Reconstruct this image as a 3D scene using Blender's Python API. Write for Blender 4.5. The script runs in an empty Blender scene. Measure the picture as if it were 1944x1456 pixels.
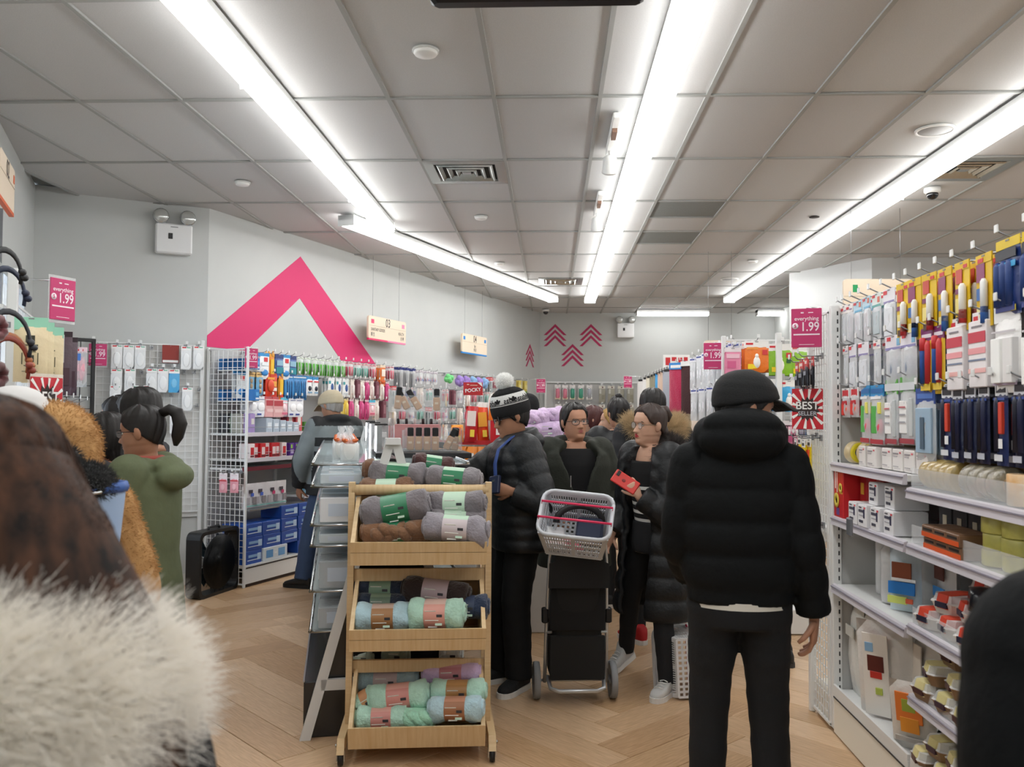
import bpy, bmesh, math, random
import numpy as np
from mathutils import Vector, Matrix, Euler
R = random.Random(7)
PI = math.pi
sc = bpy.context.scene
COL = sc.collection
# ------------------------------------------------------------ camera, world, exposure
EYE = 1.52                      # the phone was held at about eye height
CEIL = EYE + 1.81578
FPX, PITCH, YAW, ROLL = 1634.68, .0351906, .0455666, .00688308   # solved from the 2 x 4 ft ceiling grid
_f = Vector((-math.sin(YAW)*math.cos(PITCH), math.cos(YAW)*math.cos(PITCH), math.sin(PITCH)))
_r = Vector((math.cos(YAW), math.sin(YAW), 0)); _u = _r.cross(_f)
RT = _r*math.cos(ROLL) + _u*math.sin(ROLL); UP = -_r*math.sin(ROLL) + _u*math.cos(ROLL); FW = _f
cam = bpy.data.cameras.new('camera'); cam.sensor_width = 36; cam.lens = FPX/1944*36; cam.clip_start = .05
cam.dof.use_dof = True; cam.dof.focus_distance = 5.5; cam.dof.aperture_fstop = 5.5
co = bpy.data.objects.new('camera', cam); COL.objects.link(co)
co.matrix_world = Matrix((( RT.x, UP.x, -FW.x, 0), (RT.y, UP.y, -FW.y, 0), (RT.z, UP.z, -FW.z, EYE), (0, 0, 0, 1)))
sc.camera = co
w = bpy.data.worlds.new('world'); sc.world = w; w.use_nodes = True
w.node_tree.nodes['Background'].inputs[0].default_value = (.74, .86, 1, 1)
w.node_tree.nodes['Background'].inputs[1].default_value = 6.0
vs = sc.view_settings
vs.view_transform = 'Standard'; vs.look = 'None'; vs.gamma = 1; vs.use_curve_mapping = False
vs.exposure = 0.0
LIGHT = 14.0                     # radiance of the fluorescent diffusers
# ------------------------------------------------------------ measuring: a photograph pixel to a point of the place
C0 = Vector((0, 0, EYE))
def ray(x, y): return FW + (x-972)/FPX*RT - (y-728)/FPX*UP
def atY(x, y, Y): d = ray(x, y); return C0 + d*(Y/d.y)
def atX(x, y, X): d = ray(x, y); return C0 + d*(X/d.x)
def atZ(x, y, Z): d = ray(x, y); return C0 + d*((Z-EYE)/d.z)
def atP(x, y, o, n): d = ray(x, y); o = Vector(o); n = Vector(n); return C0 + d*((o-C0).dot(n)/d.dot(n))
# ------------------------------------------------------------ materials
MATS = {}
def lin(h):
    if isinstance(h, str):
        c = [int(h[i:i+2], 16)/255 for i in (0, 2, 4)]
        return tuple(x/12.92 if x <= .04045 else ((x+.055)/1.055)**2.4 for x in c) + (1,)
    return tuple(h) + (1,)
def mat(h, rough=.6, metal=0, name=None, emit=0, clear=0, noise=0, nscale=30, bump=0, bscale=60, sheen=0, spec=.5, h2=None, stretch=None, wave=None):
    key = (h, rough, metal, emit, clear, noise, nscale, bump, bscale, sheen, spec, h2, stretch, wave)
    if key in MATS: return MATS[key]
    m = bpy.data.materials.new(name or 'mat_' + str(h)); m.use_nodes = True
    N, L = m.node_tree.nodes, m.node_tree.links
    b = N['Principled BSDF']; c = lin(h)
    b.inputs['Base Color'].default_value = c
    b.inputs['Roughness'].default_value = rough; b.inputs['Metallic'].default_value = metal
    b.inputs['Specular IOR Level'].default_value = spec
    if sheen: b.inputs['Sheen Weight'].default_value = sheen; b.inputs['Sheen Roughness'].default_value = .5
    if emit: b.inputs['Emission Color'].default_value = c; b.inputs['Emission Strength'].default_value = emit
    if noise or bump:
        tc = N.new('ShaderNodeTexCoord'); src = tc.outputs['Object']
        if stretch:
            mp = N.new('ShaderNodeMapping'); mp.inputs['Scale'].default_value = stretch; L.new(src, mp.inputs[0]); src = mp.outputs[0]
    if noise:
        n = N.new('ShaderNodeTexNoise'); n.inputs['Scale'].default_value = nscale; n.inputs['Detail'].default_value = 4; L.new(src, n.inputs['Vector'])
        rp = N.new('ShaderNodeValToRGB'); rp.color_ramp.elements[0].position = .3; rp.color_ramp.elements[1].position = .7
        d = lin(h2) if h2 else tuple(x*(1-noise) for x in c[:3]) + (1,)
        rp.color_ramp.elements[0].color = d; rp.color_ramp.elements[1].color = c if h2 else tuple(min(1, x*(1+noise*.6)) for x in c[:3]) + (1,)
        L.new(n.outputs['Fac'], rp.inputs[0]); L.new(rp.outputs[0], b.inputs['Base Color'])
    if bump:
        n = N.new('ShaderNodeTexNoise'); n.inputs['Scale'].default_value = bscale; n.inputs['Detail'].default_value = 3; L.new(src, n.inputs['Vector'])
        bp = N.new('ShaderNodeBump'); bp.inputs['Strength'].default_value = bump; bp.inputs['Distance'].default_value = .01
        L.new(n.outputs['Fac'], bp.inputs['Height']); L.new(bp.outputs[0], b.inputs['Normal'])
    if clear:                      # thin clear film or acrylic: mostly see-through with a gloss
        o = N['Material Output']; t = N.new('ShaderNodeBsdfTransparent'); mx = N.new('ShaderNodeMixShader')
        lw = N.new('ShaderNodeLayerWeight'); lw.inputs[0].default_value = .35
        mr = N.new('ShaderNodeMapRange'); mr.inputs['To Min'].default_value = 1-clear; mr.inputs['To Max'].default_value = min(1, 1-clear+.55)
        L.new(lw.outputs['Facing'], mr.inputs[0]); L.new(mr.outputs[0], mx.inputs[0])
        L.new(t.outputs[0], mx.inputs[1]); L.new(b.outputs[0], mx.inputs[2]); L.new(mx.outputs[0], o.inputs[0])
    MATS[key] = m; return m
def film(h='F2F4F6', clear=.72, rough=.12): return mat(h, rough, clear=clear, spec=.9, name='clear_film', bump=.25, bscale=45)
# ------------------------------------------------------------ mesh building
class MB:
    def __init__(s): s.v = []; s.f = []; s.m = []; s.sm = []
    def add(s, vs, fs, mi=0, smooth=False):
        o = len(s.v); s.v.extend([tuple(p) for p in vs]); s.f.extend([tuple(i+o for i in f) for f in fs])
        s.m.extend([mi]*len(fs)); s.sm.extend([smooth]*len(fs)); return s
    def box(s, c, d, mi=0, rot=None, taper=1):
        x, y, z = d[0]/2, d[1]/2, d[2]/2; t = taper
        P = [(-x,-y,-z),(x,-y,-z),(x,y,-z),(-x,y,-z),(-x*t,-y*t,z),(x*t,-y*t,z),(x*t,y*t,z),(-x*t,y*t,z)]
        if rot is not None:
            q = Euler(rot).to_matrix() if not isinstance(rot, Matrix) else rot; P = [q @ Vector(p) for p in P]
        return s.add([(p[0]+c[0], p[1]+c[1], p[2]+c[2]) for p in P], [(0,3,2,1),(4,5,6,7),(0,1,5,4),(1,2,6,5),(2,3,7,6),(3,0,4,7)], mi)
    def bbox(s, c, d, b=.004, mi=0, rot=None):     # box with chamfered upright edges and top/bottom
        x, y, z = d[0]/2, d[1]/2, d[2]/2; rings = []
        for zz, k in ((-z, b), (-z+b, 0), (z-b, 0), (z, b)):
            X, Y = x-k, y-k; rings.append([(-X+b,-Y,zz),(X-b,-Y,zz),(X,-Y+b,zz),(X,Y-b,zz),(X-b,Y,zz),(-X+b,Y,zz),(-X,Y-b,zz),(-X,-Y+b,zz)])
        q = Euler(rot).to_matrix() if rot is not None and not isinstance(rot, Matrix) else rot
        if q is not None: rings = [[q @ Vector(p) for p in r] for r in rings]
        return s.loft([[(p[0]+c[0], p[1]+c[1], p[2]+c[2]) for p in r] for r in rings], mi, False)
    def loft(s, rings, mi=0, smooth=True, caps=(True, True), closed=True):
        n = len(rings[0]); fs = []
        for i in range(len(rings)-1):
            for j in range(n if closed else n-1):
                k = (j+1) % n; fs.append((i*n+j, i*n+k, (i+1)*n+k, (i+1)*n+j))
        if caps[0]: fs.append(tuple(range(n))[::-1])
        if caps[1]: fs.append(tuple((len(rings)-1)*n+j for j in range(n)))
        return s.add([p for r in rings for p in r], fs, mi, smooth)
    def tube(s, pts, r, n=8, mi=0, smooth=True, caps=True, flat=None):
        pts = [Vector(p) for p in pts]; rs = r if isinstance(r, (list, tuple)) else [r]*len(pts); rings = []
        up = None
        for i, p in enumerate(pts):
            d = (pts[min(i+1, len(pts)-1)] - pts[max(i-1, 0)])
            d = d.normalized() if d.length > 1e-9 else Vector((0, 0, 1))
            if up is None: up = Vector((0, 0, 1)) if abs(d.z) < .9 else Vector((0, 1, 0))
            a = d.cross(up); a = a.normalized() if a.length > 1e-6 else d.orthogonal().normalized()
            b = a.cross(d).normalized(); up = b
            rr = rs[i]; ra, rb = (rr if isinstance(rr, (list, tuple)) else (rr, rr))
            rings.append([p + a*math.cos(2*PI*k/n)*ra + b*math.sin(2*PI*k/n)*rb for k in range(n)])
        return s.loft(rings, mi, smooth, (caps, caps))
    def lathe(s, prof, n=20, mi=0, c=(0, 0, 0), axis='z', smooth=True):
        rings = []
        for r, z in prof:
            ring = []
            for k in range(n):
                a = 2*PI*k/n; x, y = r*math.cos(a), r*math.sin(a)
                p = {'z': (x, y, z), 'y': (x, z, y), 'x': (z, x, y)}[axis]; ring.append((p[0]+c[0], p[1]+c[1], p[2]+c[2]))
            rings.append(ring)
        return s.loft(rings, mi, smooth)
    def prism(s, poly, d0, d1, axis='y', mi=0):   # polygon in the two other axes, extruded
        def P(a, b, d): return {'y': (a, d, b), 'x': (d, a, b), 'z': (a, b, d)}[axis]
        n = len(poly); V = [P(a, b, d0) for a, b in poly] + [P(a, b, d1) for a, b in poly]
        return s.add(V, [tuple(range(n)), tuple(range(n, 2*n))[::-1]] + [(i, i+n, (i+1) % n+n, (i+1) % n) for i in range(n)], mi)
    def ell(s, c, r, n=16, m=10, mi=0, rot=None, fn=None):
        rings = []
        q = Euler(rot).to_matrix() if rot is not None and not isinstance(rot, Matrix) else rot
        for i in range(m+1):
            t = max(.02, min(PI-.02, PI*i/m)); ring = []
            for k in range(n):
                a = 2*PI*k/n; p = Vector((math.sin(t)*math.cos(a)*r[0], math.sin(t)*math.sin(a)*r[1], -math.cos(t)*r[2]))
                if fn: p = fn(p)
                if q is not None: p = q @ p
                ring.append((p[0]+c[0], p[1]+c[1], p[2]+c[2]))
            rings.append(ring)
        return s.loft(rings, mi, True)
    def xf(s, M):
        s.v = [tuple(M @ Vector(p)) for p in s.v]; return s
    def join(s, o, mi=None):
        k = len(s.v); s.v += o.v; s.f += [tuple(i+k for i in f) for f in o.f]; s.m += o.m if mi is None else [mi]*len(o.f); s.sm += o.sm; return s
    def mesh(s, name, mats, fix=True):
        me = bpy.data.meshes.new(name); me.from_pydata(s.v, [], s.f)
        for m in (mats if isinstance(mats, (list, tuple)) else [mats]): me.materials.append(m)
        me.polygons.foreach_set('material_index', s.m); me.polygons.foreach_set('use_smooth', s.sm); me.update()
        if fix:
            b = bmesh.new(); b.from_mesh(me); bmesh.ops.recalc_face_normals(b, faces=b.faces); b.to_mesh(me); b.free()
        return me
def put(name, me, parent=None, loc=None, rz=None):
    o = bpy.data.objects.new(name, me); COL.objects.link(o)
    if parent: o.parent = parent
    if loc is not None: o.location = loc
    if rz is not None: o.rotation_euler = (0, 0, rz) if not isinstance(rz, (tuple, list)) else rz
    return o
def obj(name, mb, mats, parent=None, loc=None, rz=None): return put(name, mb.mesh(name, mats), parent, loc, rz)
def tag(o, label=None, cat=None, group=None, kind=None):
    if label: o['label'] = label
    if cat: o['category'] = cat
    if group: o['group'] = group
    if kind: o['kind'] = kind
    return o
def thing(name, label, cat, loc=(0, 0, 0), rz=0, group=None):
    o = put(name, None, None, loc, rz); o.empty_display_size = .05; return tag(o, label, cat, group)
KIDS = {}
def dup(root, loc, rz=0, label=None, group=None):
    """a copy of a thing and of its parts and sub-parts; copies share mesh data"""
    if root.name not in KIDS: KIDS[root.name] = [(c, list(c.children)) for c in root.children]
    r = root.copy(); COL.objects.link(r); r.location = loc; r.rotation_euler = (0, 0, rz) if not isinstance(rz, (tuple, list)) else rz
    if label: r['label'] = label
    if group: r['group'] = group
    for c, gs in KIDS[root.name]:
        k = c.copy(); COL.objects.link(k); k.parent = r
        for g in gs: h = g.copy(); COL.objects.link(h); h.parent = k
    return r
def struct(name, mb, mats, parent=None): return tag(obj(name, mb, mats, parent), kind='structure')
TXT = {}
def text_mesh(s, size=1, bold=0, align='CENTER', ext=.0006):
    k = (s, bold, align)
    if k not in TXT:
        cu = bpy.data.curves.new('lettering', 'FONT'); cu.body = s; cu.size = 1; cu.align_x = align; cu.align_y = 'CENTER'; cu.offset = bold; cu.resolution_u = 3
        o = bpy.data.objects.new('lettering', cu); me = bpy.data.meshes.new_from_object(o)
        TXT[k] = me; bpy.data.objects.remove(o)
    return TXT[k]
def text(s, size, m, parent, loc, rot=(PI/2, 0, 0), bold=0, align='CENTER', squeeze=1, name='lettering'):
    me = text_mesh(s, 1, bold, align).copy(); me.transform(Matrix.Diagonal((size*squeeze, size, 1, 1))); me.materials.clear(); me.materials.append(m)
    o = put(name, me, parent, loc, rot); return o
ORD = 'first second third fourth fifth sixth seventh eighth ninth tenth eleventh twelfth thirteenth fourteenth fifteenth sixteenth seventeenth eighteenth nineteenth twentieth'.split() + ['twenty-' + x for x in 'first second third fourth fifth sixth seventh eighth ninth'.split()] + ['thirtieth']
def vox(mb, size, smooth=2, fac=.5):
    """one continuous skin over overlapping closed shapes"""
    me = mb.mesh('tmp', [], True); o = bpy.data.objects.new('tmp', me); COL.objects.link(o)
    r = o.modifiers.new('r', 'REMESH'); r.mode = 'VOXEL'; r.voxel_size = size; r.use_smooth_shade = True
    if smooth:
        q = o.modifiers.new('s', 'SMOOTH'); q.factor = fac; q.iterations = smooth
    dg = bpy.context.evaluated_depsgraph_get(); out = bpy.data.meshes.new_from_object(o.evaluated_get(dg))
    bpy.data.objects.remove(o); bpy.data.meshes.remove(me); out.materials.clear(); return out
WHITE = mat('EDEDEA', .5, name='white_paint'); CHROME = mat('C8CACC', .22, 1, name='chrome'); STEEL = mat('9A9CA0', .35, .9, name='steel_wire')
BLACK = mat('141416', .5, name='black'); WMETAL = mat('E6E7E6', .35, spec=.6, name='white_coated_metal'); PINK = mat('D8366F', .5, name='pink_print')
PAPER = mat('F2F1EE', .6, name='white_card'); RED = mat('CC2A30', .5, name='red_print'); DKGREY = mat('3A3B3D', .5); GREY = mat('8C8D8F', .5)
# ------------------------------------------------------------ fluorescent light lines (lamps of the place, and two added out of view)
GLOW = mat('FAFBFA', .5, emit=LIGHT, name='lit_diffuser'); HOUS = mat('D9DAD8', .45, name='lamp_housing')
def light_line(label, a, b, seg=2.44):
    a = Vector(a); b = Vector(b); d = b-a; Ln = d.length; rz = math.atan2(d.y, d.x)
    t = thing('ceiling_light', label, 'light', (a.x, a.y, CEIL-.012), rz, 'fluorescent ceiling light lines')
    obj('housing', MB().box((Ln/2, 0, -.022), (Ln, .15, .044)).box((.004, 0, -.05), (.008, .17, .1)).box((Ln-.004, 0, -.05), (.008, .17, .1)), HOUS, t)
    x = .008
    while x < Ln-.05:
        e = min(x+seg, Ln-.008)
        pr = [(-.082, -.044), (.082, -.044), (.082, -.075), (.062, -.095), (-.062, -.095), (-.082, -.075)]
        obj('diffuser', MB().prism([(y, z) for y, z in pr], x+.003, e-.003, 'x'), GLOW, t)
        if e < Ln-.05: obj('joint_clip', MB().box((e, 0, -.07), (.006, .168, .056)), HOUS, t)
        x = e
    return t
light_line('long ceiling light line above the left aisle ending near the chevron wall', (-1.57, -2.9, 0), (-1.57, 8.02, 0))
light_line('long straight ceiling light line over the middle aisle reaching the back', (.585, -2.9, 0), (.585, 13.2, 0))
light_line('long ceiling light line above the stationery shelf with the yellow packs', (2.685, -2.9, 0), (2.685, 13.13, 0))
light_line('slanting ceiling light line running parallel to the big pink chevron wall', (-1.88, 7.72, 0), (.02, 13.1, 0))
light_line('short ceiling light across the back wall beside the emergency lamp', (1.46, 14.87, 0), (2.69, 14.87, 0))
light_line('added unseen fill light line over the window side of the shop', (-3.75, -2.9, 0), (-3.75, 2.6, 0))  # added lamp out of view, brightens the near floor and shelves
light_line('added unseen fill light line over the aisle beyond the stationery shelf', (4.75, -2.9, 0), (4.75, 7.0, 0))  # second added lamp, unseen, fills in light on the near side
light_line('short ceiling light in the gap behind the boxed column', (3.5, 14.84, 0), (4.9, 14.84, 0))
# ------------------------------------------------------------ room shell
wallm = mat('C9CBC9', .75, name='wall_paint', noise=.02, nscale=3, bump=.03, bscale=200)
WC = [Vector(p) for p in ((-.6, .6), (-3.5, 5.25), (-4.27, 6.87), (-3.07, 7.53), (-.33, 15.11), (-.28, 15.46))]
def wall_seg(name, p, q, z0=0, z1=CEIL+.05, th=.12, m=None, parent=None):
    p = Vector(p[:2]); q = Vector(q[:2]); d = (q-p).normalized(); n = Vector((-d.y, d.x))*th
    poly = [(p.x, p.y), (q.x, q.y), (q.x+n.x, q.y+n.y), (p.x+n.x, p.y+n.y)]
    return struct(name, MB().prism(poly, z0, z1, 'z'), m or wallm, parent)
fl = struct('floor', MB().box((.6, 6.3, -.06), (12.4, 19.6, .1)), mat('4A3B2E', .8, name='floor_base'))
LW0, LW1 = Vector((-1.95, 1.97)), WC[2]           # left shop wall with its window
dL = (WC[2]-WC[1]).normalized()
LWa = WC[1] - dL*5.2
S0, S1, Z0, Z1 = -1.0, 1.15, .9, 2.44
wall_seg('wall_left', WC[1]+dL*S1, WC[2])
wall_seg('wall_left_front', LWa, WC[1]+dL*S0)
wl = wall_seg('wall_left_upper', WC[1]+dL*S0, WC[1]+dL*S1, Z1)
wall_seg('wall_left_lower', WC[1]+dL*S0, WC[1]+dL*S1, 0, Z0)
win = MB()
for s in (S0, (S0+S1)/2, S1):
    c = WC[1]+dL*s; win.box((c.x, c.y, (Z0+Z1)/2), (.05, .05, Z1-Z0), rot=(0, 0, math.atan2(dL.y, dL.x)))
for z in (Z0+.02, Z1-.02):
    c = WC[1]+dL*(S0+S1)/2; win.box((c.x, c.y, z), (S1-S0, .06, .05), rot=(0, 0, math.atan2(dL.y, dL.x)))
wf = struct('window_1', win, mat('C9CDD2', .3, .6))
c = WC[1]+dL*(S0+S1)/2
tag(obj('pane', MB().box((c.x-.03, c.y, (Z0+Z1)/2), (S1-S0-.05, .008, Z1-Z0-.05), rot=(0, 0, math.atan2(dL.y, dL.x))), mat('FFFFFF', .05, clear=.93, spec=.6, name='glass'), wf), kind='structure')
wall_seg('wall_left_recess', WC[2], WC[3])
wch = wall_seg('wall_chevron', WC[3], WC[4]+(WC[4]-WC[3]).normalized()*.35)
wall_seg('wall_back', (-.75, 15.46), (6.6, 15.46))
wall_seg('wall_right', (5.6, 15.6), (5.6, -3.1))
wall_seg('wall_rear', (5.7, -3.0), (-5.5, -3.0))
wall_seg('wall_left_rear', (LWa.x-2.6, -3.1), (LWa.x, LWa.y+.05))
# boxed column far right
cb = MB(); a = Vector((3.04, 11.13)); b = Vector((3.67, 10.01))
cb.prism([(a.x, a.y), (b.x, b.y), (5.55, 10.0), (5.55, 11.2)], 0, CEIL+.05, 'z'); struct('wall_column', cb, mat('C9CAC9', .7, name='column_paint'))
st = struct('wall_partition', MB().box((4.0, 14.2, CEIL/2), (.1, 2.4, CEIL)), wallm)
# baseboards
def bb(name, p, q):
    p = Vector(p[:2]); q = Vector(q[:2]); d = (q-p).normalized(); n = Vector((d.y, -d.x))*.012
    struct(name, MB().prism([(p.x, p.y), (q.x, q.y), (q.x+n.x, q.y+n.y), (p.x+n.x, p.y+n.y)], .005, .1, 'z'), mat('D5D3CE', .5))
bb('baseboard_left', WC[2], WC[3]); bb('baseboard_back', (-.3, 15.45), (5.5, 15.45))
# ceiling: tee grid with 2 x 4 ft tiles laid in it
ceil = struct('ceiling', MB().box((.6, 6.3, CEIL+.09), (12.4, 19.6, .06)), mat('777672', .9))
TX, TY, GX0, GY0 = .6096, 1.2192, -.94816, 4.87798
tilem = mat('CDCDCC', .9, name='mineral_tile', noise=.05, nscale=160, bump=.12, bscale=260, spec=.2)
tile2 = mat('C8C7C6', .9, name='mineral_tile_aged', noise=.05, nscale=160, bump=.12, bscale=260, spec=.2)
tile3 = mat('8F9391', .9, name='grey_tile', noise=.06, nscale=90, spec=.2)
tm = [MB().bbox((0, 0, 0), (TX-.012, TY-.012, .014), .004).mesh('ceiling_tile', m) for m in (tilem, tile2)]
half = MB().bbox((0, 0, 0), (TX-.012, TY/2-.012, .014), .004)
hm = [half.mesh('ceiling_tile', m) for m in (tilem, tile3)]
HALF = {(0, 1): ('vent', 't'), (3, 2): ('g', 't'), (3, 3): ('t', 'g'), (0, 5): ('t', 'vent'), (6, 1): ('vent', 't'), (1, 6): ('vent', 't')}
HALF = {(0, 1): ('vent', 't'), (3, 2): ('g', 't'), (3, 3): ('g', 't'), (1, 5): ('t', 't'), (6, 1): ('vent', 't')}
def wall_x(y):
    P = [LWa]+WC[2:6]
    for p, q in zip(P, P[1:]):
        if p.y <= y <= q.y: return p.x+(q.x-p.x)*(y-p.y)/max(1e-6, q.y-p.y)
    return P[0].x-1.5 if y < P[0].y else P[-1].x
def inside(x, y): return x > min(wall_x(y-.55), wall_x(y+.55))-.28
grid = MB(); VENTS = []
for i in range(-8, 11):
    x = GX0 + i*TX; grid.box((x, 6.0, CEIL+.001), (.024, 19, .012))
for j in range(-6, 9):
    y = GY0 + j*TY; grid.box((.6, y, CEIL+.001), (11, .024, .011))
for (i, j) in HALF: grid.box((GX0+(i+.5)*TX, GY0+(j+.5)*TY, CEIL+.001), (TX, .024, .0105))
tag(obj('ceiling_grid', grid, mat('A6A7A4', .6, name='tee_bar'), ceil), kind='structure')
for i in range(-8, 10):
    for j in range(-3, 9):
        cx, cy = GX0+(i+.5)*TX, GY0+(j+.5)*TY
        if not inside(cx, cy) or cx > 5.7: continue
        if cy < 1.5: continue
        z = CEIL+.014+R.uniform(-.001, .0015)
        if (i, j) in HALF:
            for k, h in enumerate(HALF[i, j]):
                yy = GY0 + (j+.25+.5*k)*TY
                if h == 'vent': VENTS.append((cx, yy)); continue
                put('ceiling_tile', hm[h == 'g'], ceil, (cx, yy, z))
        else: put('ceiling_tile', tm[R.random() < .4], ceil, (cx, cy, z))
VENTS.append((.12, 11.75))
def vent(cx, cy, label):
    t = thing('air_vent', label, 'vent', (cx, cy, CEIL-.004), 0, 'metal ceiling air vents')
    m1 = mat('A9ABA8', .22, .85, name='vent_metal')
    fr = MB()
    def sq(a, z0, b, z1): 
        A = [(-a, -a, z0), (a, -a, z0), (a, a, z0), (-a, a, z0)]; B = [(-b, -b, z1), (b, -b, z1), (b, b, z1), (-b, b, z1)]; return A, B
    A, B = sq(.295, 0, .235, -.004)
    o = MB(); o.loft([*sq(.298, .012, .298, -.002), *sq(.225, -.004, .215, .01)], 0, False, (False, False)); obj('outer_frame', o, m1, t)
    for a in (.205, .14, .08):
        q = MB(); q.loft([*sq(a, -.003, a-.012, -.012), *sq(a-.035, .006, a-.02, .008)], 0, False, (False, False)); obj('cone_ring', q, m1, t)
    obj('centre_plate', MB().bbox((0, 0, 0), (.07, .07, .012), .003), m1, t)
    obj('backing', MB().box((0, 0, .03), (.58, .58, .03)), mat('2A2B2B', .8), t)
VL = ['square metal air vent in the ceiling near the left light line', 'square metal air vent above the stationery shelf by the camera dome', 'small far air vent in the ceiling beside the end of the middle light line']
for (x, y), l in zip(VENTS, VL): vent(x, y, l)
# floor: herringbone planks, each a piece of the floor
plm = []
for k, (h1, h2) in enumerate((('D6B592', 'BC9A76'), ('CDAA84', 'B08C66'), ('E0C09C', 'C8A682'), ('C6A27E', 'AA8762'), ('D2B08C', 'B69470'))):
    plm.append(mat(h1, .38, name='vinyl_plank', noise=.2, nscale=7, h2=h2, stretch=(1.4, 16, 1), bump=.04, bscale=50, spec=.45))
PL, PW = 1.2, .2
pmesh = [MB().bbox((0, 0, 0), (PL-.003, PW-.003, .012), .0015).mesh('floor_plank', m) for m in plm]
ang = PI/4; ca, sa = math.cos(ang), math.sin(ang); O = Vector((.36, 3.9)); planks = []; k6 = int(PL/PW)
for a in range(-30, 80):
    for b in range(-14, 14):
        # each herringbone unit: one plank along u, one along v; the stairs step by one width in both
        for kind in (0, 1):
            u = (a + b*k6)*PW if True else 0
            v = (a - b*k6)*PW
            if kind == 0: cu, cv, rz = u+PL/2, v+PW/2, ang
            else: cu, cv, rz = u+PW/2, v+PW+PL/2-PW*0, ang+PI/2
            x = O.x + cu*ca - cv*sa; y = O.y + cu*sa + cv*ca
            if -4.8 < x < 5 and 1.2 < y < 15.6: planks.append((x, y, rz))
planks.sort(key=lambda p: 0 if (-2.9 < p[0] < 2.2 and 3.0 < p[1] < 9.5) else 1)
rest = MB()
for n, (x, y, rz) in enumerate(planks):
    if n < 290: put('floor_plank', R.choice(pmesh), fl, (x, y, -.0065+R.uniform(-.0004, .0004)), rz)
    else:
        q = MB().bbox((0, 0, 0), (PL-.003, PW-.003, .012), .0015, R.randrange(5)); q.xf(Matrix.Translation((x, y, -.0065+R.uniform(-.0004, .0004))) @ Matrix.Rotation(rz, 4, 'Z')); rest.join(q)
tag(obj('floor_planking', rest, plm, fl), kind='stuff')
# big pink chevron and small chevrons on the walls (painted decals, thin)
UW = (WC[4]-WC[3]).normalized(); NW = Vector((UW.y, -UW.x))
def W(u, d, z): p = WC[3] + UW*u + NW*d; return Vector((p.x, p.y, z))
def decal(name, label, polys, fr, m, cat='wall decal', group=None):
    V = MB()
    for poly in polys:
        n = len(poly); V.add([fr(a, .0035, z) for a, z in poly] + [fr(a, .0005, z) for a, z in poly], [tuple(range(n)), tuple(range(n, 2*n))[::-1]] + [(i, i+n, (i+1) % n+n, (i+1) % n) for i in range(n)])
    return tag(obj(name, V, m), label, cat, group)
pinkm = mat('D92A6C', .6, name='pink_wall_paint')
decal('wall_chevron_decal', 'huge pink chevron painted on the white slanting wall', [[(.0, 2.2), (1.342, 3.139), (1.342, 2.705), (.52, 2.1), (.0, 2.1)], [(1.342, 3.139), (2.85, 2.1), (2.12, 2.1), (1.342, 2.705)]], W, pinkm)
crm = mat('B92A5E', .6, name='crimson_wall_paint')
def chev(cx, zt, w, h, th, n, gap):
    out = []
    for k in range(n):
        z = zt-k*gap; out += [[(cx, z), (cx, z-th), (cx-w+th*w/h, z-h), (cx-w, z-h)], [(cx, z), (cx+w, z-h), (cx+w-th*w/h, z-h), (cx, z-th)]]
    return out
BW = lambda a, d, z: Vector((a, 15.46-d, z))
for px, py, l in ((1054, 615, 'triple crimson chevron high on the far wall nearest the corner'), (1122, 615, 'triple crimson chevron high on the far wall nearest the emergency lamp'), (1087, 653, 'triple crimson chevron on the far wall set lower between two others')):
    p = atY(px, py, 15.45); decal('wall_chevron_decal', l, chev(p.x, p.z, .205, .2, .055, 3, .1), BW, crm, group='small chevron signs')
p = atP(1006, 653, W(0, 0, 0), (NW.x, NW.y, 0)); uu = (Vector((p.x, p.y))-WC[3]).dot(UW)
decal('wall_chevron_decal', 'triple crimson chevron at the far end of the slanting wall', chev(uu, p.z, .2, .2, .055, 3, .1), W, crm, group='small chevron signs')
# emergency lamps
def emergency(label, loc, rz):
    t = thing('emergency_lamp', label, 'emergency light', loc, rz, 'twin head emergency lamps')
    wb = mat('E4E4E4', .45)
    obj('battery_box', MB().bbox((0, -.045, -.02), (.3, .09, .26), .012), wb, t)
    obj('test_panel', MB().box((-.03, -.092, 0), (.035, .004, .05)), BLACK, t); obj('brand_strip', MB().box((0, -.092, .08), (.06, .003, .008)), GREY, t)
    for sx in (-.11, .11):
        h = obj('lamp_head', MB().lathe([(.02, .03), (.06, .02), (.068, -.02), (.062, -.045)], 18, 0, (sx, -.06, .17), 'y'), CHROME, t)
        obj('lens', MB().ell((sx, -.105, .17), (.06, .02, .06), 16, 8), mat('DADCD8', .08, .3, name='lamp_lens', clear=.35), h)
        obj('swivel', MB().tube([(sx, -.05, .09), (sx, -.05, .13)], .014), wb, h)
UR = (WC[3]-WC[2]).normalized(); NR = Vector((UR.y, -UR.x))
def REC(u, d, z): p = WC[2]+UR*u+NR*d; return Vector((p.x, p.y, z))
def onrec(px, py, d=0): return atP(px, py, REC(0, d, 0), (NR.x, NR.y, 0))
emergency('twin head emergency lamp on the grey recess wall beside the big chevron', onrec(329, 452, .01), math.atan2(UR.y, UR.x))
emergency('twin head emergency lamp on the far wall beside the crimson chevrons', atY(1187, 626, 15.45), 0)
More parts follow.
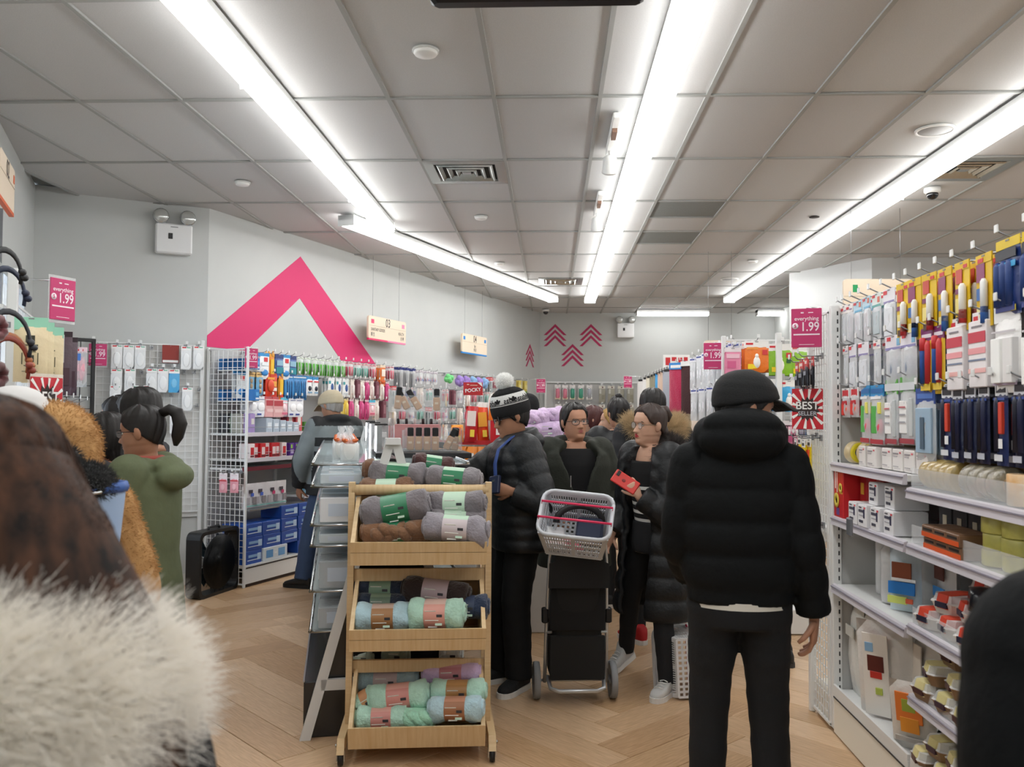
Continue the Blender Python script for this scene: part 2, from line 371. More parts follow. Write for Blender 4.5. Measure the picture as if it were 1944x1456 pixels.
# small things on the ceiling
def disc(px, py, label, r=.055, m=WHITE, name='smoke_detector', cat='detector'):
    p = atZ(px, py, CEIL-.02); t = thing(name, label, cat, (p.x, p.y, CEIL-.005), 0, 'small ceiling discs')
    obj('cover', MB().lathe([(r, 0), (r, -.014), (r*.9, -.022), (.01, -.024)], 24), m, t); obj('mounting_ring', MB().lathe([(r*1.12, .004), (r*1.12, -.006), (r, -.006)], 24), mat('CFCFCB', .6), t)
disc(808, 102, 'flat round ceiling disc nearest the camera between two light lines', .06)
disc(460, 350, 'flat round ceiling disc left of the left light line')
disc(913, 415, 'small round ceiling disc just past the square vent')
disc(948, 502, 'small far ceiling disc above the slanting light line')
disc(1429, 498, 'small round ceiling disc left of the right light line')
def speaker(px, py, r, label):
    p = atZ(px, py, CEIL); t = thing('ceiling_speaker', label, 'speaker', (p.x, p.y, CEIL), 0, 'round ceiling speakers')
    obj('rim', MB().lathe([(r, .004), (r, -.006), (r*.86, -.008), (r*.84, -.002)], 32), WHITE, t); obj('grille', MB().lathe([(r*.85, -.002), (r*.85, -.005), (.01, -.006)], 32), mat('B9BABA', .7, bump=.3, bscale=400), t)
speaker(1775, 247, .12, 'large round speaker in the ceiling beside the right light line'); speaker(1385, 530, .12, 'far round speaker in the ceiling near the end of the right light line')
p = atZ(1546, 412, CEIL); tag(obj('ceiling_hole', MB().lathe([(.045, .0015), (.045, -.003), (.02, -.0035)], 20, 0, (p.x, p.y, CEIL-.001)), mat('2B211C', .9)), 'small dark open hole in a ceiling tile by the right light line', 'ceiling hole')
def dome(px, py, label):
    p = atZ(px, py, CEIL-.05); t = thing('security_camera', label, 'camera', (p.x, p.y, CEIL-.005), 0, 'dome cameras')
    obj('mount', MB().lathe([(.062, 0), (.062, -.03), (.05, -.042)], 24), WHITE, t); obj('dome', MB().ell((0, 0, -.05), (.045, .045, .042), 18, 10), mat('101014', .08, spec=.8), t)
dome(1770, 368, 'dome camera under the ceiling beside the right light line'); dome(1036, 592, 'dome camera in the far corner above the slanting wall end')
def spot(px, py, px2, py2, label):
    a = atZ(px, py, CEIL-.02); b = atZ(px2, py2, CEIL-.1); t = thing('track_spotlight', label, 'spotlight', (a.x, a.y, CEIL), 0, 'white track spotlights')
    L = .75
    obj('track_bar', MB().bbox((0, L/2, -.02), (.05, L, .04), .006), WHITE, t); obj('adapter', MB().box((0, L*.35, -.05), (.03, .16, .03)), mat('8C6A58', .5), t)
    obj('arm', MB().tube([(0, L*.86, -.04), (.01, L*.88, -.09)], .012), WHITE, t)
    h = obj('lamp_head', MB().lathe([(.02, -.06), (.045, -.04), (.05, .05), (.052, .06), (.04, .045)], 20).xf(Matrix.Translation((.0, L*.9, -.12)) @ Matrix.Rotation(.7, 4, 'X') @ Matrix.Rotation(PI, 4, 'X')), WHITE, t)
spot(1172, 218, 1163, 298, 'white track spotlight nearer to the camera beside the middle light line'); spot(1141, 366, 1136, 412, 'white track spotlight farther away beside the middle light line')
# dark hung board at the top edge of the view
p = atY(1019, 0, 2.6); t = thing('hanging_monitor', 'dark monitor hung from the ceiling over the aisle, its lower edge in view', 'monitor', (p.x, p.y, 0))
z0 = atY(1019, 8, 2.6).z
obj('casing', MB().bbox((0, 0, z0+.19), (.655, .06, .38), .012), mat('121419', .35), t); obj('screen', MB().box((0, -.032, z0+.195), (.61, .004, .33)), mat('0A0B0E', .1), t)
obj('bezel_strip', MB().box((0, -.033, z0+.014), (.6, .004, .01)), mat('2A2D33', .3), t); obj('pole', MB().tube([(0, 0, z0+.37), (0, 0, CEIL)], .018), BLACK, t)
# ------------------------------------------------------------ hanging goods: carded and bagged packs, built once per kind
PACKS = {}
SPECS = {  # w, h, thickness, header colour, header height, body colour, clear?, contents [(shape, x, z, w, h, colour)], print [(x, z, w, h, colour)]
 'spoon': (.085, .19, .014, 'F3EDEA', .04, 'F2F4F6', 1, [('e', 0, -.14, .045, .075, 'C9CCD2'), ('b', 0, -.085, .016, .06, 'C9CCD2')], [(-.02, -.02, .03, .012, 'D8303A'), (.02, -.027, .03, .006, 'A08FB8')]),
 'bluehead': (.1, .2, .014, 'BFDCEB', .055, 'F2F4F6', 1, [('e', 0, -.13, .06, .09, 'BCC3CA'), ('b', .03, -.1, .02, .08, 'D5D9DD')], [(-.03, -.012, .03, .012, 'D8303A'), (.01, -.048, .08, .008, '6FB4D6'), (.03, -.02, .022, .022, 'E0765A')]),
 'tealhead': (.1, .2, .014, 'E6ECE8', .06, 'F2F4F6', 1, [('b', 0, -.13, .07, .1, 'B9C6CA'), ('e', .01, -.12, .04, .07, '8FA4A8')], [(-.03, -.012, .03, .012, 'D8303A'), (0, -.055, .095, .01, '5FA9A4'), (.028, -.03, .024, .024, 'E2705A')]),
 'silver': (.115, .22, .018, 'EDEAF0', .06, 'E4E6EA', 1, [('b', 0, -.14, .085, .12, 'DDE0E5'), ('e', -.02, -.15, .03, .1, 'B5B9C4')], [(-.035, -.014, .035, .016, 'D8303A'), (0, -.055, .1, .008, '8F86B5')]),
 'glue': (.115, .24, .006, 'E8C21C', .03, 'E3BC1A', 0, [('c', .03, -.14, .026, .12, 'F4F2EC'), ('c', .03, -.19, .026, .05, 'C8373C')], [(-.02, -.05, .05, .05, 'C8412C'), (-.02, -.1, .06, .018, '7A2A5A'), (-.02, -.15, .06, .05, 'F0DE88'), (-.02, -.2, .05, .025, '4A2A1E'), (.03, -.02, .03, .012, 'D8303A')]),
 'glueblue': (.115, .24, .006, 'E8C21C', .03, 'E0B616', 0, [('c', .025, -.14, .024, .11, 'F2F2F0'), ('c', .025, -.2, .024, .06, '2E5FA8')], [(-.02, -.06, .06, .06, '8A2B62'), (-.02, -.13, .06, .04, '3A6FB4'), (-.02, -.19, .06, .035, 'F2E7A8'), (-.02, -.02, .04, .014, 'D8303A')]),
 'battery': (.15, .24, .02, 'E7C61C', .03, '20356F', 0, [('c', -.05, -.14, .03, .14, '22407F'), ('c', -.012, -.14, .03, .14, '22407F'), ('c', .026, -.14, .03, .14, '22407F')], [(0, -.05, .13, .03, '121826'), (0, -.085, .13, .018, '3FA3D8'), (-.01, -.215, .12, .025, '2A3C8C'), (.04, -.22, .03, .018, 'D8C440')]),
 'scraper': (.15, .24, .02, 'E9E3EA', .06, 'E6E6EA', 1, [('e', 0, -.14, .11, .1, '7E8A9C'), ('e', 0, -.14, .07, .06, 'B9C0CA')], [(-.04, -.014, .035, .016, 'D8303A'), (0, -.055, .14, .01, '8C86B8'), (.05, -.03, .03, .03, '7FB6D8'), (0, -.215, .14, .03, 'D9DCE0')]),
 'gluestick': (.1, .25, .02, '7B2466', .05, 'D8B32A', 0, [('c', -.02, -.13, .026, .16, '2B57A8'), ('c', .022, -.13, .026, .16, 'C9333A'), ('c', -.02, -.06, .028, .05, 'C9333A')], [(0, -.03, .08, .014, 'E8DFE8'), (.0, -.22, .08, .03, 'E9C83A')]),
 'stripebox': (.12, .25, .035, 'F1EEEE', .05, 'EFE9EA', 0, [], [(0, -.085, .118, .035, 'C92F45'), (0, -.13, .118, .02, 'F0A0A4'), (0, -.16, .118, .006, '7A86A0'), (0, -.195, .118, .015, 'F1B8B4'), (-.035, -.02, .03, .014, 'D8303A'), (0, -.05, .07, .006, '7F7A80')]),
 'whitebag': (.14, .27, .03, 'F2F1F0', .05, 'F0EEEC', 0, [('b', -.03, -.17, .05, .14, 'FAFAF8'), ('b', .035, -.17, .05, .14, 'E9E7E6')], [(0, -.08, .13, .006, 'C9C4C8'), (0, -.24, .13, .012, 'B8A7BC')]),
 'redtool': (.1, .14, .025, 'F0EDEB', .05, 'C9CDD2', 1, [('b', -.02, -.1, .03, .06, 'DE3A2C'), ('e', .02, -.1, .035, .05, 'E85A2A'), ('b', 0, -.07, .06, .02, 'C4232C')], [(0, -.025, .07, .03, 'D8303A'), (0, -.04, .05, .008, 'F4F1EE')]),
 'brush': (.13, .26, .025, '2F8FC8', .05, 'DDEBF0', 1, [('b', -.02, -.15, .05, .12, '55B24E'), ('e', .02, -.18, .05, .07, 'E4566A'), ('b', .03, -.1, .03, .05, 'EDE36A')], [(0, -.025, .12, .02, '1F6FB2'), (0, -.055, .1, .012, 'F2F2F2'), (0, -.245, .125, .02, 'B3323E')]),
 'greenhead': (.14, .27, .025, '57A83F', .06, 'EEF0EE', 1, [('b', -.03, -.16, .07, .13, 'F4F2F0'), ('b', .04, -.16, .03, .15, 'C6CACA')], [(0, -.03, .12, .012, 'DDEED2'), (-.03, -.12, .06, .006, 'C86A74'), (-.03, -.15, .06, .006, 'A9A9B0'), (-.03, -.18, .06, .006, 'A9A9B0'), (0, -.255, .13, .02, 'A8404A')]),
 'penset': (.15, .28, .03, '2A4A94', .06, 'DCE4EA', 1, [('b', 0, -.16, .12, .17, '9FB9CE')], [(0, -.03, .12, .02, '4A74C0'), (0, -.17, .03, .12, '4F6678')]),
 'marker': (.075, .27, .022, 'EDEEF2', .05, '23305E', 0, [('c', -.015, -.14, .022, .17, '1A1E3A'), ('b', .015, -.12, .02, .1, 'D8452E')], [(0, -.025, .06, .03, '22232A'), (.012, -.2, .024, .03, 'F4F4F4'), (0, -.06, .07, .008, '2B4A94'), (-.01, -.245, .05, .02, 'E9EAEE')]),
 'markerdark': (.075, .27, .022, 'DCDEE6', .05, '161C3C', 0, [('c', -.015, -.14, .022, .17, '11142A'), ('c', .015, -.14, .022, .17, '1C2244')], [(0, -.025, .06, .03, '22232A'), (0, -.06, .07, .008, '2B4A94'), (-.01, -.245, .05, .02, 'C9CCD8')]),
 'penpack': (.05, .16, .016, 'D94A4A', .05, '2A2B30', 0, [('c', -.01, -.1, .012, .08, '17181C'), ('c', .01, -.1, .012, .08, '3A3C44')], [(0, -.025, .035, .015, 'F0D8D4'), (0, -.08, .04, .02, '8A8D96')]),
 'knife': (.05, .3, .016, 'F2F0EC', .04, 'E8D020', 0, [('b', 0, -.18, .022, .2, 'F0E04A'), ('b', 0, -.08, .03, .05, 'E8542C')], [(0, -.13, .046, .03, 'C8242C'), (0, -.025, .03, .014, '4A4A4A'), (.0, -.27, .03, .02, '6A7A20')]),
 'scissors': (.07, .16, .014, 'F0E8E6', .04, 'F2F4F6', 1, [('e', -.015, -.12, .022, .05, 'E0463C'), ('e', .015, -.12, .022, .05, 'E0463C'), ('b', 0, -.07, .012, .06, 'C8CCD0')], [(0, -.02, .05, .01, 'D8303A')]),
 'poncho': (.165, .22, .022, 'F6F5F2', .05, 'EE7A1E', 0, [('e', 0, -.15, .05, .085, 'F4F2EE'), ('e', 0, -.105, .026, .034, 'F6F4F0')], [(-.05, -.02, .05, .014, 'D8303A'), (.055, -.08, .035, .035, 'D63A3A'), (-.03, -.052, .08, .016, 'F2A04A'), (-.045, -.18, .035, .035, 'F2D21E'), (-.015, -.18, .028, .028, 'F6DA2A')]),
 'ponchog': (.165, .22, .022, 'F6F5F2', .05, '8CC22A', 0, [('e', 0, -.15, .05, .085, 'F4F2EE'), ('e', 0, -.105, .026, .034, 'F6F4F0')], [(-.05, -.02, .05, .014, 'D8303A'), (.055, -.08, .035, .035, 'D63A3A'), (.055, -.12, .03, .03, '2A5A36'), (-.045, -.18, .035, .035, 'F2D21E'), (-.015, -.18, .028, .028, 'F6DA2A')]),
 'ponchob': (.165, .22, .022, 'F6F5F2', .05, '32A6DC', 0, [('e', 0, -.15, .05, .085, 'F4F2EE'), ('e', 0, -.105, .026, .034, 'F6F4F0')], [(-.05, -.02, .05, .014, 'D8303A'), (.055, -.08, .035, .035, 'D63A3A'), (.055, -.125, .03, .04, '1F4F94'), (-.045, -.18, .035, .035, 'F2D21E'), (-.015, -.18, .028, .028, 'F6DA2A')]),
 'pinkpack': (.11, .25, .015, 'EDE3E6', .03, 'E488A8', 0, [], [(0, -.06, .09, .03, 'F3C3D2'), (-.01, -.12, .06, .05, 'D35E8C'), (0, -.2, .08, .04, 'F6D6DE')]),
 'glove': (.11, .3, .02, 'EDEDF2', .045, 'E8E8EC', 1, [('e', -.022, -.16, .045, .2, 'F4F4F6'), ('e', .022, -.17, .045, .2, 'E6E6EA')], [(0, -.02, .09, .012, '34489A')]),
 'greyglove': (.09, .3, .02, 'D9DAE0', .045, '9A9CA4', 1, [('e', -.018, -.16, .036, .2, 'B5B7BE'), ('e', .018, -.17, .036, .2, '8E9098')], [(0, -.02, .07, .012, '34489A')]),
 # left sanitary run
 'bluebox': (.16, .14, .05, '2E7FC0', .02, '2A6FB4', 0, [], [(0, -.06, .12, .03, '5FA9DC'), (0, -.1, .1, .02, 'DDE8F2')]),
 'whiteblue': (.13, .24, .02, '3F9AD8', .03, 'F2F5F7', 0, [('e', 0, -.18, .1, .06, '3A8AD0')], [(.01, -.06, .05, .04, 'D8434A'), (0, -.1, .09, .03, 'EEF3F6')]),
 'orangehand': (.075, .26, .015, 'EFA63A', .03, 'E98A2A', 0, [('e', .01, -.0, .03, .06, 'F2B45A')], [(0, -.12, .05, .14, 'F0C03A'), (0, -.2, .05, .04, 'D8452E')]),
 'nightblue': (.12, .22, .02, '3B4A80', .04, '4A68A8', 0, [], [(0, -.08, .09, .05, '8FB8CF'), (0, -.15, .1, .06, '2F8A9A')]),
 'browntop': (.1, .21, .02, 'E9C382', .045, '6FA9CE', 0, [('e', 0, -.08, .04, .045, 'B59A7A'), ('e', 0, -.125, .04, .045, 'B59A7A'), ('e', 0, -.17, .04, .045, 'B59A7A')], [(0, -.02, .08, .008, '8A6030')]),
 'redfoil': (.17, .22, .03, 'D84A2A', .03, 'D63A24', 0, [('e', -.02, -.12, .1, .12, 'DC4C2C')], [(.03, -.1, .05, .05, 'F2B050'), (.03, -.15, .06, .03, 'F6E8E0'), (-.02, -.05, .1, .02, 'F0A848')]),
 'bluebrush': (.13, .24, .025, '2C7FC0', .04, '3A86C4', 0, [('c', -.03, -.14, .016, .17, '1F4A7A'), ('c', 0, -.14, .016, .17, '24568A'), ('c', .03, -.14, .016, .17, '1F4A7A')], [(0, -.02, .1, .012, 'DDE8F0')]),
 'greenbottle': (.085, .19, .03, 'EEF2EC', .02, 'E4EFE0', 1, [('c', -.018, -.11, .03, .12, '54B52E'), ('c', .018, -.11, .03, .12, '4AA828')], [(0, -.012, .06, .008, 'C8D8C4')]),
 'whitebottle': (.1, .19, .03, '3A94D0', .035, 'F4F5F6', 0, [('e', -.0, -.12, .05, .05, '20283A')], [(0, -.05, .08, .014, 'D8434A'), (0, -.16, .06, .015, '7FA8C8')]),
 'whitecard': (.11, .19, .012, 'EDEFF0', .03, 'F0F1F1', 0, [('e', .015, -.1, .05, .08, '3B5A96')], [(-.03, -.05, .035, .03, '4FA0A8'), (0, -.16, .08, .02, 'C9CFD4')]),
 'mask': (.14, .19, .02, 'EFEFF4', .03, 'F0F0F4', 0, [('e', 0, -.1, .11, .08, 'FAFAFC')], [(-.03, -.165, .06, .016, '3A4A94'), (0, -.03, .08, .008, '8F95B4')]),
 'pinkbox': (.16, .19, .03, 'C2525A', .04, 'E0A9A8', 0, [], [(0, -.06, .14, .05, 'B8434C'), (0, -.13, .12, .03, 'EBC4C2')]),
 'greenlabel': (.12, .18, .018, '62C4E4', .03, 'F2C3CC', 0, [('e', 0, -.1, .06, .07, 'F6DDE2')], [(0, -.155, .09, .02, 'D86A84'), (0, -.05, .09, .012, 'EAF5F8')]),
 'cream': (.075, .22, .02, 'EAE0D8', .02, 'EADFD6', 0, [('c', 0, -.13, .04, .15, 'F2ECE6')], [(0, -.08, .05, .012, 'C85A62'), (0, -.16, .05, .01, 'C85A62')]),
 'yellowbottle': (.07, .22, .02, 'EBD9A0', .02, 'E6C44A', 0, [('c', 0, -.12, .04, .15, 'EFD46A')], [(0, -.13, .05, .05, 'F6EFC8')]),
 'pinkbottle': (.07, .22, .02, 'F0D5DC', .02, 'D24A86', 0, [('c', 0, -.12, .045, .16, 'DC5C94')], [(0, -.13, .05, .05, 'F2C8DA')]),
 'brownbox': (.07, .2, .03, '7A4450', .02, '74404C', 0, [], [(0, -.1, .04, .1, '9A6A74')]),
 'mintset': (.09, .17, .02, 'E2DAD6', .03, 'DCE6E2', 1, [('c', -.02, -.1, .03, .1, '7FB8AC'), ('c', .02, -.1, .03, .1, '5FA698')], [(0, -.015, .07, .008, 'C85A72')]),
 'pinkset': (.09, .17, .02, 'E6D6D8', .03, 'F0E0E2', 1, [('c', -.02, -.1, .03, .1, 'C95A70'), ('c', .02, -.1, .03, .1, 'D87A86')], [(0, -.015, .07, .008, 'B8485A')]),
 'orangetri': (.11, .24, .02, 'F0DCC4', .03, 'E8803A', 0, [('e', 0, -.19, .1, .05, 'D8622A')], [(0, -.09, .08, .08, 'F6E6D8'), (-.02, -.12, .03, .02, 'E8A04A')]),
 'darkbrush': (.08, .36, .03, '2A3A8A', .03, 'C8CCD4', 1, [('c', -.022, -.17, .016, .24, '4A4C54'), ('c', 0, -.17, .016, .24, '55585F'), ('c', .022, -.17, .016, .24, '4A4C54'), ('b', 0, -.31, .06, .07, '1F3F8A')], [(0, -.015, .07, .012, '1C2A70')]),
 'eyeset': (.09, .17, .015, 'E9E4E8', .03, 'EFEAEE', 1, [('e', .015, -.12, .035, .035, '2A5AC0'), ('e', -.02, -.11, .025, .06, 'B8305A')], [(0, -.02, .06, .01, 'A8A0B0')]),
 'puffgreen': (.17, .13, .1, '9AE09A', .01, '7FE08F', 0, [], []), 'puffpurple': (.13, .16, .12, 'A890D8', .01, 'A88CD8', 0, [], []),
 'puffblue': (.13, .17, .12, '9FCBE8', .01, '8FB8E4', 0, [], []),
 'redcomb': (.1, .24, .02, 'D8434A', .05, 'D0D4D4', 1, [('b', -.025, -.14, .02, .15, '4A5A5E'), ('b', .025, -.14, .02, .15, '8A9A9C')], [(0, -.025, .08, .014, 'F0C8C8')]),
 'yellowcard': (.13, .24, .015, 'E3D06A', .02, 'D8C45A', 0, [], [(0, -.1, .09, .06, 'E8DC94'), (0, -.18, .09, .03, '6F9A4A')]),
 'sachet': (.085, .2, .01, 'F3F2F1', .035, 'E6E8E9', 0, [('e', 0, -.12, .06, .12, 'EEF0F1')], [(-.018, -.012, .032, .01, 'D8303A'), (.02, -.012, .028, .008, '6FB89A')]),
 'sachetblue': (.085, .2, .01, 'F3F2F1', .035, '4FA8DC', 0, [('e', 0, -.12, .05, .08, '7CC2EA')], [(-.018, -.012, .032, .01, 'D8303A'), (.02, -.012, .028, .008, '6FB89A')]),
 'pinkclip': (.09, .17, .015, 'F6EEF0', .06, 'F0A8B4', 0, [('e', 0, -.12, .05, .06, 'F6C0C8')], [(0, -.065, .08, .01, 'D0363E'), (0, -.02, .06, .01, 'EFDDE2')]),
 'pinktube': (.1, .26, .03, 'F4F0F0', .05, 'E88AA0', 1, [('c', 0, -.15, .075, .17, 'E98AA2')], [(0, -.235, .09, .04, 'E8DCC0'), (.02, -.235, .02, .02, 'C8485A')]),
 'greentube': (.1, .26, .03, 'F4F0F0', .05, '4FA58C', 1, [('c', 0, -.15, .075, .17, '4FA58C')], [(0, -.235, .09, .04, 'E8DCC0'), (.02, -.235, .02, .02, '3A6A4A')]),
 'greytube': (.1, .26, .03, 'F4F0F0', .05, 'B9BCC4', 1, [('c', 0, -.15, .07, .17, 'B4B7C2')], [(0, -.23, .1, .045, 'EDEAE6'), (.02, -.235, .02, .02, 'C8485A')]),
 'taupe': (.11, .3, .02, 'E2DFD6', .05, '9B988A', 0, [], [(.01, -.03, .025, .02, '5A2A2A'), (-.03, -.1, .035, .08, 'C4C4BE'), (.02, -.2, .05, .08, '8A8878')]),
 'pouchbag': (.13, .28, .045, '9EDCC0', .055, 'E8D6AE', 0, [], [(0, -.095, .035, .03, '3A3A30'), (0, -.122, .06, .006, '55503A'), (0, -.15, .045, .004, '55503A'), (0, -.18, .03, .03, '3A3A30'), (0, -.21, .045, .004, '55503A'), (-.03, -.18, .004, .05, '55503A'), (.03, -.18, .004, .05, '55503A'), (0, -.235, .06, .004, '8A8468')]),
 'darkstripe': (.12, .36, .03, '3A2A30', .03, '5A4650', 0, [], [(-.03, -.1, .02, .16, 'E8E4E2'), (.01, -.1, .02, .16, 'D8CFCB'), (0, -.26, .1, .1, '4A3038')]),
 'pinkbrush': (.13, .28, .05, 'EACBD2', .04, 'EFC0CC', 1, [('e', -.03, -.14, .05, .18, 'E08AA0'), ('e', .03, -.15, .05, .18, 'EBA8B6'), ('b', 0, -.07, .05, .05, '4A7AC8')], [(0, -.02, .08, .012, 'D8303A')]),
 'hairclip': (.12, .16, .03, 'E4E6EA', .03, 'C4CAD4', 1, [('e', -.02, -.1, .05, .05, '8FA2B8'), ('e', .025, -.09, .05, .05, '6A6E78')], [(0, -.015, .06, .01, '9AA0AC')]),
}
def pouch(w, h, d, z0, n=5, m=7):   # pillow-shaped bag, edges flat
    q = MB(); P = []
    for s in (-1, 1):
        for i in range(m+1):
            for j in range(n+1):
                a, b = j/n*2-1, i/m*2-1; bul = max(0, (1-a**4)*(1-b**4)); P.append((a*w/2, s*d/2*bul*(.85+.15*math.sin(7*a+5*b)), z0-h/2+b*h/2))
    F = []; k = (m+1)*(n+1)
    for s in (0, 1):
        for i in range(m):
            for j in range(n):
                a = s*k+i*(n+1)+j; F.append((a, a+1, a+n+2, a+n+1))
    return q.add(P, F, 0, True)
def pack_proto(kind):
    w, h, d, hc, hh, bc, cl, items, prints = SPECS[kind]
    t = put('_'.join(KNAME[kind].split(' with ')[0].replace('-', ' ').split()), None); t.location = (0, 0, -50); t.empty_display_size = .02
    flat = not cl and d <= .008
    z0 = -hh*.6
    if kind.startswith('puff'):
        b = MB(); rr = random.Random(3)
        for k in range(7): b.ell((rr.uniform(-.3, .3)*w, rr.uniform(-.3, .3)*d, -h*.55+rr.uniform(-.25, .25)*h), (w*.32, d*.32, h*.3), 10, 6)
        obj('sponge_net', b, mat(bc, .9, bump=.8, bscale=160), t); obj('cord_loop', MB().tube([(0, 0, -h*.3), (.008, 0, -.02), (-.008, 0, -.02), (0, 0, -h*.3)], .002, 4), PAPER, t); return t
    if flat: obj('backing_card', MB().box((0, 0, -h/2), (w, .003, h)), mat(bc, .5), t)
    elif kind in ('stripebox', 'bluebox', 'pinkbox', 'brownbox'): obj('carton', MB().bbox((0, 0, z0-(h+z0)/2), (w, d, h+z0), .003), mat(bc, .5), t)
    else:
        obj('pouch', pouch(w, h+z0, d, z0), film() if cl else mat(bc, .3, spec=.6, bump=.25, bscale=40), t)
    obj('header_card', MB().box((0, -.002, -hh/2), (w, .003, hh)).box((0, -.0045, -.006), (.022, .001, .005), 1), [mat(hc, .5), GREY], t)
    q = MB(); ms = []; ci = {}
    def mi(c):
        if c not in ci: ci[c] = len(ms); ms.append(mat(c, .45))
        return ci[c]
    yo = -.004 if flat else 0
    for (s, x, z, ww, h2, c) in items:
        dd = min(ww*.8, max(.008, d*.9)) if not flat else min(ww, .02)
        if s == 'c': q.lathe([(ww*.25, h2/2), (ww*.5, h2*.4), (ww*.5, -h2*.5), (.001, -h2*.5)], 8, mi(c), (x, yo-(dd/2 if not cl else 0), z))
        elif s == 'e': q.ell((x, yo-(0 if cl else d*.4), z), (ww/2, dd/2, h2/2), 10, 6, mi(c))
        else: q.bbox((x, yo-(0 if cl else d*.4), z), (ww, dd, h2), .002, mi(c))
    if items: obj('contents', q, ms, t)
    p = MB(); ms = []; ci = {}
    for (x, z, ww, h2, c) in prints:
        hd = -z < hh; bul = max(0, 1-(abs(x)/(w/2))**4)*max(0, 1-abs((z-z0+(h+z0)/2)/((h+z0)/2))**4)
        y = -.0045 if (hd or flat) else (-d/2-.0012 if kind in ('stripebox', 'bluebox', 'pinkbox', 'brownbox') else -d/2*bul-.0025)
        p.box((x, y, z), (ww, .0012, h2), mi(c))
    if prints: obj('printing', p, ms, t)
    return t
def pack(kind, loc, rz, label, group=None, name=None):
    if kind not in PACKS:
        t = pack_proto(kind); PACKS[kind] = t; KIDS[t.name] = [(c, list(c.children)) for c in t.children]
        t['used'] = 0
    t = PACKS[kind]
    if not t['used']:
        t['used'] = 1; r = t; r.location = loc; r.rotation_euler = (0, 0, rz)
    else: r = dup(t, loc, rz)
    r['label'] = label; r['category'] = 'pack'
    if group: r['group'] = group
    elif 'group' in r: del r['group']
    return r
KNAME = {'spoon': 'bagged spoon with pale header', 'bluehead': 'clear bag with light blue header', 'tealhead': 'clear bag with teal striped header', 'silver': 'silvery bagged tool', 'glue': 'yellow card with red glue bottle', 'glueblue': 'yellow card with blue glue bottle',
 'battery': 'dark blue glossy pack', 'scraper': 'bag with grey round tool', 'gluestick': 'red and blue tube pack', 'stripebox': 'white carton with red stripe', 'whitebag': 'plain white pack', 'redtool': 'red and white tool pack', 'brush': 'blue headed brush pack', 'greenhead': 'green headed white pack', 'penset': 'pale blue pen set', 'marker': 'navy marker pack', 'markerdark': 'all dark navy marker pack', 'penpack': 'red headed black pen pack', 'knife': 'yellow cutter knife pack', 'scissors': 'red handled scissors pack',
 'poncho': 'orange rain poncho pack', 'ponchog': 'lime green rain poncho pack', 'ponchob': 'sky blue rain poncho pack', 'pinkpack': 'pink printed pack', 'glove': 'white bagged glove pair', 'greyglove': 'grey bagged glove pair', 'bluebox': 'blue carton', 'whiteblue': 'white and blue swab pack', 'orangehand': 'orange back scratcher card', 'nightblue': 'dusky blue pack', 'browntop': 'tan topped blue card', 'redfoil': 'red foil pouch', 'bluebrush': 'blue toothbrush pack', 'greenbottle': 'green bottle twin pack', 'whitebottle': 'white and blue refill pack', 'whitecard': 'white card with blue oval', 'mask': 'white mask pack', 'pinkbox': 'dull pink carton', 'greenlabel': 'pink pouch with blue header', 'cream': 'cream tube card', 'yellowbottle': 'yellow bottle card', 'pinkbottle': 'magenta bottle card', 'brownbox': 'plum carton', 'mintset': 'mint bottle set', 'pinkset': 'rose bottle set', 'orangetri': 'orange and white pouch', 'darkbrush': 'dark long brush pack', 'eyeset': 'pale beauty card', 'puffgreen': 'green bath sponge', 'puffpurple': 'purple bath sponge', 'puffblue': 'pale blue bath sponge', 'redcomb': 'red headed comb pack', 'yellowcard': 'yellow printed card', 'sachet': 'white bagged accessory', 'sachetblue': 'sky blue bagged accessory', 'pinkclip': 'pink pouch with white header', 'pinktube': 'rolled pink towel pack', 'greentube': 'rolled green towel pack', 'greytube': 'rolled grey towel pack', 'taupe': 'taupe sock pack', 'pouchbag': 'cream drawstring pouch', 'darkstripe': 'dark striped pack', 'pinkbrush': 'pink brush pack', 'hairclip': 'bagged hair clip'}
def hook_mesh(L=.28, tip=True):
    q = MB().tube([(0, 0, 0), (0, -L*.85, -.002), (0, -L, .018)], .0032, 5).box((0, .004, 0), (.03, .008, .03), 0)
    if tip: q.bbox((0, -L-.003, .024), (.022, .005, .026), .002, 1)
    return q.mesh('hook', [STEEL, WMETAL])
HK = hook_mesh()
HKS = hook_mesh(.11)
def hook_row(parent, rack, row, spots, fr, rz, depth=.28, gap=.04):
    """spots: (along, height, kind, how many on the hook); fr(along, out, z) gives a world point"""
    for i, (u, z, kind, n) in enumerate(spots):
        h = put('hook', HK if depth > .2 else HKS, parent); a = parent.rotation_euler.z; h.location = Matrix.Rotation(-a, 3, 'Z') @ (fr(u, 0, z)-parent.location); h.rotation_euler = (0, 0, rz-a)
        o = ORD[i]; nm = KNAME[kind]
        for k in range(n):
            d = depth*.92-.012-k*gap
            if k == 0: pack(kind, fr(u, d, z-.004+R.uniform(-.004, .002)), rz+R.uniform(-.06, .06), f'{nm}, front of {o} peg, {row}, {rack}')
            else: pack(kind, fr(u+R.uniform(-.006, .006), d, z-.004+R.uniform(-.004, .002)), rz+R.uniform(-.1, .1), f'{nm}, deeper on {o} peg, {row}, {rack}', f'{nm}s deeper on {o} peg of {row} of {rack}')
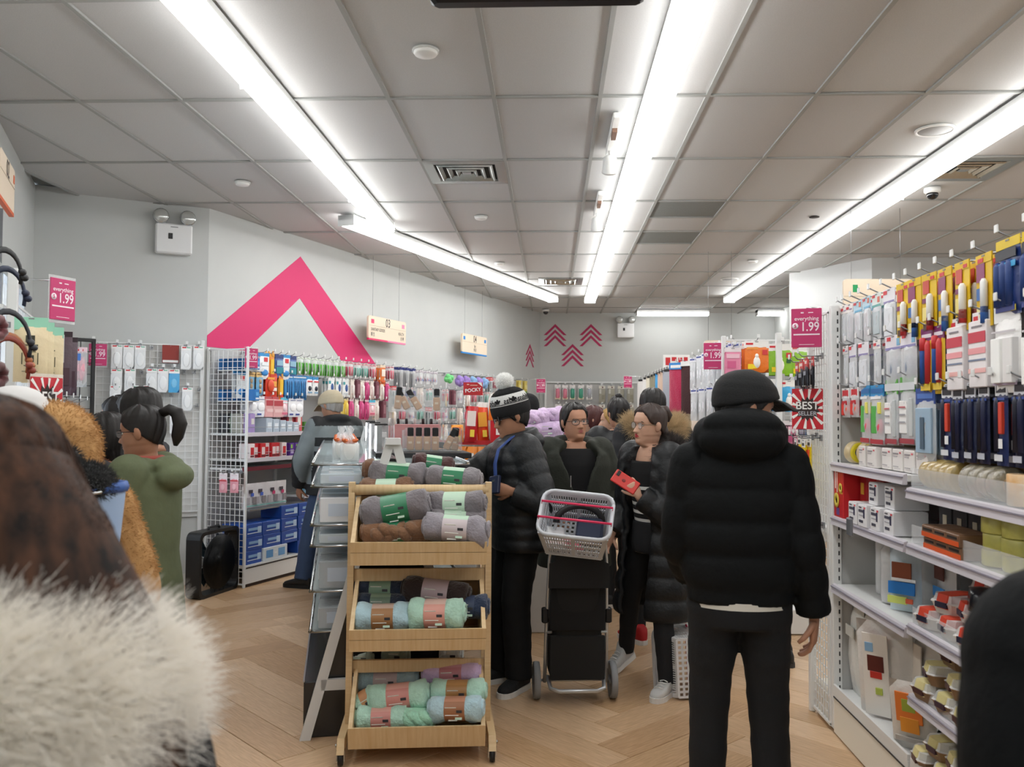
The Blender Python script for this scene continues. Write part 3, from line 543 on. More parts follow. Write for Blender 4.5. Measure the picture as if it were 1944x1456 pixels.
# ------------------------------------------------------------ everything-1.99 cards and best-seller cards
def price_card(label, loc, rz, w=.22, h=.3, big=True, group='pink price cards', tilt=0):
    t = thing('price_card', label, 'price sign', loc, (tilt, 0, rz), group)
    obj('card', MB().bbox((0, 0, 0), (w, .006, h), .002), mat('C2306A', .45, name='price_card_pink'), t)
    obj('clear_sleeve', MB().box((0, .005, .0), (w+.012, .002, h+.03)), mat('FFFFFF', .15, clear=.9), t)
    wt = mat('F4E4EC', .5, name='pale_lettering'); y = -.0038
    text('everything', w*.19, wt, t, (0, y, h*.235), bold=.01); text('1.99', w*.44, wt, t, (w*.11, y, h*.02), bold=.012, squeeze=.82)
    obj('store_mark', MB().box((-.02, y, h*.39), (w*.1, .001, w*.045)).box((.02, y, h*.39), (w*.16, .001, w*.03)), wt, t)
    a = MB().lathe([(w*.105, 0), (w*.105, -.001), (.001, -.001)], 18, 0, (-w*.37, y, h*.05), 'y'); obj('price_disc', a, wt, t)
    text('$', w*.17, mat('C2306A', .45, name='price_card_pink'), t, (-w*.37, y-.0015, h*.05), bold=.01)
    obj('underline', MB().box((0, y, -h*.17), (w*.86, .001, h*.035)).box((0, y, -h*.43), (w*.5, .001, h*.012)), wt, t)
    return t
def seller_card(label, loc, rz, w=.17, h=.22, group='best seller cards'):
    t = thing('best_seller_card', label, 'sign', loc, rz, group)
    obj('card', MB().bbox((0, 0, 0), (w, .004, h), .001), mat('C5202E', .45), t); obj('clear_holder', MB().box((0, .005, 0), (w+.02, .002, h+.03)), mat('FFFFFF', .12, clear=.9), t)
    q = MB()
    for k in range(14):
        a = 2*PI*k/14+.1; dx, dz = math.cos(a), math.sin(a); r1 = min(w/2/max(.01, abs(dx)), h/2/max(.01, abs(dz)))*.97; r0 = w*.3; p = (-dz, dx)
        q.add([(dx*r0-p[0]*.003, -.0028, dz*r0-p[1]*.003), (dx*r0+p[0]*.003, -.0028, dz*r0+p[1]*.003), (dx*r1+p[0]*.008, -.0028, dz*r1+p[1]*.008), (dx*r1-p[0]*.008, -.0028, dz*r1-p[1]*.008)], [(0, 1, 2, 3)])
    obj('ray', q, PAPER, t)
    b = MB(); n = 28; V = [((w*.42 if k % 2 else w*.32)*math.cos(2*PI*k/n), -.0034, (w*.42 if k % 2 else w*.3)*math.sin(2*PI*k/n)) for k in range(n)]; b.add(V, [tuple(range(n))[::-1]]); obj('burst', b, mat('30211F', .5), t)
    text('BEST', w*.36, PAPER, t, (0, -.0045, w*.1), bold=.015); text('SELLER', w*.2, mat('B9BCC4', .4), t, (0, -.0045, -w*.16), bold=.012)
    return t
# ------------------------------------------------------------ the stationery gondola on the near right
GX = 1.36; GB = 1.80; GY1 = 4.27
g = thing('gondola_shelf', 'tall white metal gondola of stationery and kitchen disposables beside the man in the cap', 'shelf', (GB, 2.8, 0), 0)
def gl(v): return (v[0]-GB, v[1]-2.8, v[2])
def gobj(name, mb, m, par=None): mb.v = [gl(p) if par is None or par is g else gl(p) for p in mb.v]; return obj(name, mb, m, par or g)
greyb = mat('B9B9B9', .5, name='shelf_back_metal', noise=.04, nscale=3)
for k, (ya, yb) in enumerate(((3.385, 4.25), (2.485, 3.365), (1.585, 2.465))): gobj('back_panel', MB().box((GB, (ya+yb)/2, 1.05), (.02, yb-ya, 1.98)), greyb)
gobj('end_panel', MB().box(((GX+.02+GB)/2, GY1, 1.03), (GB-GX-.04, .02, 1.98)), mat('C4C4C2', .45, name='end_panel_metal'))
def slotted(x, y, z0, z1, ax='x', s=1, nm='upright_post'):
    p = gobj(nm, MB().bbox((x, y, (z0+z1)/2), (.045, .035, z1-z0), .004), WMETAL)
    q = MB(); z = z0+.04
    while z < z1-.02: q.box((x+(.0215*s if ax == 'x' else .008), y-(.018 if ax == 'y' else 0), z), (.004 if ax == 'x' else .006, .006 if ax == 'x' else .004, .02)); z += .04
    o = gobj('slot', q, mat('3A3A3C', .8), p); tag(o, kind='stuff'); return p
slotted(GX+.022, 4.262, .02, 2.06, 'y')
for y in (3.375, 2.475): gobj('upright_post', MB().box((GB-.02, y, 1.05), (.03, .04, 2.0)), WMETAL)
lipm = mat('F2F4F6', .05, clear=.97, spec=.4, name='acrylic_lip'); railm = mat('D2CDD4', .3, name='price_rail', spec=.6)
def shelf(ya, yb, z, lip=.07, d=.43):
    s = gobj('shelf', MB().box((GB-d/2, (ya+yb)/2, z-.016), (d, yb-ya, .024)), WMETAL)
    x = GB-d; gobj('price_rail', MB().prism([(x, z+.002), (x-.014, z-.002), (x-.02, z-.04), (x, z-.042)], ya+.004, yb-.004, 'y'), railm, s)
    gobj('rail_line', MB().box((x-.0185, (ya+yb)/2, z-.012), (.006, yb-ya-.01, .005)), mat('8F8A98', .4), s)
    if lip: gobj('acrylic_lip', MB().box((x+.004, (ya+yb)/2, z+lip/2), (.003, yb-ya-.01, lip)), lipm, s)
B1, B2, B3 = (3.385, 4.25), (2.485, 3.365), (1.585, 2.465)
shelf(*B1, 1.298, 0); shelf(*B2, 1.25, .075); shelf(*B3, 1.25, .075)
shelf(*B1, 1.04, 0); shelf(*B2, 1.04, .07); shelf(*B3, 1.04, .07)
shelf(*B1, .715, 0); shelf(*B2, .74, .06); shelf(*B3, .74, .06)
shelf(*B2, .475, .05); shelf(*B3, .475, .05)
basem = mat('EEE9DC', .5, name='base_cream')
for ya, yb in (B1, B2, B3):
    bs = gobj('base_deck', MB().box(((GX+GB)/2, (ya+yb)/2, .195), (GB-GX, yb-ya, .03)), WMETAL)
    gobj('kick_panel', MB().box((GX+.012, (ya+yb)/2, .092), (.02, yb-ya-.006, .165)), basem, bs); gobj('gap_shade_strip', MB().box((GX-.0, (ya+yb)/2, .178), (.006, yb-ya-.02, .006)), BLACK, bs)  # solid black strip stands in for the shade between deck and kick panel
    gobj('deck_lip', MB().box((GX+.006, (ya+yb)/2, .222), (.012, yb-ya-.006, .026)), WMETAL, bs)
RG = lambda y, out, z: Vector((GB-.14-out, y, z))      # pegs stand out to the aisle; rz turns a pack to face it
AIS = -PI/2
T1, T2, T3 = 2.06, 1.86, 1.66
hook_row(g, 'stationery shelf', 'top row', [(4.22, T1, 'spoon', 3), (4.14, T1, 'spoon', 3), (4.03, T1, 'bluehead', 5), (3.92, T1, 'bluehead', 5), (3.8, T1, 'tealhead', 6), (3.66, T1, 'silver', 4), (3.52, T1, 'glue', 6), (3.41, T1, 'glueblue', 6), (3.28, T1, 'glue', 7), (3.15, T1, 'glueblue', 7), (3.02, T1, 'glue', 6), (2.87, T1, 'glueblue', 6), (2.72, T1+.02, 'battery', 5), (2.56, T1+.02, 'battery', 5), (2.42, T1, 'glue', 4)], RG, AIS)
hook_row(g, 'stationery shelf', 'second row', [(4.2, T2, 'spoon', 3), (4.1, T2, 'silver', 4), (3.96, T2, 'silver', 4), (3.8, T2, 'spoon', 3), (3.62, T2, 'scraper', 6), (3.47, T2, 'scraper', 5), (3.3, T2, 'gluestick', 4), (3.2, T2, 'gluestick', 4), (3.05, T2+.01, 'stripebox', 4), (2.89, T2+.01, 'stripebox', 4), (2.73, T2+.01, 'whitebag', 4), (2.56, T2, 'whitebag', 3)], RG, AIS)
hook_row(g, 'stationery shelf', 'third row', [(4.2, T3, 'redtool', 4), (4.08, T3, 'redtool', 4), (3.94, T3, 'brush', 5), (3.8, T3, 'brush', 4), (3.64, T3+.02, 'greenhead', 6), (3.48, T3+.02, 'greenhead', 5), (3.32, T3-.03, 'penset', 3), (3.14, T3-.02, 'marker', 6), (3.06, T3-.02, 'markerdark', 6), (2.97, T3-.02, 'markerdark', 6), (2.88, T3-.02, 'markerdark', 6), (2.77, T3-.02, 'marker', 5), (2.66, T3-.02, 'markerdark', 5), (2.54, T3-.02, 'markerdark', 4)], RG, AIS)
# goods standing on its shelves
TAPE = mat('C9B58C', .3, name='clear_tan_tape', spec=.7); TAPEG = mat('B49A5E', .25, name='golden_tape', spec=.7, noise=.15, nscale=20); CORE = mat('A88A60', .7, name='cardboard_core')
def tape(label, loc, r=.05, wd=.048, axis='x', m=TAPE, rz=0, group=None, wrap=False, side=None):
    t = thing('tape_roll', label, 'tape', loc, rz, group)
    obj('tape', MB().lathe([(r*.52, -wd/2), (r*.97, -wd/2), (r, -wd/2+.003), (r, wd/2-.003), (r*.97, wd/2), (r*.52, wd/2), (r*.52, -wd/2)], 24, 0, (0, 0, 0), axis), m, t)
    obj('core', MB().lathe([(r*.45, -wd/2-.001), (r*.53, -wd/2-.001), (r*.53, wd/2+.001), (r*.45, wd/2+.001), (r*.45, -wd/2-.001)], 20, 0, (0, 0, 0), axis), CORE, t)
    if side: obj('side_label', MB().lathe([(r*.56, -wd/2-.002), (r*.9, -wd/2-.002), (r*.9, -wd/2-.001)], 20, 0, (0, 0, 0), axis).lathe([(.2*r, -wd/2-.0025), (r*.45, -wd/2-.0025)], 12, 1, (0, 0, 0), axis), [mat(side[0], .5), mat(side[1], .5)], t)
    return t
z1 = 1.298
def on(px, py, X): p = atX(px, py, X); return p
tape('tape roll with yellow and blue side label at the far shelf end', (1.45, 4.17, z1+.05), .052, .05, 'y', TAPE, .2, side=('E6D22A', '2B55B0'))
tape('second tape roll with yellow and blue side label beside the white cartons', (1.47, 4.06, z1+.05), .052, .05, 'y', TAPE, .1, side=('E6D22A', '2B55B0'))
tape('third tan tape roll touching the yellow labelled ones', (1.48, 3.99, z1+.05), .052, .05, 'y', TAPE, 0)
for k, (x, y) in enumerate(((1.55, 4.16), (1.58, 4.03), (1.56, 3.88))): tape(f'{("pale", "milky", "shiny tan")[k]} tape roll lying flat on top of the {ORD[k]} back stack', (x, y, z1+.155), .055, .05, 'z')
for k, (x, y) in enumerate(((1.56, 4.16), (1.58, 4.03), (1.57, 3.88))): tape(f'tape roll lying flat under the top one in the {ORD[k]} back stack', (x, y, z1+.1), .055, .05, 'z')
for k, (x, y) in enumerate(((1.56, 4.16), (1.58, 4.03), (1.57, 3.88))): tape(f'lowest flat tape roll of the {ORD[k]} back stack on the upper shelf', (x, y, z1+.045), .055, .05, 'z')
for k in range(3): tape(f'brown parcel tape roll standing behind the white cartons, {ORD[k]} from the far end', (1.66, 3.78-.1*k, z1+.06+.06), .062, .05, 'y', mat('8A6A42', .35))
for k in range(3): tag(obj('carton', MB().bbox((1.66, 3.78-.1*k, z1+.03), (.1, .085, .058), .003), mat('A8A29A', .6)), f'plain grey carton under the {ORD[k]} brown parcel tape roll', 'box')
tag(obj('clear_tray', MB().bbox((1.6, 3.72, z1+.125), (.12, .12, .03), .008), mat('DDE6E6', .15, clear=.5)), 'flat clear tray lying on top of the white cartons', 'tray')
WB = mat('E6E0DC', .5, name='white_carton'); 
def carton(label, c, d, m, lines=(), face='x', rz=0, group=None, logo=None, name='carton'):
    """a printed carton whose printed face looks into the aisle (-x)"""
    t = thing(name, label, 'box', c, rz, group)
    obj('box', MB().bbox((0, 0, d[2]/2), d, .003), m, t); obj('lid_flap', MB().box((0, 0, d[2]+.0006), (d[0]*.97, d[1]*.97, .0012)).box((0, 0, d[2]+.0015), (d[0]*.9, .003, .0012)), m, t)
    q = MB(); ms = []
    for (y, z, w, h, c2) in lines:
        q.box((-d[0]/2-.001, y*d[1], z*d[2]), (.0014, w*d[1], h*d[2]), len(ms)); ms.append(mat(c2, .5))
    if ms: obj('printing', q, ms, t)
    return t
WL = ((.15, .8, .5, .07, '9A9496'), (.2, .68, .4, .05, 'B5AEB0'), (-.3, .85, .15, .08, 'D8606A'), (.15, .2, .5, .05, 'B5AEB0'), (0, .12, .6, .03, 'C8C0C0'))
for k in range(6): carton(f'small white carton with grey print on the upper shelf, {ORD[k]} from the far post', (1.47+(k > 1)*.02, 3.93-.115*k, z1), (.16, .1 if k else .075, .088), WB, WL, group=None)
TAN = TAPEG
for k in range(5): tape(f'golden tape roll standing in the row behind the clear lip, {ORD[k]} from the far end', (1.445, 3.315-.052*k, 1.25+.056), .056, .049, 'y', TAPEG, .04)
tape('big flat golden tape spool lying on top of the tape heap', (1.53, 3.03, 1.25+.165), .1, .05, 'z', mat('BDA377', .35, noise=.1, nscale=9))
tape('brown under-spool beneath the big flat golden spool', (1.54, 3.04, 1.25+.11), .09, .05, 'z', mat('A57F4E', .5))
tape('lowest wide spool carrying the two spools above it', (1.55, 3.05, 1.25+.043), .095, .082, 'z', mat('8F7A58', .5))
tape('tan spool leaning behind the big flat spool', (1.62, 3.2, 1.25+.09), .09, .05, 'y', mat('BC9A68', .4))
for k in range(4): tape(f'plastic wrapped tape roll in front of the spools, {ORD[k]} from the golden row', (1.44, 2.98-.062*k, 1.25+.056), .056, .056, 'y', mat('8E8570', .18, spec=.9, noise=.3, nscale=30, bump=.5, bscale=60))
tape('orange banded white tape roll at the near shelf end', (1.45, 2.68, 1.25+.05), .065, .095, 'z', mat('E6DCCB', .3, noise=.25, nscale=14, h2='E0A85A'))
for k in range(3): tape(f'wrapped dark tape roll heaped at the back of the shelf, {ORD[k]} of three', (1.62, 2.86-.11*k, 1.25+.062), .06, .055, 'y', mat('7F7460', .2, spec=.9, bump=.4, bscale=60))
# second shelf
z2 = 1.04
t = carton('tall red printed board box with yellow round tape pictures', (1.46, 4.17, z2), (.19, .13, .235), mat('C8242A', .4), ((.3, .75, .08, .35, 'F2E6DC'), (.12, .7, .06, .4, 'F2E6DC'), (-.3, .5, .3, .03, 'E8B84A'), (.05, .12, .3, .14, '6A4A8A')))
obj('round_picture', MB().lathe([(.035, -.001), (.035, -.0035), (.014, -.0035), (.014, -.001)], 20, 0, (-.096, .02, .08), 'x').lathe([(.024, -.001), (.024, -.003), (.01, -.003), (.01, -.001)], 20, 0, (-.096, -.035, .14), 'x'), mat('D8C04A', .4), t)
for k in range(3): carton(f'dark red carton behind the tall red box, {ORD[k]} from it', (1.52, 4.04-.1*k, z2), (.17, .09, .21), mat('A01E22', .4), ((.1, .7, .4, .25, 'C2952E'), (0, .3, .1, .3, 'C8403A')))
BXL = ((.2, .88, .3, .05, '3A3A44'), (.1, .72, .55, .12, '4A4A58'), (-.32, .88, .16, .08, 'D8404A'), (.1, .52, .5, .03, '9A9AA4'), (.1, .25, .45, .12, '4A4A58'), (-.25, .62, .14, .4, '2A2A4A'))
BW_ = mat('E9E8EA', .45, name='boxed_tape_white'); NAVY = mat('1F2554', .45)
spots = [(1.42, 3.94, 0), (1.42, 3.82, 0), (1.43, 3.7, 0), (1.44, 3.58, 0), (1.46, 3.8, .098), (1.46, 3.62, .098), (1.52, 3.68, .2)]
for k, (x, y, dz) in enumerate(spots): carton(f'white and navy tape box, {("bottom layer", "upper layer", "topmost")[0 if dz == 0 else 1 if dz < .15 else 2]}, {ORD[k if dz == 0 else k-4 if dz < .15 else 0]} from the far end', (x, y, z2+dz), (.14, .1, .095), BW_ , BXL)
for k in range(4): carton(f'black boxed tape roll at the back of the second shelf, {ORD[k]} from the white boxes', (1.55, 3.32-.115*k, z2), (.14, .105, .17), mat('17181D', .35), ((0, .55, .3, .22, 'C8BFA8'), (0, .36, .6, .06, '6A6A70')))
for k in range(6): carton(f'flat brown carton with orange band behind the clear lip, {ORD[k]} of the stack', (1.45-.002*k, 3.2-.1*(k % 3), z2+.043*(k//3)), (.16, .098, .042), mat('7A5A42', .5), ((0, .25, .98, .4, 'DE5A24'), (0, .7, .7, .2, '2A2422')))
for k in range(6): tape(f'yellowish clear tape roll at the near end, {ORD[k]} counted upward from the shelf', (1.45+.005*(k % 2), 2.86-.12*(k//3), z2+.028+.052*(k % 3)), .056, .05, 'z', mat('C9C46A', .25, spec=.8, noise=.15, nscale=20))
for k in range(3): tape(f'brown packing tape roll behind the yellowish ones, {ORD[k]} from the post', (1.58, 2.9-.12*k, z2+.09), .056, .15, 'z', mat('B5A058', .3, spec=.7))
# third shelf: sleeves of cups and plates in clear bags
FOAM = mat('EDEDEA', .7, name='white_foam'); z3 = .715
def sleeve(label, loc, r, h, n, rz=0, tilt=(0, 0, 0), plate=False):
    t = thing('foam_cup_sleeve' if not plate else 'foam_plate_sleeve', label, 'cups' if not plate else 'plates', loc, (tilt[0], tilt[1], rz))
    q = MB()
    for k in range(n):
        z = k*h/n; q.lathe([(r*.8, z), (r*.98, z+h/n*.55), (r, z+h/n*.75), (r*.97, z+h/n*.95), (r*.8, z+h/n*.96)], 16)
    obj('stacked_rim', q, FOAM, t); b = MB(); b.lathe([(.01, -.002), (r*1.04, .004), (r*1.07, h*.3), (r*1.04, h*.7), (r*1.06, h), (r*.7, h+.035), (.012, h+.05), (.03, h+.075)], 14); obj('clear_bag', b, film(clear=.62), t); return t
sleeve('slim sleeve of white foam cups leaning on the end panel', (1.52, 4.02, z3), .036, .235, 9)
sleeve('second slim sleeve of white foam cups next to the first', (1.58, 3.93, z3), .036, .235, 9)
sleeve('wide wrapped stack of white foam bowls beside the cup sleeves', (1.5, 3.83, z3), .062, .22, 8)
sleeve('wide wrapped stack of white foam bowls set at the back', (1.63, 3.73, z3), .062, .22, 8)
def printed_bag(label, loc, w, h, d, col, prints, rz=AIS, tilt=0, m=None, name='printed_bag'):
    t = thing(name, label, 'bag', loc, (tilt, 0, rz)); b = pouch(w, h, d, h); obj('pouch', b, m or mat(col, .25, spec=.7, bump=.4, bscale=30), t)
    q = MB(); ms = []
    for (x, z, ww, hh, c) in prints:
        a, bz = x/(w/2), (z-h/2)/(h/2); bul = max(0, (1-a**4)*(1-bz**4)); q.bbox((x, -d/2*bul-.004-.0012*len(ms), z), (ww, .006, hh), .001, len(ms)); ms.append(mat(c, .4))
    if ms: obj('label_patch', q, ms, t)
    return t
printed_bag('blue and white bag of straws with a food picture', (1.47, 3.66, z3), .13, .27, .07, 'CFE0EA', [(0, .17, .08, .07, '8A4A32'), (0, .1, .11, .05, '2A7FD0'), (-.02, .05, .08, .03, 'D8E47A'), (.01, .135, .1, .012, 'F2F4F6'), (.03, .05, .03, .02, 'E86A4A')], rz=-.8)
printed_bag('white bag with a brown picture behind the straw bag', (1.6, 3.56, z3), .13, .27, .07, 'E8E8E8', [(0, .18, .08, .06, '6A3A30'), (0, .1, .1, .04, '3A8AD0')])
for k in range(3): printed_bag(f'white opaque bag at the back of the third shelf, {ORD[k]} from the bowls', (1.64, 3.3-.16*k, .74), .15, .24, .06, 'DADAD8', [(0, .15, .09, .05, 'B9C4CC')])
def clam(label, loc, w, d, h, col, lab, rz=0, tilt=(0, 0), clearlid=True, group=None, name='takeout_container'):
    t = thing(name, label, 'container', loc, (tilt[0], tilt[1], rz), group)
    b = MB(); 
    def rr(x, y, z, r=.02): return [(-x+r, -y, z), (x-r, -y, z), (x, -y+r, z), (x, y-r, z), (x-r, y, z), (-x+r, y, z), (-x, y-r, z), (-x, -y+r, z)]
    b.loft([rr(w*.4, d*.4, 0), rr(w*.48, d*.48, h*.55), rr(w*.5, d*.5, h*.57), rr(w*.5, d*.5, h*.6), rr(w*.47, d*.47, h*.6)], 0, False); obj('tray', b, mat(col, .5), t)
    l = MB(); l.loft([rr(w*.5, d*.5, h*.61), rr(w*.46, d*.46, h*.66), rr(w*.42, d*.42, h), rr(w*.3, d*.3, h*1.01)], 0, False, (False, True)); obj('lid', l, film('F4F6F6', .6), t)
    if lab: obj('wrap_label', MB().loft([rr(w*.47, d*.24, h*.3, .01), rr(w*.49, d*.24, h*.62, .01), rr(w*.44, d*.24, h*1.03, .01), rr(w*.3, d*.24, h*1.05, .01)], 0, False).box((-w*.475, 0, h*.5), (.012, d*.4, h*.28), 1), [mat(lab[0], .45), mat(lab[1], .45)], t)
    return t
k = 0
for (x, y, z, a) in ((1.44, 3.28, .742, .2), (1.45, 3.12, .742, -.1), (1.44, 2.96, .742, .15), (1.47, 3.2, .812, .3), (1.48, 3.04, .812, -.2), (1.6, 3.14, .742, .1), (1.58, 2.98, .742, 0), (1.55, 3.08, .882, .1)):
    clam(f'clear container with red and black label in the heap, {ORD[k]} from the far end', (x, y, z), .15, .14, .07, 'DAD4CC', ('D84428', '2A2A40'), a); k += 1
t = thing('tumbler', 'dark tumbler with silver band lying on the labelled containers', 'tumbler', (1.5, 2.95, .9), (PI/2-.1, 0, -1.9))
obj('cup', MB().lathe([(.036, -.1), (.042, -.06), (.047, .03), (.047, .07), (.04, .1), (.01, .1)], 24), mat('22242C', .2), t); obj('band', MB().lathe([(.0435, -.06), (.046, -.06), (.0485, -.01), (.0465, -.01)], 24), CHROME, t)
# base deck
zb = .21
for k, (y, x) in enumerate(((4.16, 1.45), (4.07, 1.47), (4.14, 1.6), (3.98, 1.62))):
    printed_bag(f'tall white wrapped stack of foam trays on the base deck, {ORD[k]} from the post', (x, y, zb), .15, .42, .075, 'E6E6E2', [(0, .3, .1, .05, 'DADBD6')])
printed_bag('clear bag of foam trays with orange label and picture of a bowl', (1.48, 3.88, zb), .24, .42, .1, 'EDEAE6', [(-.02, .2, .11, .36, 'F2EDE6'), (-.02, .36, .1, .03, 'E8642A'), (-.02, .25, .07, .07, '5A1E1C'), (-.02, .2, .05, .03, 'C8342A'), (-.03, .07, .08, .08, 'EE7A1E'), (-.01, .13, .03, .03, 'B8C85A'), (-.045, .32, .035, .04, '8AB4D8')], tilt=.12, rz=-.75)
printed_bag('smaller bag of trays with orange label leaning at the front edge', (1.44, 3.5, zb), .17, .28, .07, 'E8E4DE', [(0, .19, .1, .12, 'F0843A'), (0, .12, .07, .06, 'F2A03A'), (0, .2, .05, .05, 'A8B84A'), (0, .06, .12, .02, 'B9B4AE')], tilt=.18, rz=-.75)
printed_bag('clear bag of foam trays behind the orange labelled one', (1.6, 3.76, zb), .24, .4, .1, 'E6E4E0', [(0, .2, .12, .3, 'EDE4D8'), (0, .3, .08, .04, 'E8A04A')])
LBS = [('E2D69A', '4A2A2C'), ('D8CC90', '3F2A3A')]
k = 0
for zz, rows in ((.477, ((1.43, 3.28), (1.44, 3.12), (1.43, 2.96), (1.44, 2.8), (1.57, 3.22), (1.57, 3.06), (1.57, 2.9))), (.548, ((1.45, 3.24), (1.46, 3.08), (1.45, 2.92), (1.58, 3.16), (1.58, 3.0))), (.618, ((1.5, 3.2), (1.5, 3.04), (1.5, 2.88)))):
    for (x, y) in rows:
        clam(f'brown box with yellow label, lower shelf heap, {ORD[k]} counted up from the far bottom', (x, y, zz), .16, .145, .07, '8A6B4C', LBS[k % 2], R.uniform(-.25, .25)); k += 1
k = 0
for zz, rows in ((.21, ((1.44, 3.32), (1.45, 3.16), (1.44, 3.0), (1.44, 2.84), (1.58, 3.26), (1.58, 3.1), (1.58, 2.94))), (.281, ((1.46, 3.24), (1.46, 3.08), (1.47, 2.92), (1.58, 3.16)))):
    for (x, y) in rows:
        clam(f'brown box with yellow label, base deck heap, {ORD[k]} counted up from the far bottom', (x, y, zz), .16, .145, .07, '8A6B4C', LBS[k % 2], R.uniform(-.25, .25)); k += 1
# ------------------------------------------------------------ end-cap at its far end with wire sides
def wire_grid(w, h, nx, nz, r=.0025, fr=.006):
    q = MB()
    for i in range(nx+1): q.box((-w/2+w*i/nx, 0, h/2), (r*2, r*2, h))
    for j in range(nz+1): q.box((0, -r*1.6, h*j/nz), (w, r*2, r*2))
    for s in (-1, 1): q.box((s*w/2, 0, h/2), (fr*2, fr*2, h))
    for z in (0, h): q.box((0, 0, z), (w+fr*2, fr*2, fr*2))
    return q
e = thing('end_cap_rack', 'white wire sided end-cap at the far end of the stationery shelf', 'rack', (1.36, 4.42, 0))
o = tag(obj('wire_side', wire_grid(.27, 2.0, 7, 48), WMETAL, e, (0, 0, .03), PI/2), kind='stuff')
o = tag(obj('wire_side', wire_grid(.27, 2.0, 7, 48), WMETAL, e, (.86, 0, .03), PI/2), kind='stuff')
obj('post', MB().bbox((-.005, .145, 1.03), (.03, .03, 2.06), .004), WMETAL, e); obj('post', MB().bbox((.865, .145, 1.03), (.03, .03, 2.06), .004), WMETAL, e)
obj('base', MB().bbox((.43, .01, .09), (.84, .24, .17), .006), basem, e); obj('shelf', MB().box((.43, .0, .95), (.82, .24, .02)), WMETAL, e)
ES = lambda y, out, z: Vector((1.345-out, y, z))
hook_row(e, 'end-cap side', 'upper row', [(4.36, 1.82, 'penpack', 2), (4.44, 1.81, 'penpack', 2), (4.52, 1.80, 'penpack', 2)], ES, AIS, .09, .03)
hook_row(e, 'end-cap side', 'middle row', [(4.38, 1.41, 'knife', 2), (4.45, 1.42, 'knife', 3), (4.52, 1.41, 'knife', 2)], ES, AIS, .1, .026)
hook_row(e, 'end-cap side', 'low row', [(4.35, .98, 'scissors', 2), (4.42, .98, 'scissors', 2), (4.49, .98, 'scissors', 2)], ES, AIS, .08, .03)
hook_row(e, 'end-cap side', 'lowest row', [(4.38, .8, 'nightblue', 2)], ES, AIS, .07, .03)
seller_card('red best seller card with white rays hung on the wire end-cap side', (1.295, 4.42, 1.555), -.42, .15, .205)
obj('arm', MB().tube([(1.345-1.36, .0, 1.67), (1.27-1.36, 0, 1.67)], .004), CHROME, e)
price_card('pink price card on a stalk at the far top of the stationery shelf', (1.275, 4.36, 1.96), -.3, .145, .195)
obj('arm', MB().tube([(-.015, -.06, 2.06), (-.085, -.06, 2.06)], .004), CHROME, e)
# ------------------------------------------------------------ sanitary goods run along the slanting wall
RZL = math.atan2(NW.x, -NW.y)
sr = thing('pegged_shelf', 'long white pegged wall shelf of sanitary goods under the big pink chevron', 'shelf', (WC[3].x, WC[3].y, 0), RZL)
# local frame of the run: x along the wall (away from us), -y out into the room
def uW(px, py, d): p = atP(px, py, W(0, d, 0), (NW.x, NW.y, 0)); return (Vector((p.x, p.y))-WC[3]).dot(UW), p.z
NB = 8
for b in range(NB):
    a = b*.92; obj('back_panel', MB().box((a+.46, -.035, 1.08), (.9, .02, 2.0)), greyb, sr)
    if b: obj('upright_post', MB().box((a, -.05, 1.05), (.03, .03, 2.06)), WMETAL, sr)
    bs = obj('base_deck', MB().box((a+.46, -.25, .175), (.9, .42, .024)), WMETAL, sr)
    obj('kick_panel', MB().box((a+.46, -.455, .095), (.895, .014, .13)), WMETAL, bs); obj('plinth', MB().box((a+.46, -.44, .016), (.9, .02, .03)), mat('3A2A24', .7), bs); obj('gap_shade_strip', MB().box((a+.46, -.462, .168), (.88, .006, .008)), mat('2A1A16', .7), bs)  # thin dark strip on the deck edge, shade put in as colour
o = tag(obj('wire_side', wire_grid(.42, 2.04, 8, 38), WMETAL, sr, (0, -.24, .03), PI/2), kind='stuff')
obj('corner_post', MB().bbox((0, -.455, 1.045), (.022, .022, 2.09), .003), WMETAL, sr); obj('corner_post', MB().bbox((0, -.02, 1.045), (.022, .022, 2.09), .003), WMETAL, sr)
def lshelf(u0, u1, z, d=.38, m=None, strip=None):
    s = obj('shelf', MB().box(((u0+u1)/2, -.04-d/2, z-.013), (u1-u0, d, .02)), m or WMETAL, sr)
    obj('price_rail', MB().box(((u0+u1)/2, -.045-d, z-.012), (u1-u0, .01, .036)), strip or railm, s)
    if m is None: obj('wire_guard', MB().tube([(u0+.02, -.035-d, z), (u0+.02, -.035-d, z+.05), (u1-.02, -.035-d, z+.05), (u1-.02, -.035-d, z)], .003, 5), STEEL, s)
lshelf(.02, 1.8, 1.335, .4); lshelf(.02, .9, 1.11, .4); lshelf(.02, 1.8, 1.03, .36, strip=mat('7A2034', .5)); 
for b in range(1, NB): lshelf(b*.92+.02, b*.92+.9, 1.12, .34); lshelf(b*.92+.02, b*.92+.9, .72, .34)
def px_row(rack, row, z, items, d=.4, frm=None, prt=None, rz=None, dep=.28, gap=.045, nmax=3):
    spots = []
    for it in items:
        px, kind = it[0], it[1]; n = it[2] if len(it) > 2 else nmax
        spots.append((frm(px), z, kind, n))
    return spots
LWp = lambda u, out, z: W(u, .07+out, z)
u_ = lambda px, py=700: uW(px, py, .36)[0]
r1 = [(509, 'whiteblue', 3), (523, 'orangehand', 3), (537, 'nightblue', 4), (549, 'whiteblue', 2), (562, 'nightblue', 4)] + [(577+i*13.5, 'greenbottle', 3) for i in range(7)] + [(672, 'pinkset', 3), (687, 'mintset', 2), (701, 'mintset', 3), (716, 'pinkset', 3), (733, 'orangetri', 3), (750, 'pinkset', 3), (768, 'darkbrush', 3), (780, 'darkbrush', 3), (792, 'darkbrush', 3)]
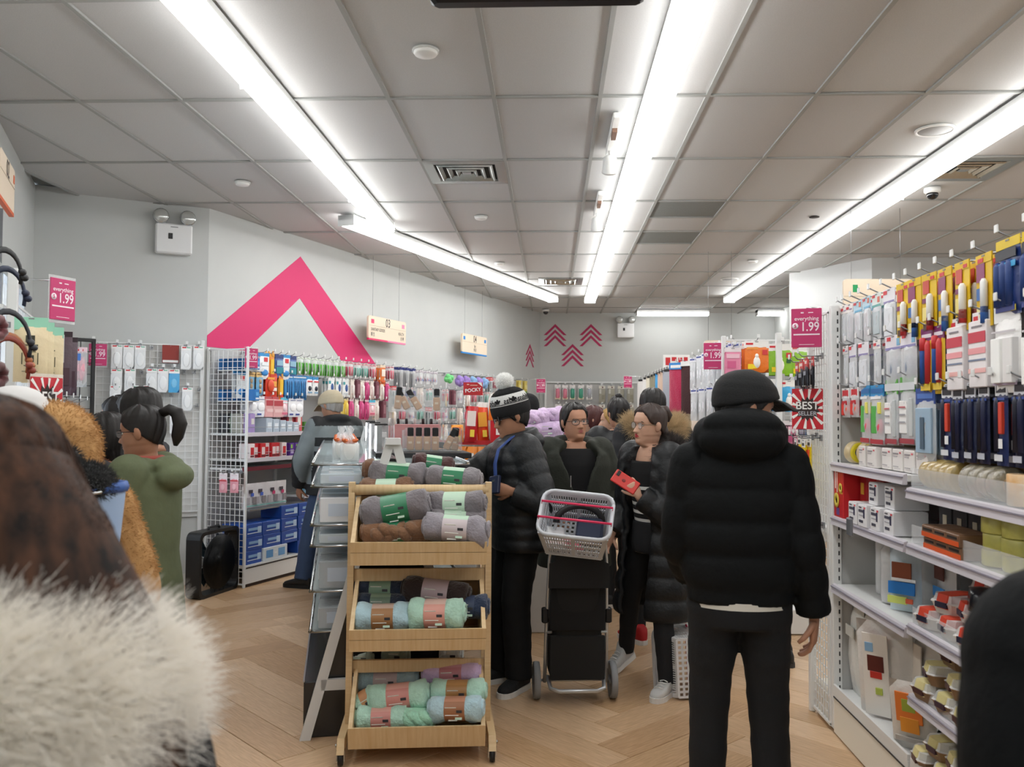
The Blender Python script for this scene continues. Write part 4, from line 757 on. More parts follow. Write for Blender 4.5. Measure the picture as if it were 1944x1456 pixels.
hook_row(sr, 'sanitary shelf', 'top row', [(u_(p), 2.07, k, n) for p, k, n in r1], LWp, RZL)
r1b = [(806, 'eyeset', 3), (819, 'eyeset', 3), (833, 'eyeset', 3), (860, 'puffgreen', 1), (880, 'puffpurple', 1), (892, 'puffpurple', 1), (905, 'puffblue', 1), (916, 'puffpurple', 1), (927, 'puffblue', 1), (938, 'redcomb', 3), (950, 'pinkset', 3), (962, 'nightblue', 3), (976, 'mintset', 3), (992, 'yellowcard', 2), (1003, 'yellowcard', 2)]
hook_row(sr, 'sanitary shelf far half', 'top row', [(u_(p, 715), 2.06, k, n) for p, k, n in r1b], LWp, RZL)
r2 = [(466, 'whiteblue', 2), (484, 'browntop', 3), (501, 'browntop', 3), (523, 'redfoil', 3), (541, 'orangehand', 3), (556, 'bluebrush', 3), (570, 'bluebrush', 3), (582, 'bluebrush', 2), (594, 'whitebottle', 3), (606, 'whitebottle', 2), (636, 'whitecard', 3), (650, 'whitecard', 3), (663, 'whitecard', 3), (676, 'cream', 2), (686, 'brownbox', 2), (695, 'cream', 2), (704, 'pinkbottle', 2), (713, 'cream', 2), (722, 'brownbox', 2), (732, 'cream', 3), (742, 'pinkbottle', 2)]
hook_row(sr, 'sanitary shelf', 'second row', [(u_(p), 1.885, k, n) for p, k, n in r2], LWp, RZL)
r2b = ['redcomb', 'eyeset', 'pinkset', 'cream', 'mintset', 'eyeset', 'pinkset', 'brownbox', 'eyeset', 'cream', 'pinkset', 'redcomb', 'mintset', 'cream', 'eyeset', 'pinkbottle', 'yellowbottle', 'eyeset', 'pinkset', 'cream']
hook_row(sr, 'sanitary shelf far half', 'second row', [(2.75+i*.225, 1.84, k, 2) for i, k in enumerate(r2b)], LWp, RZL)
r3 = [(488, 'mask', 3), (503, 'mask', 3), (520, 'pinkbox', 3), (534, 'pinkbox', 2), (547, 'greenlabel', 3), (563, 'mask', 3), (575, 'mask', 2), (655, 'yellowbottle', 2), (664, 'yellowbottle', 2), (674, 'pinkbottle', 2), (684, 'cream', 2), (693, 'pinkbottle', 2), (703, 'pinkbottle', 2), (713, 'greenlabel', 2), (722, 'cream', 2), (735, 'brownbox', 2)]
hook_row(sr, 'sanitary shelf', 'third row', [(u_(p, 745), 1.67, k, n) for p, k, n in r3], LWp, RZL)
hook_row(sr, 'sanitary shelf far half', 'third row', [(2.75+i*.225, 1.6, r2b[(i*7+3) % 20], 2) for i in range(20)], LWp, RZL)
hook_row(sr, 'sanitary shelf far half', 'fourth row', [(2.75+i*.225, 1.38, r2b[(i*3+5) % 20], 1) for i in range(20)], LWp, RZL)
hook_row(sr, 'sanitary shelf side', 'through-wire blue row', [(.08+.09*i, 1.86-.2*(i//4), 'bluebox', 1) for i in range(0)], LWp, RZL) if False else None
# blue cartons lying on small shelves just inside the wire side
def wcarton(label, u, d, z, dims, m, lines=(), name='carton', group=None, twist=0):
    p = W(u, d, z); t = thing(name, label, 'box', p, RZL+PI/2+twist, group)
    obj('box', MB().bbox((0, 0, dims[2]/2), dims, .003), m, t); obj('lid_flap', MB().box((0, 0, dims[2]+.0006), (dims[0]*.97, dims[1]*.97, .0012)), m, t)
    q = MB(); ms = []
    for (y, zz, w_, h_, c2) in lines: q.box((-dims[0]/2-.001, y*dims[1], zz*dims[2]), (.0014, w_*dims[1], h_*dims[2]), len(ms)); ms.append(mat(c2, .5)); q.box((y*dims[0], -dims[1]/2-.001, zz*dims[2]), (w_*dims[0], .0014, h_*dims[2]), len(ms)-1)
    if ms: obj('printing', q, ms, t)
    return t
BLU = mat('1F4FA6', .4, name='blue_carton'); 
for r, z in enumerate((1.895, 1.62)):
    obj('side_ledge', MB().box((.14, -.26, z-.006), (.2, .34, .01)), WMETAL, sr)
    for k in range(5): wcarton(f'small bright blue carton behind the wire side, {("upper", "lower")[r]} ledge, {ORD[k]} from the wall', .13, .12+.066*k, z, (.15, .06, .1), mat('2C78BE', .4), ((0, .6, .6, .3, '5FA6DC'), (0, .2, .7, .15, 'DCE6F0')))
for k, c in enumerate(('3A3A40', '8FA08F', 'A9A89C', 'A78FC4')): wcarton(f'small printed {("black", "sage", "stone grey", "lilac")[k]} carton behind the wire side beside the long white shelf', .1+.03*(k % 2), .14+.075*k, 1.335, (.1, .065, .17), mat(c, .5), ((0, .6, .6, .3, 'D8D4CC'),))
for k in range(5): wcarton(f'pale translucent box on the long white shelf, {ORD[k]} from the wire side', .38+.1*k, .3, 1.335, (.2, .09, .13-.01*k), mat('CFDCEA', .3, clear=.35), ((0, .5, .6, .4, 'E6ECF2'),))
for k, c in enumerate(('B7404A', 'C14A50', '4F8A3A', '3A6AB0', '6AA04A', '3A6AB0')): wcarton(f'{("red", "brick red", "green", "blue", "lime", "deep blue")[k]} bottle carton at the back of the long white shelf, {ORD[k]} of six', .9+.14*k, .2, 1.335, (.08, .1, .2 if k < 2 else .09), mat(c, .45), ((0, .5, .5, .4, 'E8E0D8'),))
for k in range(7): wcarton(f'red and white printed carton on the second shelf, {ORD[k]} from the wire side', .1+.075*k, .38-.02*(k % 2), 1.11, (.12, .07, .13), mat('C8262E' if k % 3 else 'E8DCDC', .4), ((0, .5, .6, .5, 'E9D4D4' if k % 3 else 'C8262E'), (0, .15, .7, .12, '6A2A30')))
for k in range(3): wcarton(f'purple carton with lime sticker on the second shelf, {ORD[k]} of three', .68+.08*k, .38, 1.11, (.1, .072, .12), mat('5A2F8E', .4), ((.1, .75, .3, .3, '9AD84A'), (0, .35, .6, .3, 'C8B8E0')))
for k in range(5): printed_bag(f'green and grey soft pack on the second shelf, {ORD[k]} from the purple cartons', W(1.06+.14*k, .28, 1.12), .13, .12, .06, '4F7A4A', [(0, .07, .1, .03, '6FB84A'), (0, .03, .1, .03, 'B9B4AE')], rz=RZL)
# white wash-bag cards and blue tissue cartons low down
for k in range(4): printed_bag(f'white card pack with pink dot above the blue cartons, {ORD[k]} from the wire side', W(.2+.13*k+.04*(k > 1), .33, .66), .2, .22, .035, 'EDE9EC', [(0, .15, .05, .03, '4A4450'), (.02, .12, .035, .03, 'D8487A' if k > 1 else '4A6AD0'), (-.04, .07, .05, .06, 'B4AEB4'), (.05, .07, .05, .06, '8F888C'), (0, .02, .16, .01, '7FB8B0')], rz=RZL)
obj('wire_tray', MB().box((.55, -.3, .652), (.9, .24, .012)), STEEL, sr)
TL = ((0, .6, .5, .2, '8FB8E0'), (-.35, .5, .2, .5, 'BFD8F0'), (0, .3, .6, .06, 'DCE8F4'))
k = 0
for lev in range(4):
    for j in range(4):
        if lev == 3 and j in (0, 1): continue
        u = .13+.255*j+.01*(lev % 2); 
        if lev == 0 and j == 1: wcarton('white and sky blue printed carton at the bottom of the blue cartons', u+.05, .33, .188, (.24, .34, .115), mat('DDE6EC', .4), ((-.25, .5, .28, .6, '6FA8DC'), (.25, .5, .28, .6, '5F9AD0'), (0, .5, .1, .1, 'F4F8FA')))
        elif lev == 0 and j == 2: continue
        else: wcarton(f'deep blue tissue carton, {ORD[lev]} layer from the deck, {ORD[j]} from the wire side', u, .32, .188+.117*lev, (.24, .245, .115), BLU, TL, twist=R.uniform(-.04, .04))
for j in range(8):
    for lev in range(2 + j % 2): wcarton(f'blue and teal pack on the base deck, {ORD[lev]} layer, {ORD[j]} beyond the tissue cartons', 1.3+.3*j, .32, .188+.12*lev, (.24, .28, .118), mat('2C6FAE' if (j+lev) % 2 else '2A4A8A', .4), ((0, .5, .5, .4, '7FC0DC'), (.2, .3, .2, .2, 'C84A6A')))
for k in range(8): printed_bag(f'pink and white pack on the middle shelf, {ORD[k]} beyond the white cards', W(1.05+.2*k, .3, .72), .16, .24, .06, 'DDE6EA' if k % 2 else '8FC4DC', [(0, .12, .1, .08, 'F0F4F6'), (0, .05, .1, .03, '4A90B8')], rz=RZL)
k = 0
for b in range(2, NB):
    for j in range(4):
        printed_bag(f'{("rose", "cream", "sky blue", "plum")[j]} soft pack on the far wall shelf, {ORD[b-2]} bay of the far half', W(b*.92+.13+.21*j, .25, 1.12), .15, .16, .08, ('C87A8A', 'E2D8C8', '7FA8C8', '8A4A5A')[j], [(0, .08, .1, .04, 'EDE6E2')], rz=RZL)
hook_row(sr, 'wire side', 'low pink row', [(-.06, 1.0, 'pinkclip', 1)], lambda u, out, z: W(-.02-out, .3, z), RZL-PI/2, .1)
hook_row(sr, 'wire side', 'second low pink row', [(-.06, 1.0, 'pinkclip', 1)], lambda u, out, z: W(-.02-out, .42, z), RZL-PI/2, .1)
p = W(.03, .47, 1.99); price_card('pink price card at the near top corner of the sanitary shelf', p, RZL-.5, .115, .17)
obj('card_arm', MB().tube([(.0, -.455, 2.08), (.03, -.47, 2.08)], .004), CHROME, sr)
p = W(7.15, .5, 1.98); price_card('tiny pink price card at the far end of the sanitary shelf', p, .3, .15, .22)
obj('card_arm', MB().tube([(7.15, -.06, 2.09), (7.15, -.5, 2.09)], .004), CHROME, sr)
# ------------------------------------------------------------ hanging department boards
SAND = mat('EBD9C2', .5, name='sand_board'); INK = mat('3C3A38', .5)
def board(label, a, b, zt, zb, num, lines, sq, strip, num_size=.1, d=.16, cat='sign', rz=None, wires=True):
    a = Vector(a); b = Vector(b); wd = (b-a).length; c = (a+b)/2; h = zt-zb
    t = thing('hanging_sign', label, cat, (c.x, c.y, (zt+zb)/2), math.atan2((b-a).y, (b-a).x), 'sand coloured department boards')
    r = .03; poly = []
    for cx, cz, a0 in ((wd/2-r, h/2-r, 0), (-wd/2+r, h/2-r, 1), (-wd/2+r, -h/2+r, 2), (wd/2-r, -h/2+r, 3)): poly += [(cx+r*math.cos(PI/2*(a0+k/3)), cz+r*math.sin(PI/2*(a0+k/3))) for k in range(4)]
    obj('board', MB().prism(poly, -.012, .012, 'y'), SAND, t)
    y = -.0135
    obj('rule_line', MB().box((0, y, h*.08), (wd*.98, .001, .003)), mat('B9A88F', .5), t)
    for k, (x, c_) in enumerate(sq): obj('colour_square', MB().box((x*wd, y, h*.27), (wd*.07, .002, h*.18)), mat(c_, .5), t)
    q = MB(); 
    for k, c_ in enumerate(strip): q.box((-wd/2+wd*(k+.5)/len(strip), 0, -h/2-.004), (wd/len(strip)-.01, .026, .02), k)
    obj('colour_strip', q, [mat(c_, .5) for c_ in strip], t)
    if num: text(num, h*.52, INK, t, (0, y, h*.27), squeeze=.8, bold=.008)
    for (s_, x, z, sz, al) in lines: text(s_, h*sz, INK, t, (x*wd, y, z*h), align=al, squeeze=.72, bold=.008)
    if wires:
        for x in (-wd*.38, wd*.32): obj('wire', MB().tube([(x, 0, h/2), (x, 0, CEIL-(zt+zb)/2)], .0018, 5), STEEL, t); 
    return t
def wb(px1, px2, yt, yb, d): 
    u1, z1_ = uW(px1, (yt+yb)/2, d); u2, z2_ = uW(px2, (yt+yb)/2, d); zt = uW(px1, yt, d)[1]; zb = uW(px1, yb, d)[1]; return W(u1, d, 0).xy, W(u2, d, 0).xy, zt, zb
a, b, zt, zb = wb(698, 769, 598, 642, .16)
board('sand coloured hanging sign 03 for sanitary goods and health', a, b, zt, zb, '03', [('SANITARY GOODS', -.44, -.08, .19, 'LEFT'), ('HEALTH', .44, -.1, .19, 'RIGHT'), ('\u885b \u751f', -.44, -.3, .19, 'LEFT'), ('\u5065 \u5eb7', .44, -.32, .19, 'RIGHT')], [(-.4, 'E0386E'), (.42, 'EE84AC')], ['E0386E', 'EE84AC'])
a, b, zt, zb = wb(876, 923, 632, 668, .16)
board('sand coloured hanging sign 04 with blue squares and blue strip', a, b, zt, zb, '04', [('Skin', 0, -.1, .2, 'CENTER'), ('\u7f8e \u5bb9', 0, -.31, .2, 'CENTER')], [(-.42, '2F8CD8'), (.42, '2F8CD8')], ['2F8CD8'])
p1 = atY(1600, 530, 7.6); p2 = atY(1700, 530, 7.6)
board('sand coloured hanging board with green square behind the spoon packs', (p1.x, 7.6), (p2.x+.15, 7.6), p1.z, p1.z-.36, '', [], [(-.33, '1E9A5A')], ['1E9A5A'])
p1 = atY(1337, 646, 9.6); p2 = atY(1400, 646, 9.6)
board('far sand coloured hanging board beyond the glove rack', (p1.x, 9.6), (p2.x, 9.6), p1.z, p1.z-.24, '', [], [(-.38, '1E9A5A')], ['1E9A5A'])
# board on the left shop wall
NLw = Vector((dL.y, -dL.x)); 
def LF(s, d, z): p = WC[1]+dL*s+NLw*d; return Vector((p.x, p.y, z))
RZW = math.atan2(NLw.x, -NLw.y)
def onL(px, py, d): p = atP(px, py, LF(0, d, 0), (NLw.x, NLw.y, 0)); return (Vector((p.x, p.y))-WC[1]).dot(dL), p.z
s2, zt = onL(24, 338, .12); _, zb = onL(20, 405, .12)
board('sand coloured sign 02 on the left wall cut by the picture edge', LF(s2-.55, .12, 0).xy, LF(s2, .12, 0).xy, zt+.04, zb, '02', [], [(.42, 'E2683A')], ['E2683A'], wires=False)
# ------------------------------------------------------------ wire wall panel in the recess with bagged accessories
RZR = math.atan2(NR.x, -NR.y)
rp = thing('grid_wall_panel', 'white wire wall panel with sparse bagged accessories on the recess wall', 'display panel', (WC[2].x, WC[2].y, 0), math.atan2(UR.y, UR.x))
obj('backing', MB().box((.9, -.02, 1.35), (.86, .012, 1.5)), mat('D9D9D6', .6), rp)
tag(obj('wire_mesh', wire_grid(.84, 1.45, 14, 25), WMETAL, rp, (.9, -.05, .65)), kind='stuff')
for x in (.46, 1.33): obj('upright_post', MB().bbox((x, -.03, 1.1), (.03, .04, 2.1), .004), WMETAL, rp)
RF = lambda u, out, z: REC(u, .06+out, z)
def uR(px, py): p = onrec(px, py, .1); return (Vector((p.x, p.y))-WC[2]).dot(UR), p.z
rows = [[(222, 654, 'sachet'), (244, 654, 'sachet'), (266, 655, 'sachet'), (353, 657, 'sachet'), (376, 657, 'sachet')], [(221, 699, 'sachet'), (247, 700, 'sachet'), (288, 699, 'sachet'), (309, 700, 'sachet'), (330, 700, 'sachetblue')], [(219, 731, 'sachet'), (252, 731, 'sachetblue'), (282, 731, 'sachet'), (355, 735, 'sachet')], [(215, 776, 'sachet'), (332, 778, 'sachet'), (300, 778, 'sachet')]]
for i, rw in enumerate(rows): hook_row(rp, 'recess wire panel', ORD[i]+' row', [(*uR(x, y), k, 2) for x, y, k in rw], RF, RZR, .1, .025)
u, z = uR(324, 672); t = thing('red_card', 'dark red card with white foot strip on the recess wire panel', 'card', REC(u, .09, z), RZR)
obj('card', MB().bbox((0, 0, 0), (.135, .012, .155), .002), mat('8E2A22', .45), t); obj('foot_strip', MB().box((0, -.0075, -.063), (.125, .002, .02)), PAPER, t); obj('peg', MB().tube([(0, .03, .07), (0, -.008, .07)], .003, 5), STEEL, t)
hk = hook_mesh(.06, False)
for (x, y) in ((289, 660), (269, 707), (351, 706), (370, 706), (308, 740), (326, 750), (380, 740), (300, 700), (375, 770), (262, 790)):
    u, z = uR(x, y); h = put('empty_peg', hk, rp, (u, -.055, z), 0)
u, z = uR(193, 675); price_card('pink price card on the recess wire panel beside the black frame', REC(u-.03, .2, z), RZR-.1, .135, .18)
obj('card_arm', MB().tube([(u-.03, -.05, z+.1), (u-.03, -.2, z+.1)], .004), CHROME, rp)
bg = thing('black_grid_panel', 'black framed black wire panel standing in the left corner', 'display panel', REC(.32, .25, 0), RZR+.35)
tag(obj('wire_mesh', wire_grid(.3, 1.5, 3, 16, .003, .001), BLACK, bg, (0, 0, .6)), kind='stuff')
for x in (-.15, .15): obj('post', MB().bbox((x, 0, 1.05), (.028, .028, 2.1), .003), BLACK, bg)
obj('top_bar', MB().bbox((0, 0, 2.1), (.33, .028, .028), .003), BLACK, bg); obj('foot', MB().box((0, 0, .012), (.32, .3, .024)), BLACK, bg)
# ------------------------------------------------------------ accessory rack on the left shop wall by the window
lr = thing('accessory_rack', 'white pegged accessory rack beside the bright shop window on the left', 'rack', (LF(0, 0, 0).x, LF(0, 0, 0).y, 0), math.atan2(dL.y, dL.x))
tag(obj('wire_mesh', wire_grid(1.5, 1.75, 22, 26), WMETAL, lr, (-.35, -.22, .35)), kind='stuff')
obj('near_post', MB().bbox((-1.12, -.24, 1.13), (.04, .05, 2.26), .004), WMETAL, lr); obj('far_post', MB().bbox((.42, -.24, 1.05), (.03, .04, 2.1), .004), WMETAL, lr); obj('wall_rail', MB().box((-.35, -.1, 2.06), (1.56, .2, .02)), WMETAL, lr); obj('base', MB().bbox((-.35, -.28, .1), (1.56, .4, .2), .006), WMETAL, lr)
for s, px_ in ((0, 36), (.45, 66)): obj('slotted_strip', MB().box((-.7+s*1.6, -.015, 2.2), (.02, .02, 1.2)), mat('8A8A8E', .4, .6), lr)
LFp = lambda s, out, z: LF(s, .24+out, z)
sL = lambda px, py=640: onL(px, py, .42)[0]
hook_row(lr, 'left accessory rack', 'pouch row', [(sL(54), 1.93, 'pouchbag', 1), (sL(68), 1.93, 'pouchbag', 1), (sL(90), 1.95, 'pouchbag', 2), (sL(112), 1.98, 'darkstripe', 3), (sL(124), 1.98, 'darkstripe', 2), (sL(144), 1.97, 'pinkbrush', 3)], LFp, .4, .22, .03)
hook_row(lr, 'left accessory rack', 'clip row', [(sL(50+i*17, 690), 1.58, 'hairclip', 2) for i in range(6)], LFp, RZW, .22, .03)
hook_row(lr, 'left accessory rack', 'low row', [(sL(62+i*20, 720), 1.44, ('pinkclip', 'greenlabel', 'pinkset', 'hairclip', 'pinkbrush')[i], 2) for i in range(5)], LFp, RZW, .22, .03)
p = LF(0, .6, 0); q = atP(88, 772, p, (0, 1, 0)); seller_card('crimson best seller card low on the left accessory rack', atP(88, 765, LF(-.6, .5, 0), (NLw.x, NLw.y, 0)), RZW-.55, .2, .22)
obj('card_arm', MB().tube([(-1.0, -.24, 1.62), (-1.35, -.5, 1.62)], .004), CHROME, lr)
price_card('large pink price card high on the left accessory rack', atP(119, 569, LF(0, .47, 0), (NLw.x, NLw.y, 0)), RZW-.72, .165, .22)
zc = atP(119, 569, LF(0, .47, 0), (NLw.x, NLw.y, 0)); ss = (zc.xy-WC[1]).dot(dL)
obj('card_arm', MB().tube([(ss, -.24, zc.z+.1), (ss, -.47, zc.z+.1)], .004), CHROME, lr)
# headbands on the rack's near end (coloured loops against the window)
for k, (px, py, c, r) in enumerate(((14, 560, '1F2A44', .1), (10, 520, '17181A', .09), (16, 655, '22252E', .13), (18, 690, 'B0683A', .11), (16, 700, '8A3A2A', .12))):
    p = atP(px, py, LF(0, .4, 0), (NLw.x, NLw.y, 0)); t = thing('headband', f'{("navy", "black", "thin dark", "copper", "russet")[k]} headband hung near the bright window', 'headband', p, RZW-.5)
    obj('band', MB().tube([(r*math.cos(a), 0, r*math.sin(a)) for a in [-.3+3.74*j/14 for j in range(15)]], [(.012, .004)]*15, 6), mat(c, .5), t); obj('bow', MB().ell((r*.9, -.01, .02), (.02, .012, .014), 8, 5).ell((r*1.05, -.01, .0), (.02, .012, .014), 8, 5), mat(c, .5), t)
    obj('peg', MB().tube([(0, 0, r), (0, .16, r)], .003, 5), STEEL, t)
for k, (px, py, rx) in enumerate(((-6, 622, .03), (-6, 712, .032))):
    p = atP(px, py, LF(0, .4, 0), (NLw.x, NLw.y, 0)); t = thing('hair_scrunchie', f'{("dusty rose", "dark red")[k]} velvet scrunchie hung near the bright window', 'scrunchie', p, RZW-.5)
    obj('ring', MB().tube([(rx*math.cos(2*PI*j/16), 0, rx*math.sin(2*PI*j/16)) for j in range(17)], [.017+.005*(j % 2) for j in range(17)], 8), mat(('5E2228', '4E1418')[k], .8, sheen=.5), t); obj('peg', MB().tube([(0, 0, rx), (0, .16, rx)], .003, 5), STEEL, t)
# ------------------------------------------------------------ box fan by the wire side
f = thing('box_fan', 'black box fan with mesh grille standing on the floor by the wire side', 'fan', (-2.82, 7.14, 0), 1.35)
FB = mat('121315', .4); w2, h2 = .56, .54
fr = MB(); rr = .05
def rrect(w, h, r, y, n=4): 
    out = []
    for cx, cz, a0 in ((w/2-r, h-r, 0), (-w/2+r, h-r, 1), (-w/2+r, r, 2), (w/2-r, r, 3)): out += [(cx+r*math.cos(PI/2*(a0+k/n)), y, cz+r*math.sin(PI/2*(a0+k/n))) for k in range(n+1)]
    return out
def inner(L_, s): return [((x)*s, y, (z-h2/2)*s+h2/2) for x, y, z in L_]
A = rrect(w2, h2, .06, -.065); B = rrect(w2, h2, .06, .065)
fr.loft([inner(A, .9), A, B, inner(B, .9), inner(A, .9)], 0, False, (False, False)); obj('housing', fr, FB, f)
gq = MB()
for k in range(1, 10): gq.lathe([(.025*k, -.062), (.025*k+.003, -.058), (.025*k, -.055), (.025*k-.003, -.058), (.025*k, -.062)], 28, 0, (0, 0, h2/2), 'y')
for k in range(24): a = 2*PI*k/24; gq.tube([(0, -.06, h2/2), (.255*math.cos(a), -.06, h2/2+.255*math.sin(a))], .002, 4)
tag(obj('front_grille', gq, FB, f), kind='stuff')
obj('hub', MB().lathe([(.05, -.03), (.05, .02), (.01, .03)], 16, 0, (0, 0, h2/2), 'y'), mat('2A3A44', .4), f)
for k in range(5):
    a = 2*PI*k/5; obj('blade', MB().add([(.04*math.cos(a-.3), .01, h2/2+.04*math.sin(a-.3)), (.23*math.cos(a-.35), .02, h2/2+.23*math.sin(a-.35)), (.24*math.cos(a+.25), -.02, h2/2+.24*math.sin(a+.25)), (.05*math.cos(a+.5), -.015, h2/2+.05*math.sin(a+.5))], [(0, 1, 2, 3)]), mat('24343C', .4), f)
obj('handle', MB().tube([(-.08, 0, h2-.005), (-.07, 0, h2+.02), (.07, 0, h2+.02), (.08, 0, h2-.005)], .01, 6), FB, f)
# ------------------------------------------------------------ far wall rack of rolled towels and socks
br = thing('towel_wall_rack', 'white slat rack of rolled towels and socks along the far wall', 'rack', (1.0, 15.44, 0), 0)
for k in range(3): obj('back_panel', MB().box((-.6+k*1.0, -.04, 1.06), (.98, .02, 2.0)), mat('C9C9C8', .5), br); obj('upright_post', MB().bbox((-1.1+k*1.0, -.06, 1.05), (.04, .04, 2.1), .004), WMETAL, br)
obj('top_rail', MB().box((.4, -.06, 2.09), (3.0, .05, .03)), WMETAL, br); obj('base', MB().bbox((.4, -.24, .1), (3.0, .4, .2), .006), WMETAL, br)
for z in (1.0, .6): obj('shelf', MB().box((.4, -.22, z), (2.98, .34, .02)), WMETAL, br)
BF = lambda u, out, z: Vector((u, 15.38-out, z))
xs = lambda px: atY(px, 740, 15.15).x
hook_row(br, 'far wall rack', 'upper row', [(xs(1059), 2.04, 'pinktube', 2), (xs(1073), 2.04, 'pinktube', 2), (xs(1087), 2.04, 'greentube', 2), (xs(1103), 2.04, 'greentube', 2), (xs(1119), 2.04, 'greytube', 2), (xs(1143), 2.03, 'taupe', 2), (xs(1161), 2.03, 'taupe', 2), (xs(1179), 2.03, 'taupe', 2), (xs(1197), 2.03, 'taupe', 2)], BF, 0, .24, .06)
hook_row(br, 'far wall rack', 'lower row', [(xs(1060), 1.7, 'pinktube', 2), (xs(1075), 1.7, 'pinktube', 2), (xs(1090), 1.7, 'greentube', 2), (xs(1103), 1.7, 'greytube', 2), (xs(1119), 1.7, 'greytube', 2), (xs(1143), 1.7, 'taupe', 2), (xs(1161), 1.7, 'taupe', 2), (xs(1179), 1.7, 'taupe', 2), (xs(1197), 1.7, 'taupe', 2)], BF, 0, .24, .06)
hook_row(br, 'far wall rack', 'lowest row', [(xs(1060+15*i), 1.38, ('greytube', 'pinktube', 'greentube')[i % 3], 1) for i in range(9)], BF, 0, .24, .06)
# ------------------------------------------------------------ glove and sock gondola beyond the man in the cap
mg = thing('glove_gondola', 'long white pegged gondola of gloves and long socks behind the fur collared man', 'shelf', (1.62, 9.4, 0), 0)
for k in range(6): obj('back_panel', MB().box((0, -2.75+k*1.1, 1.05), (.03, 1.08, 2.0)), greyb, mg); obj('upright_post', MB().bbox((-.03, -3.3+k*1.1, 1.05), (.04, .04, 2.1), .004), WMETAL, mg); obj('base_deck', MB().bbox((-.18, -2.75+k*1.1, .1), (.36, 1.08, .2), .005), WMETAL, mg); obj('shelf', MB().box((-.18, -2.75+k*1.1, .95), (.34, 1.08, .02)), WMETAL, mg)
MF = lambda y, out, z: Vector((1.58-out, y, z))
yM = lambda px: atX(px, 700, 1.31).y
TW = {'E4E2E0': 'off white', 'DCD6C4': 'cream', '8F8A74': 'olive taupe', '3FA0DC': 'sky blue', 'D8BCA8': 'beige', 'A8ADB8': 'steel grey'}
for k, (px, c) in enumerate(((1216, 'E4E2E0'), (1226, 'E4E2E0'), (1233, 'DCD6C4'), (1240, '8F8A74'), (1246, '8F8A74'), (1251, '3FA0DC'), (1256, 'D8BCA8'), (1261, 'D8BCA8'), (1266, 'A8ADB8'))):
    y = yM(px); t = thing('hanging_tights', f'{TW[c]} tights packet hung on the glove gondola, {ORD[k]} from the far end', 'packet', MF(y, .27, 2.04), AIS+.5)
    obj('packet', pouch(.16, .46, .03, -.02), mat(c, .4, spec=.6), t); obj('hanger_clip', MB().bbox((0, 0, -.015), (.1, .012, .03), .003).tube([(0, 0, 0), (0, .0, .02), (.012, 0, .03)], .003, 5), BLACK, t)
    h = put('hook', HK, mg, (1.58-1.62, y-9.4, 2.045), AIS)
y = yM(1285); t = thing('hanging_bath_mat', 'crimson fuzzy mat with blue header hanging on the glove gondola', 'mat', MF(y, .27, 2.06), AIS+.75)
b = MB(); b.join(pouch(.2, .5, .05, -.03, 8, 14)); obj('fuzzy_mat', b, mat('C41F52', .95, bump=1, bscale=120, sheen=.5), t); obj('header_card', MB().box((0, -.02, -.03), (.17, .004, .07)).box((0, -.0225, -.035), (.13, .002, .03), 1), [mat('3A8AD0', .5), PAPER], t); obj('foot_tag', MB().box((-.04, -.012, -.55), (.07, .006, .05)).box((.05, -.012, -.55), (.07, .006, .05), 1), [mat('E07A4A', .5), mat('3AA0A8', .5)], t)
put('hook', HK, mg, (1.58-1.62, y-9.4, 2.065), AIS)
t = thing('hanging_bath_mat', 'dark brown mat hanging behind the crimson fuzzy one', 'mat', MF(yM(1293), .2, 2.06), AIS+.6)
obj('fuzzy_mat', pouch(.2, .5, .05, -.03), mat('4A2F30', .95, bump=.8, bscale=120), t); obj('header_card', MB().box((0, -.02, -.02), (.17, .004, .05)), PAPER, t); put('hook', HK, mg, (1.58-1.62, yM(1293)-9.4, 2.065), AIS)
hook_row(mg, 'glove gondola', 'upper row', [(yM(px), 2.07, 'glove' if i < 4 else 'greyglove', 4) for i, px in enumerate((1310, 1322, 1333, 1343, 1352, 1360, 1368, 1375, 1382))], MF, AIS+.35)
hook_row(mg, 'glove gondola', 'lower row', [(yM(px), 1.77, 'glove' if i < 3 else 'greyglove', 3) for i, px in enumerate((1312, 1327, 1342, 1355, 1368))], MF, AIS+.35)
for k, px in enumerate((1300, 1318, 1336, 1350)):
    p = atX(px, 815, 1.4); t = thing('knit_glove', f'cream knitted glove upright on the gondola shelf, {ORD[k]} from the far end', 'glove', (1.42, p.y, 1.2), AIS+.6)
    obj('stand', MB().lathe([(.05, -.235), (.05, -.225), (.012, -.22), (.012, .02)], 12), BLACK, t); q = MB(); q.tube([(0, 0, 0), (0, 0, .08), (0, 0, .2), (0, 0, .28)], [(.045, .03), (.05, .035), (.06, .035), (.05, .03)], 10)
    for j, (x, l) in enumerate(((-.04, .36), (-.013, .4), (.013, .4), (.04, .37))): q.tube([(x*.8, 0, .26), (x, 0, l), (x, 0, l+.05)], [.014, .013, .008], 6)
    q.tube([(.04, 0, .17), (.085, 0, .25), (.09, 0, .29)], [.016, .014, .008], 6); obj('hand', q, mat(('D8C8A8', 'D9C6B4', 'CDB89A', 'DCC9B0')[k], .9, sheen=.4), t); obj('cuff', MB().lathe([(.05, 0), (.052, .06), (.04, .07)], 14), mat('BFAE90', .9), t)
p = atX(1359, 676, 1.24); price_card('pink price card hung along the glove gondola', Vector((1.22, p.y, p.z)), -.25, .14, .2); obj('card_arm', MB().tube([(-.04, p.y-9.4, p.z+.1), (1.22-1.62, p.y-9.4, p.z+.1)], .004), CHROME, mg)
p = atY(1192, 725, 12.6); price_card('small far pink price card at the end of the glove gondola', p, .0, .115, .165); obj('card_arm', MB().tube([(-.04, 3.2, p.z+.08), (p.x-1.62, 3.2, p.z+.08)], .004), CHROME, mg)
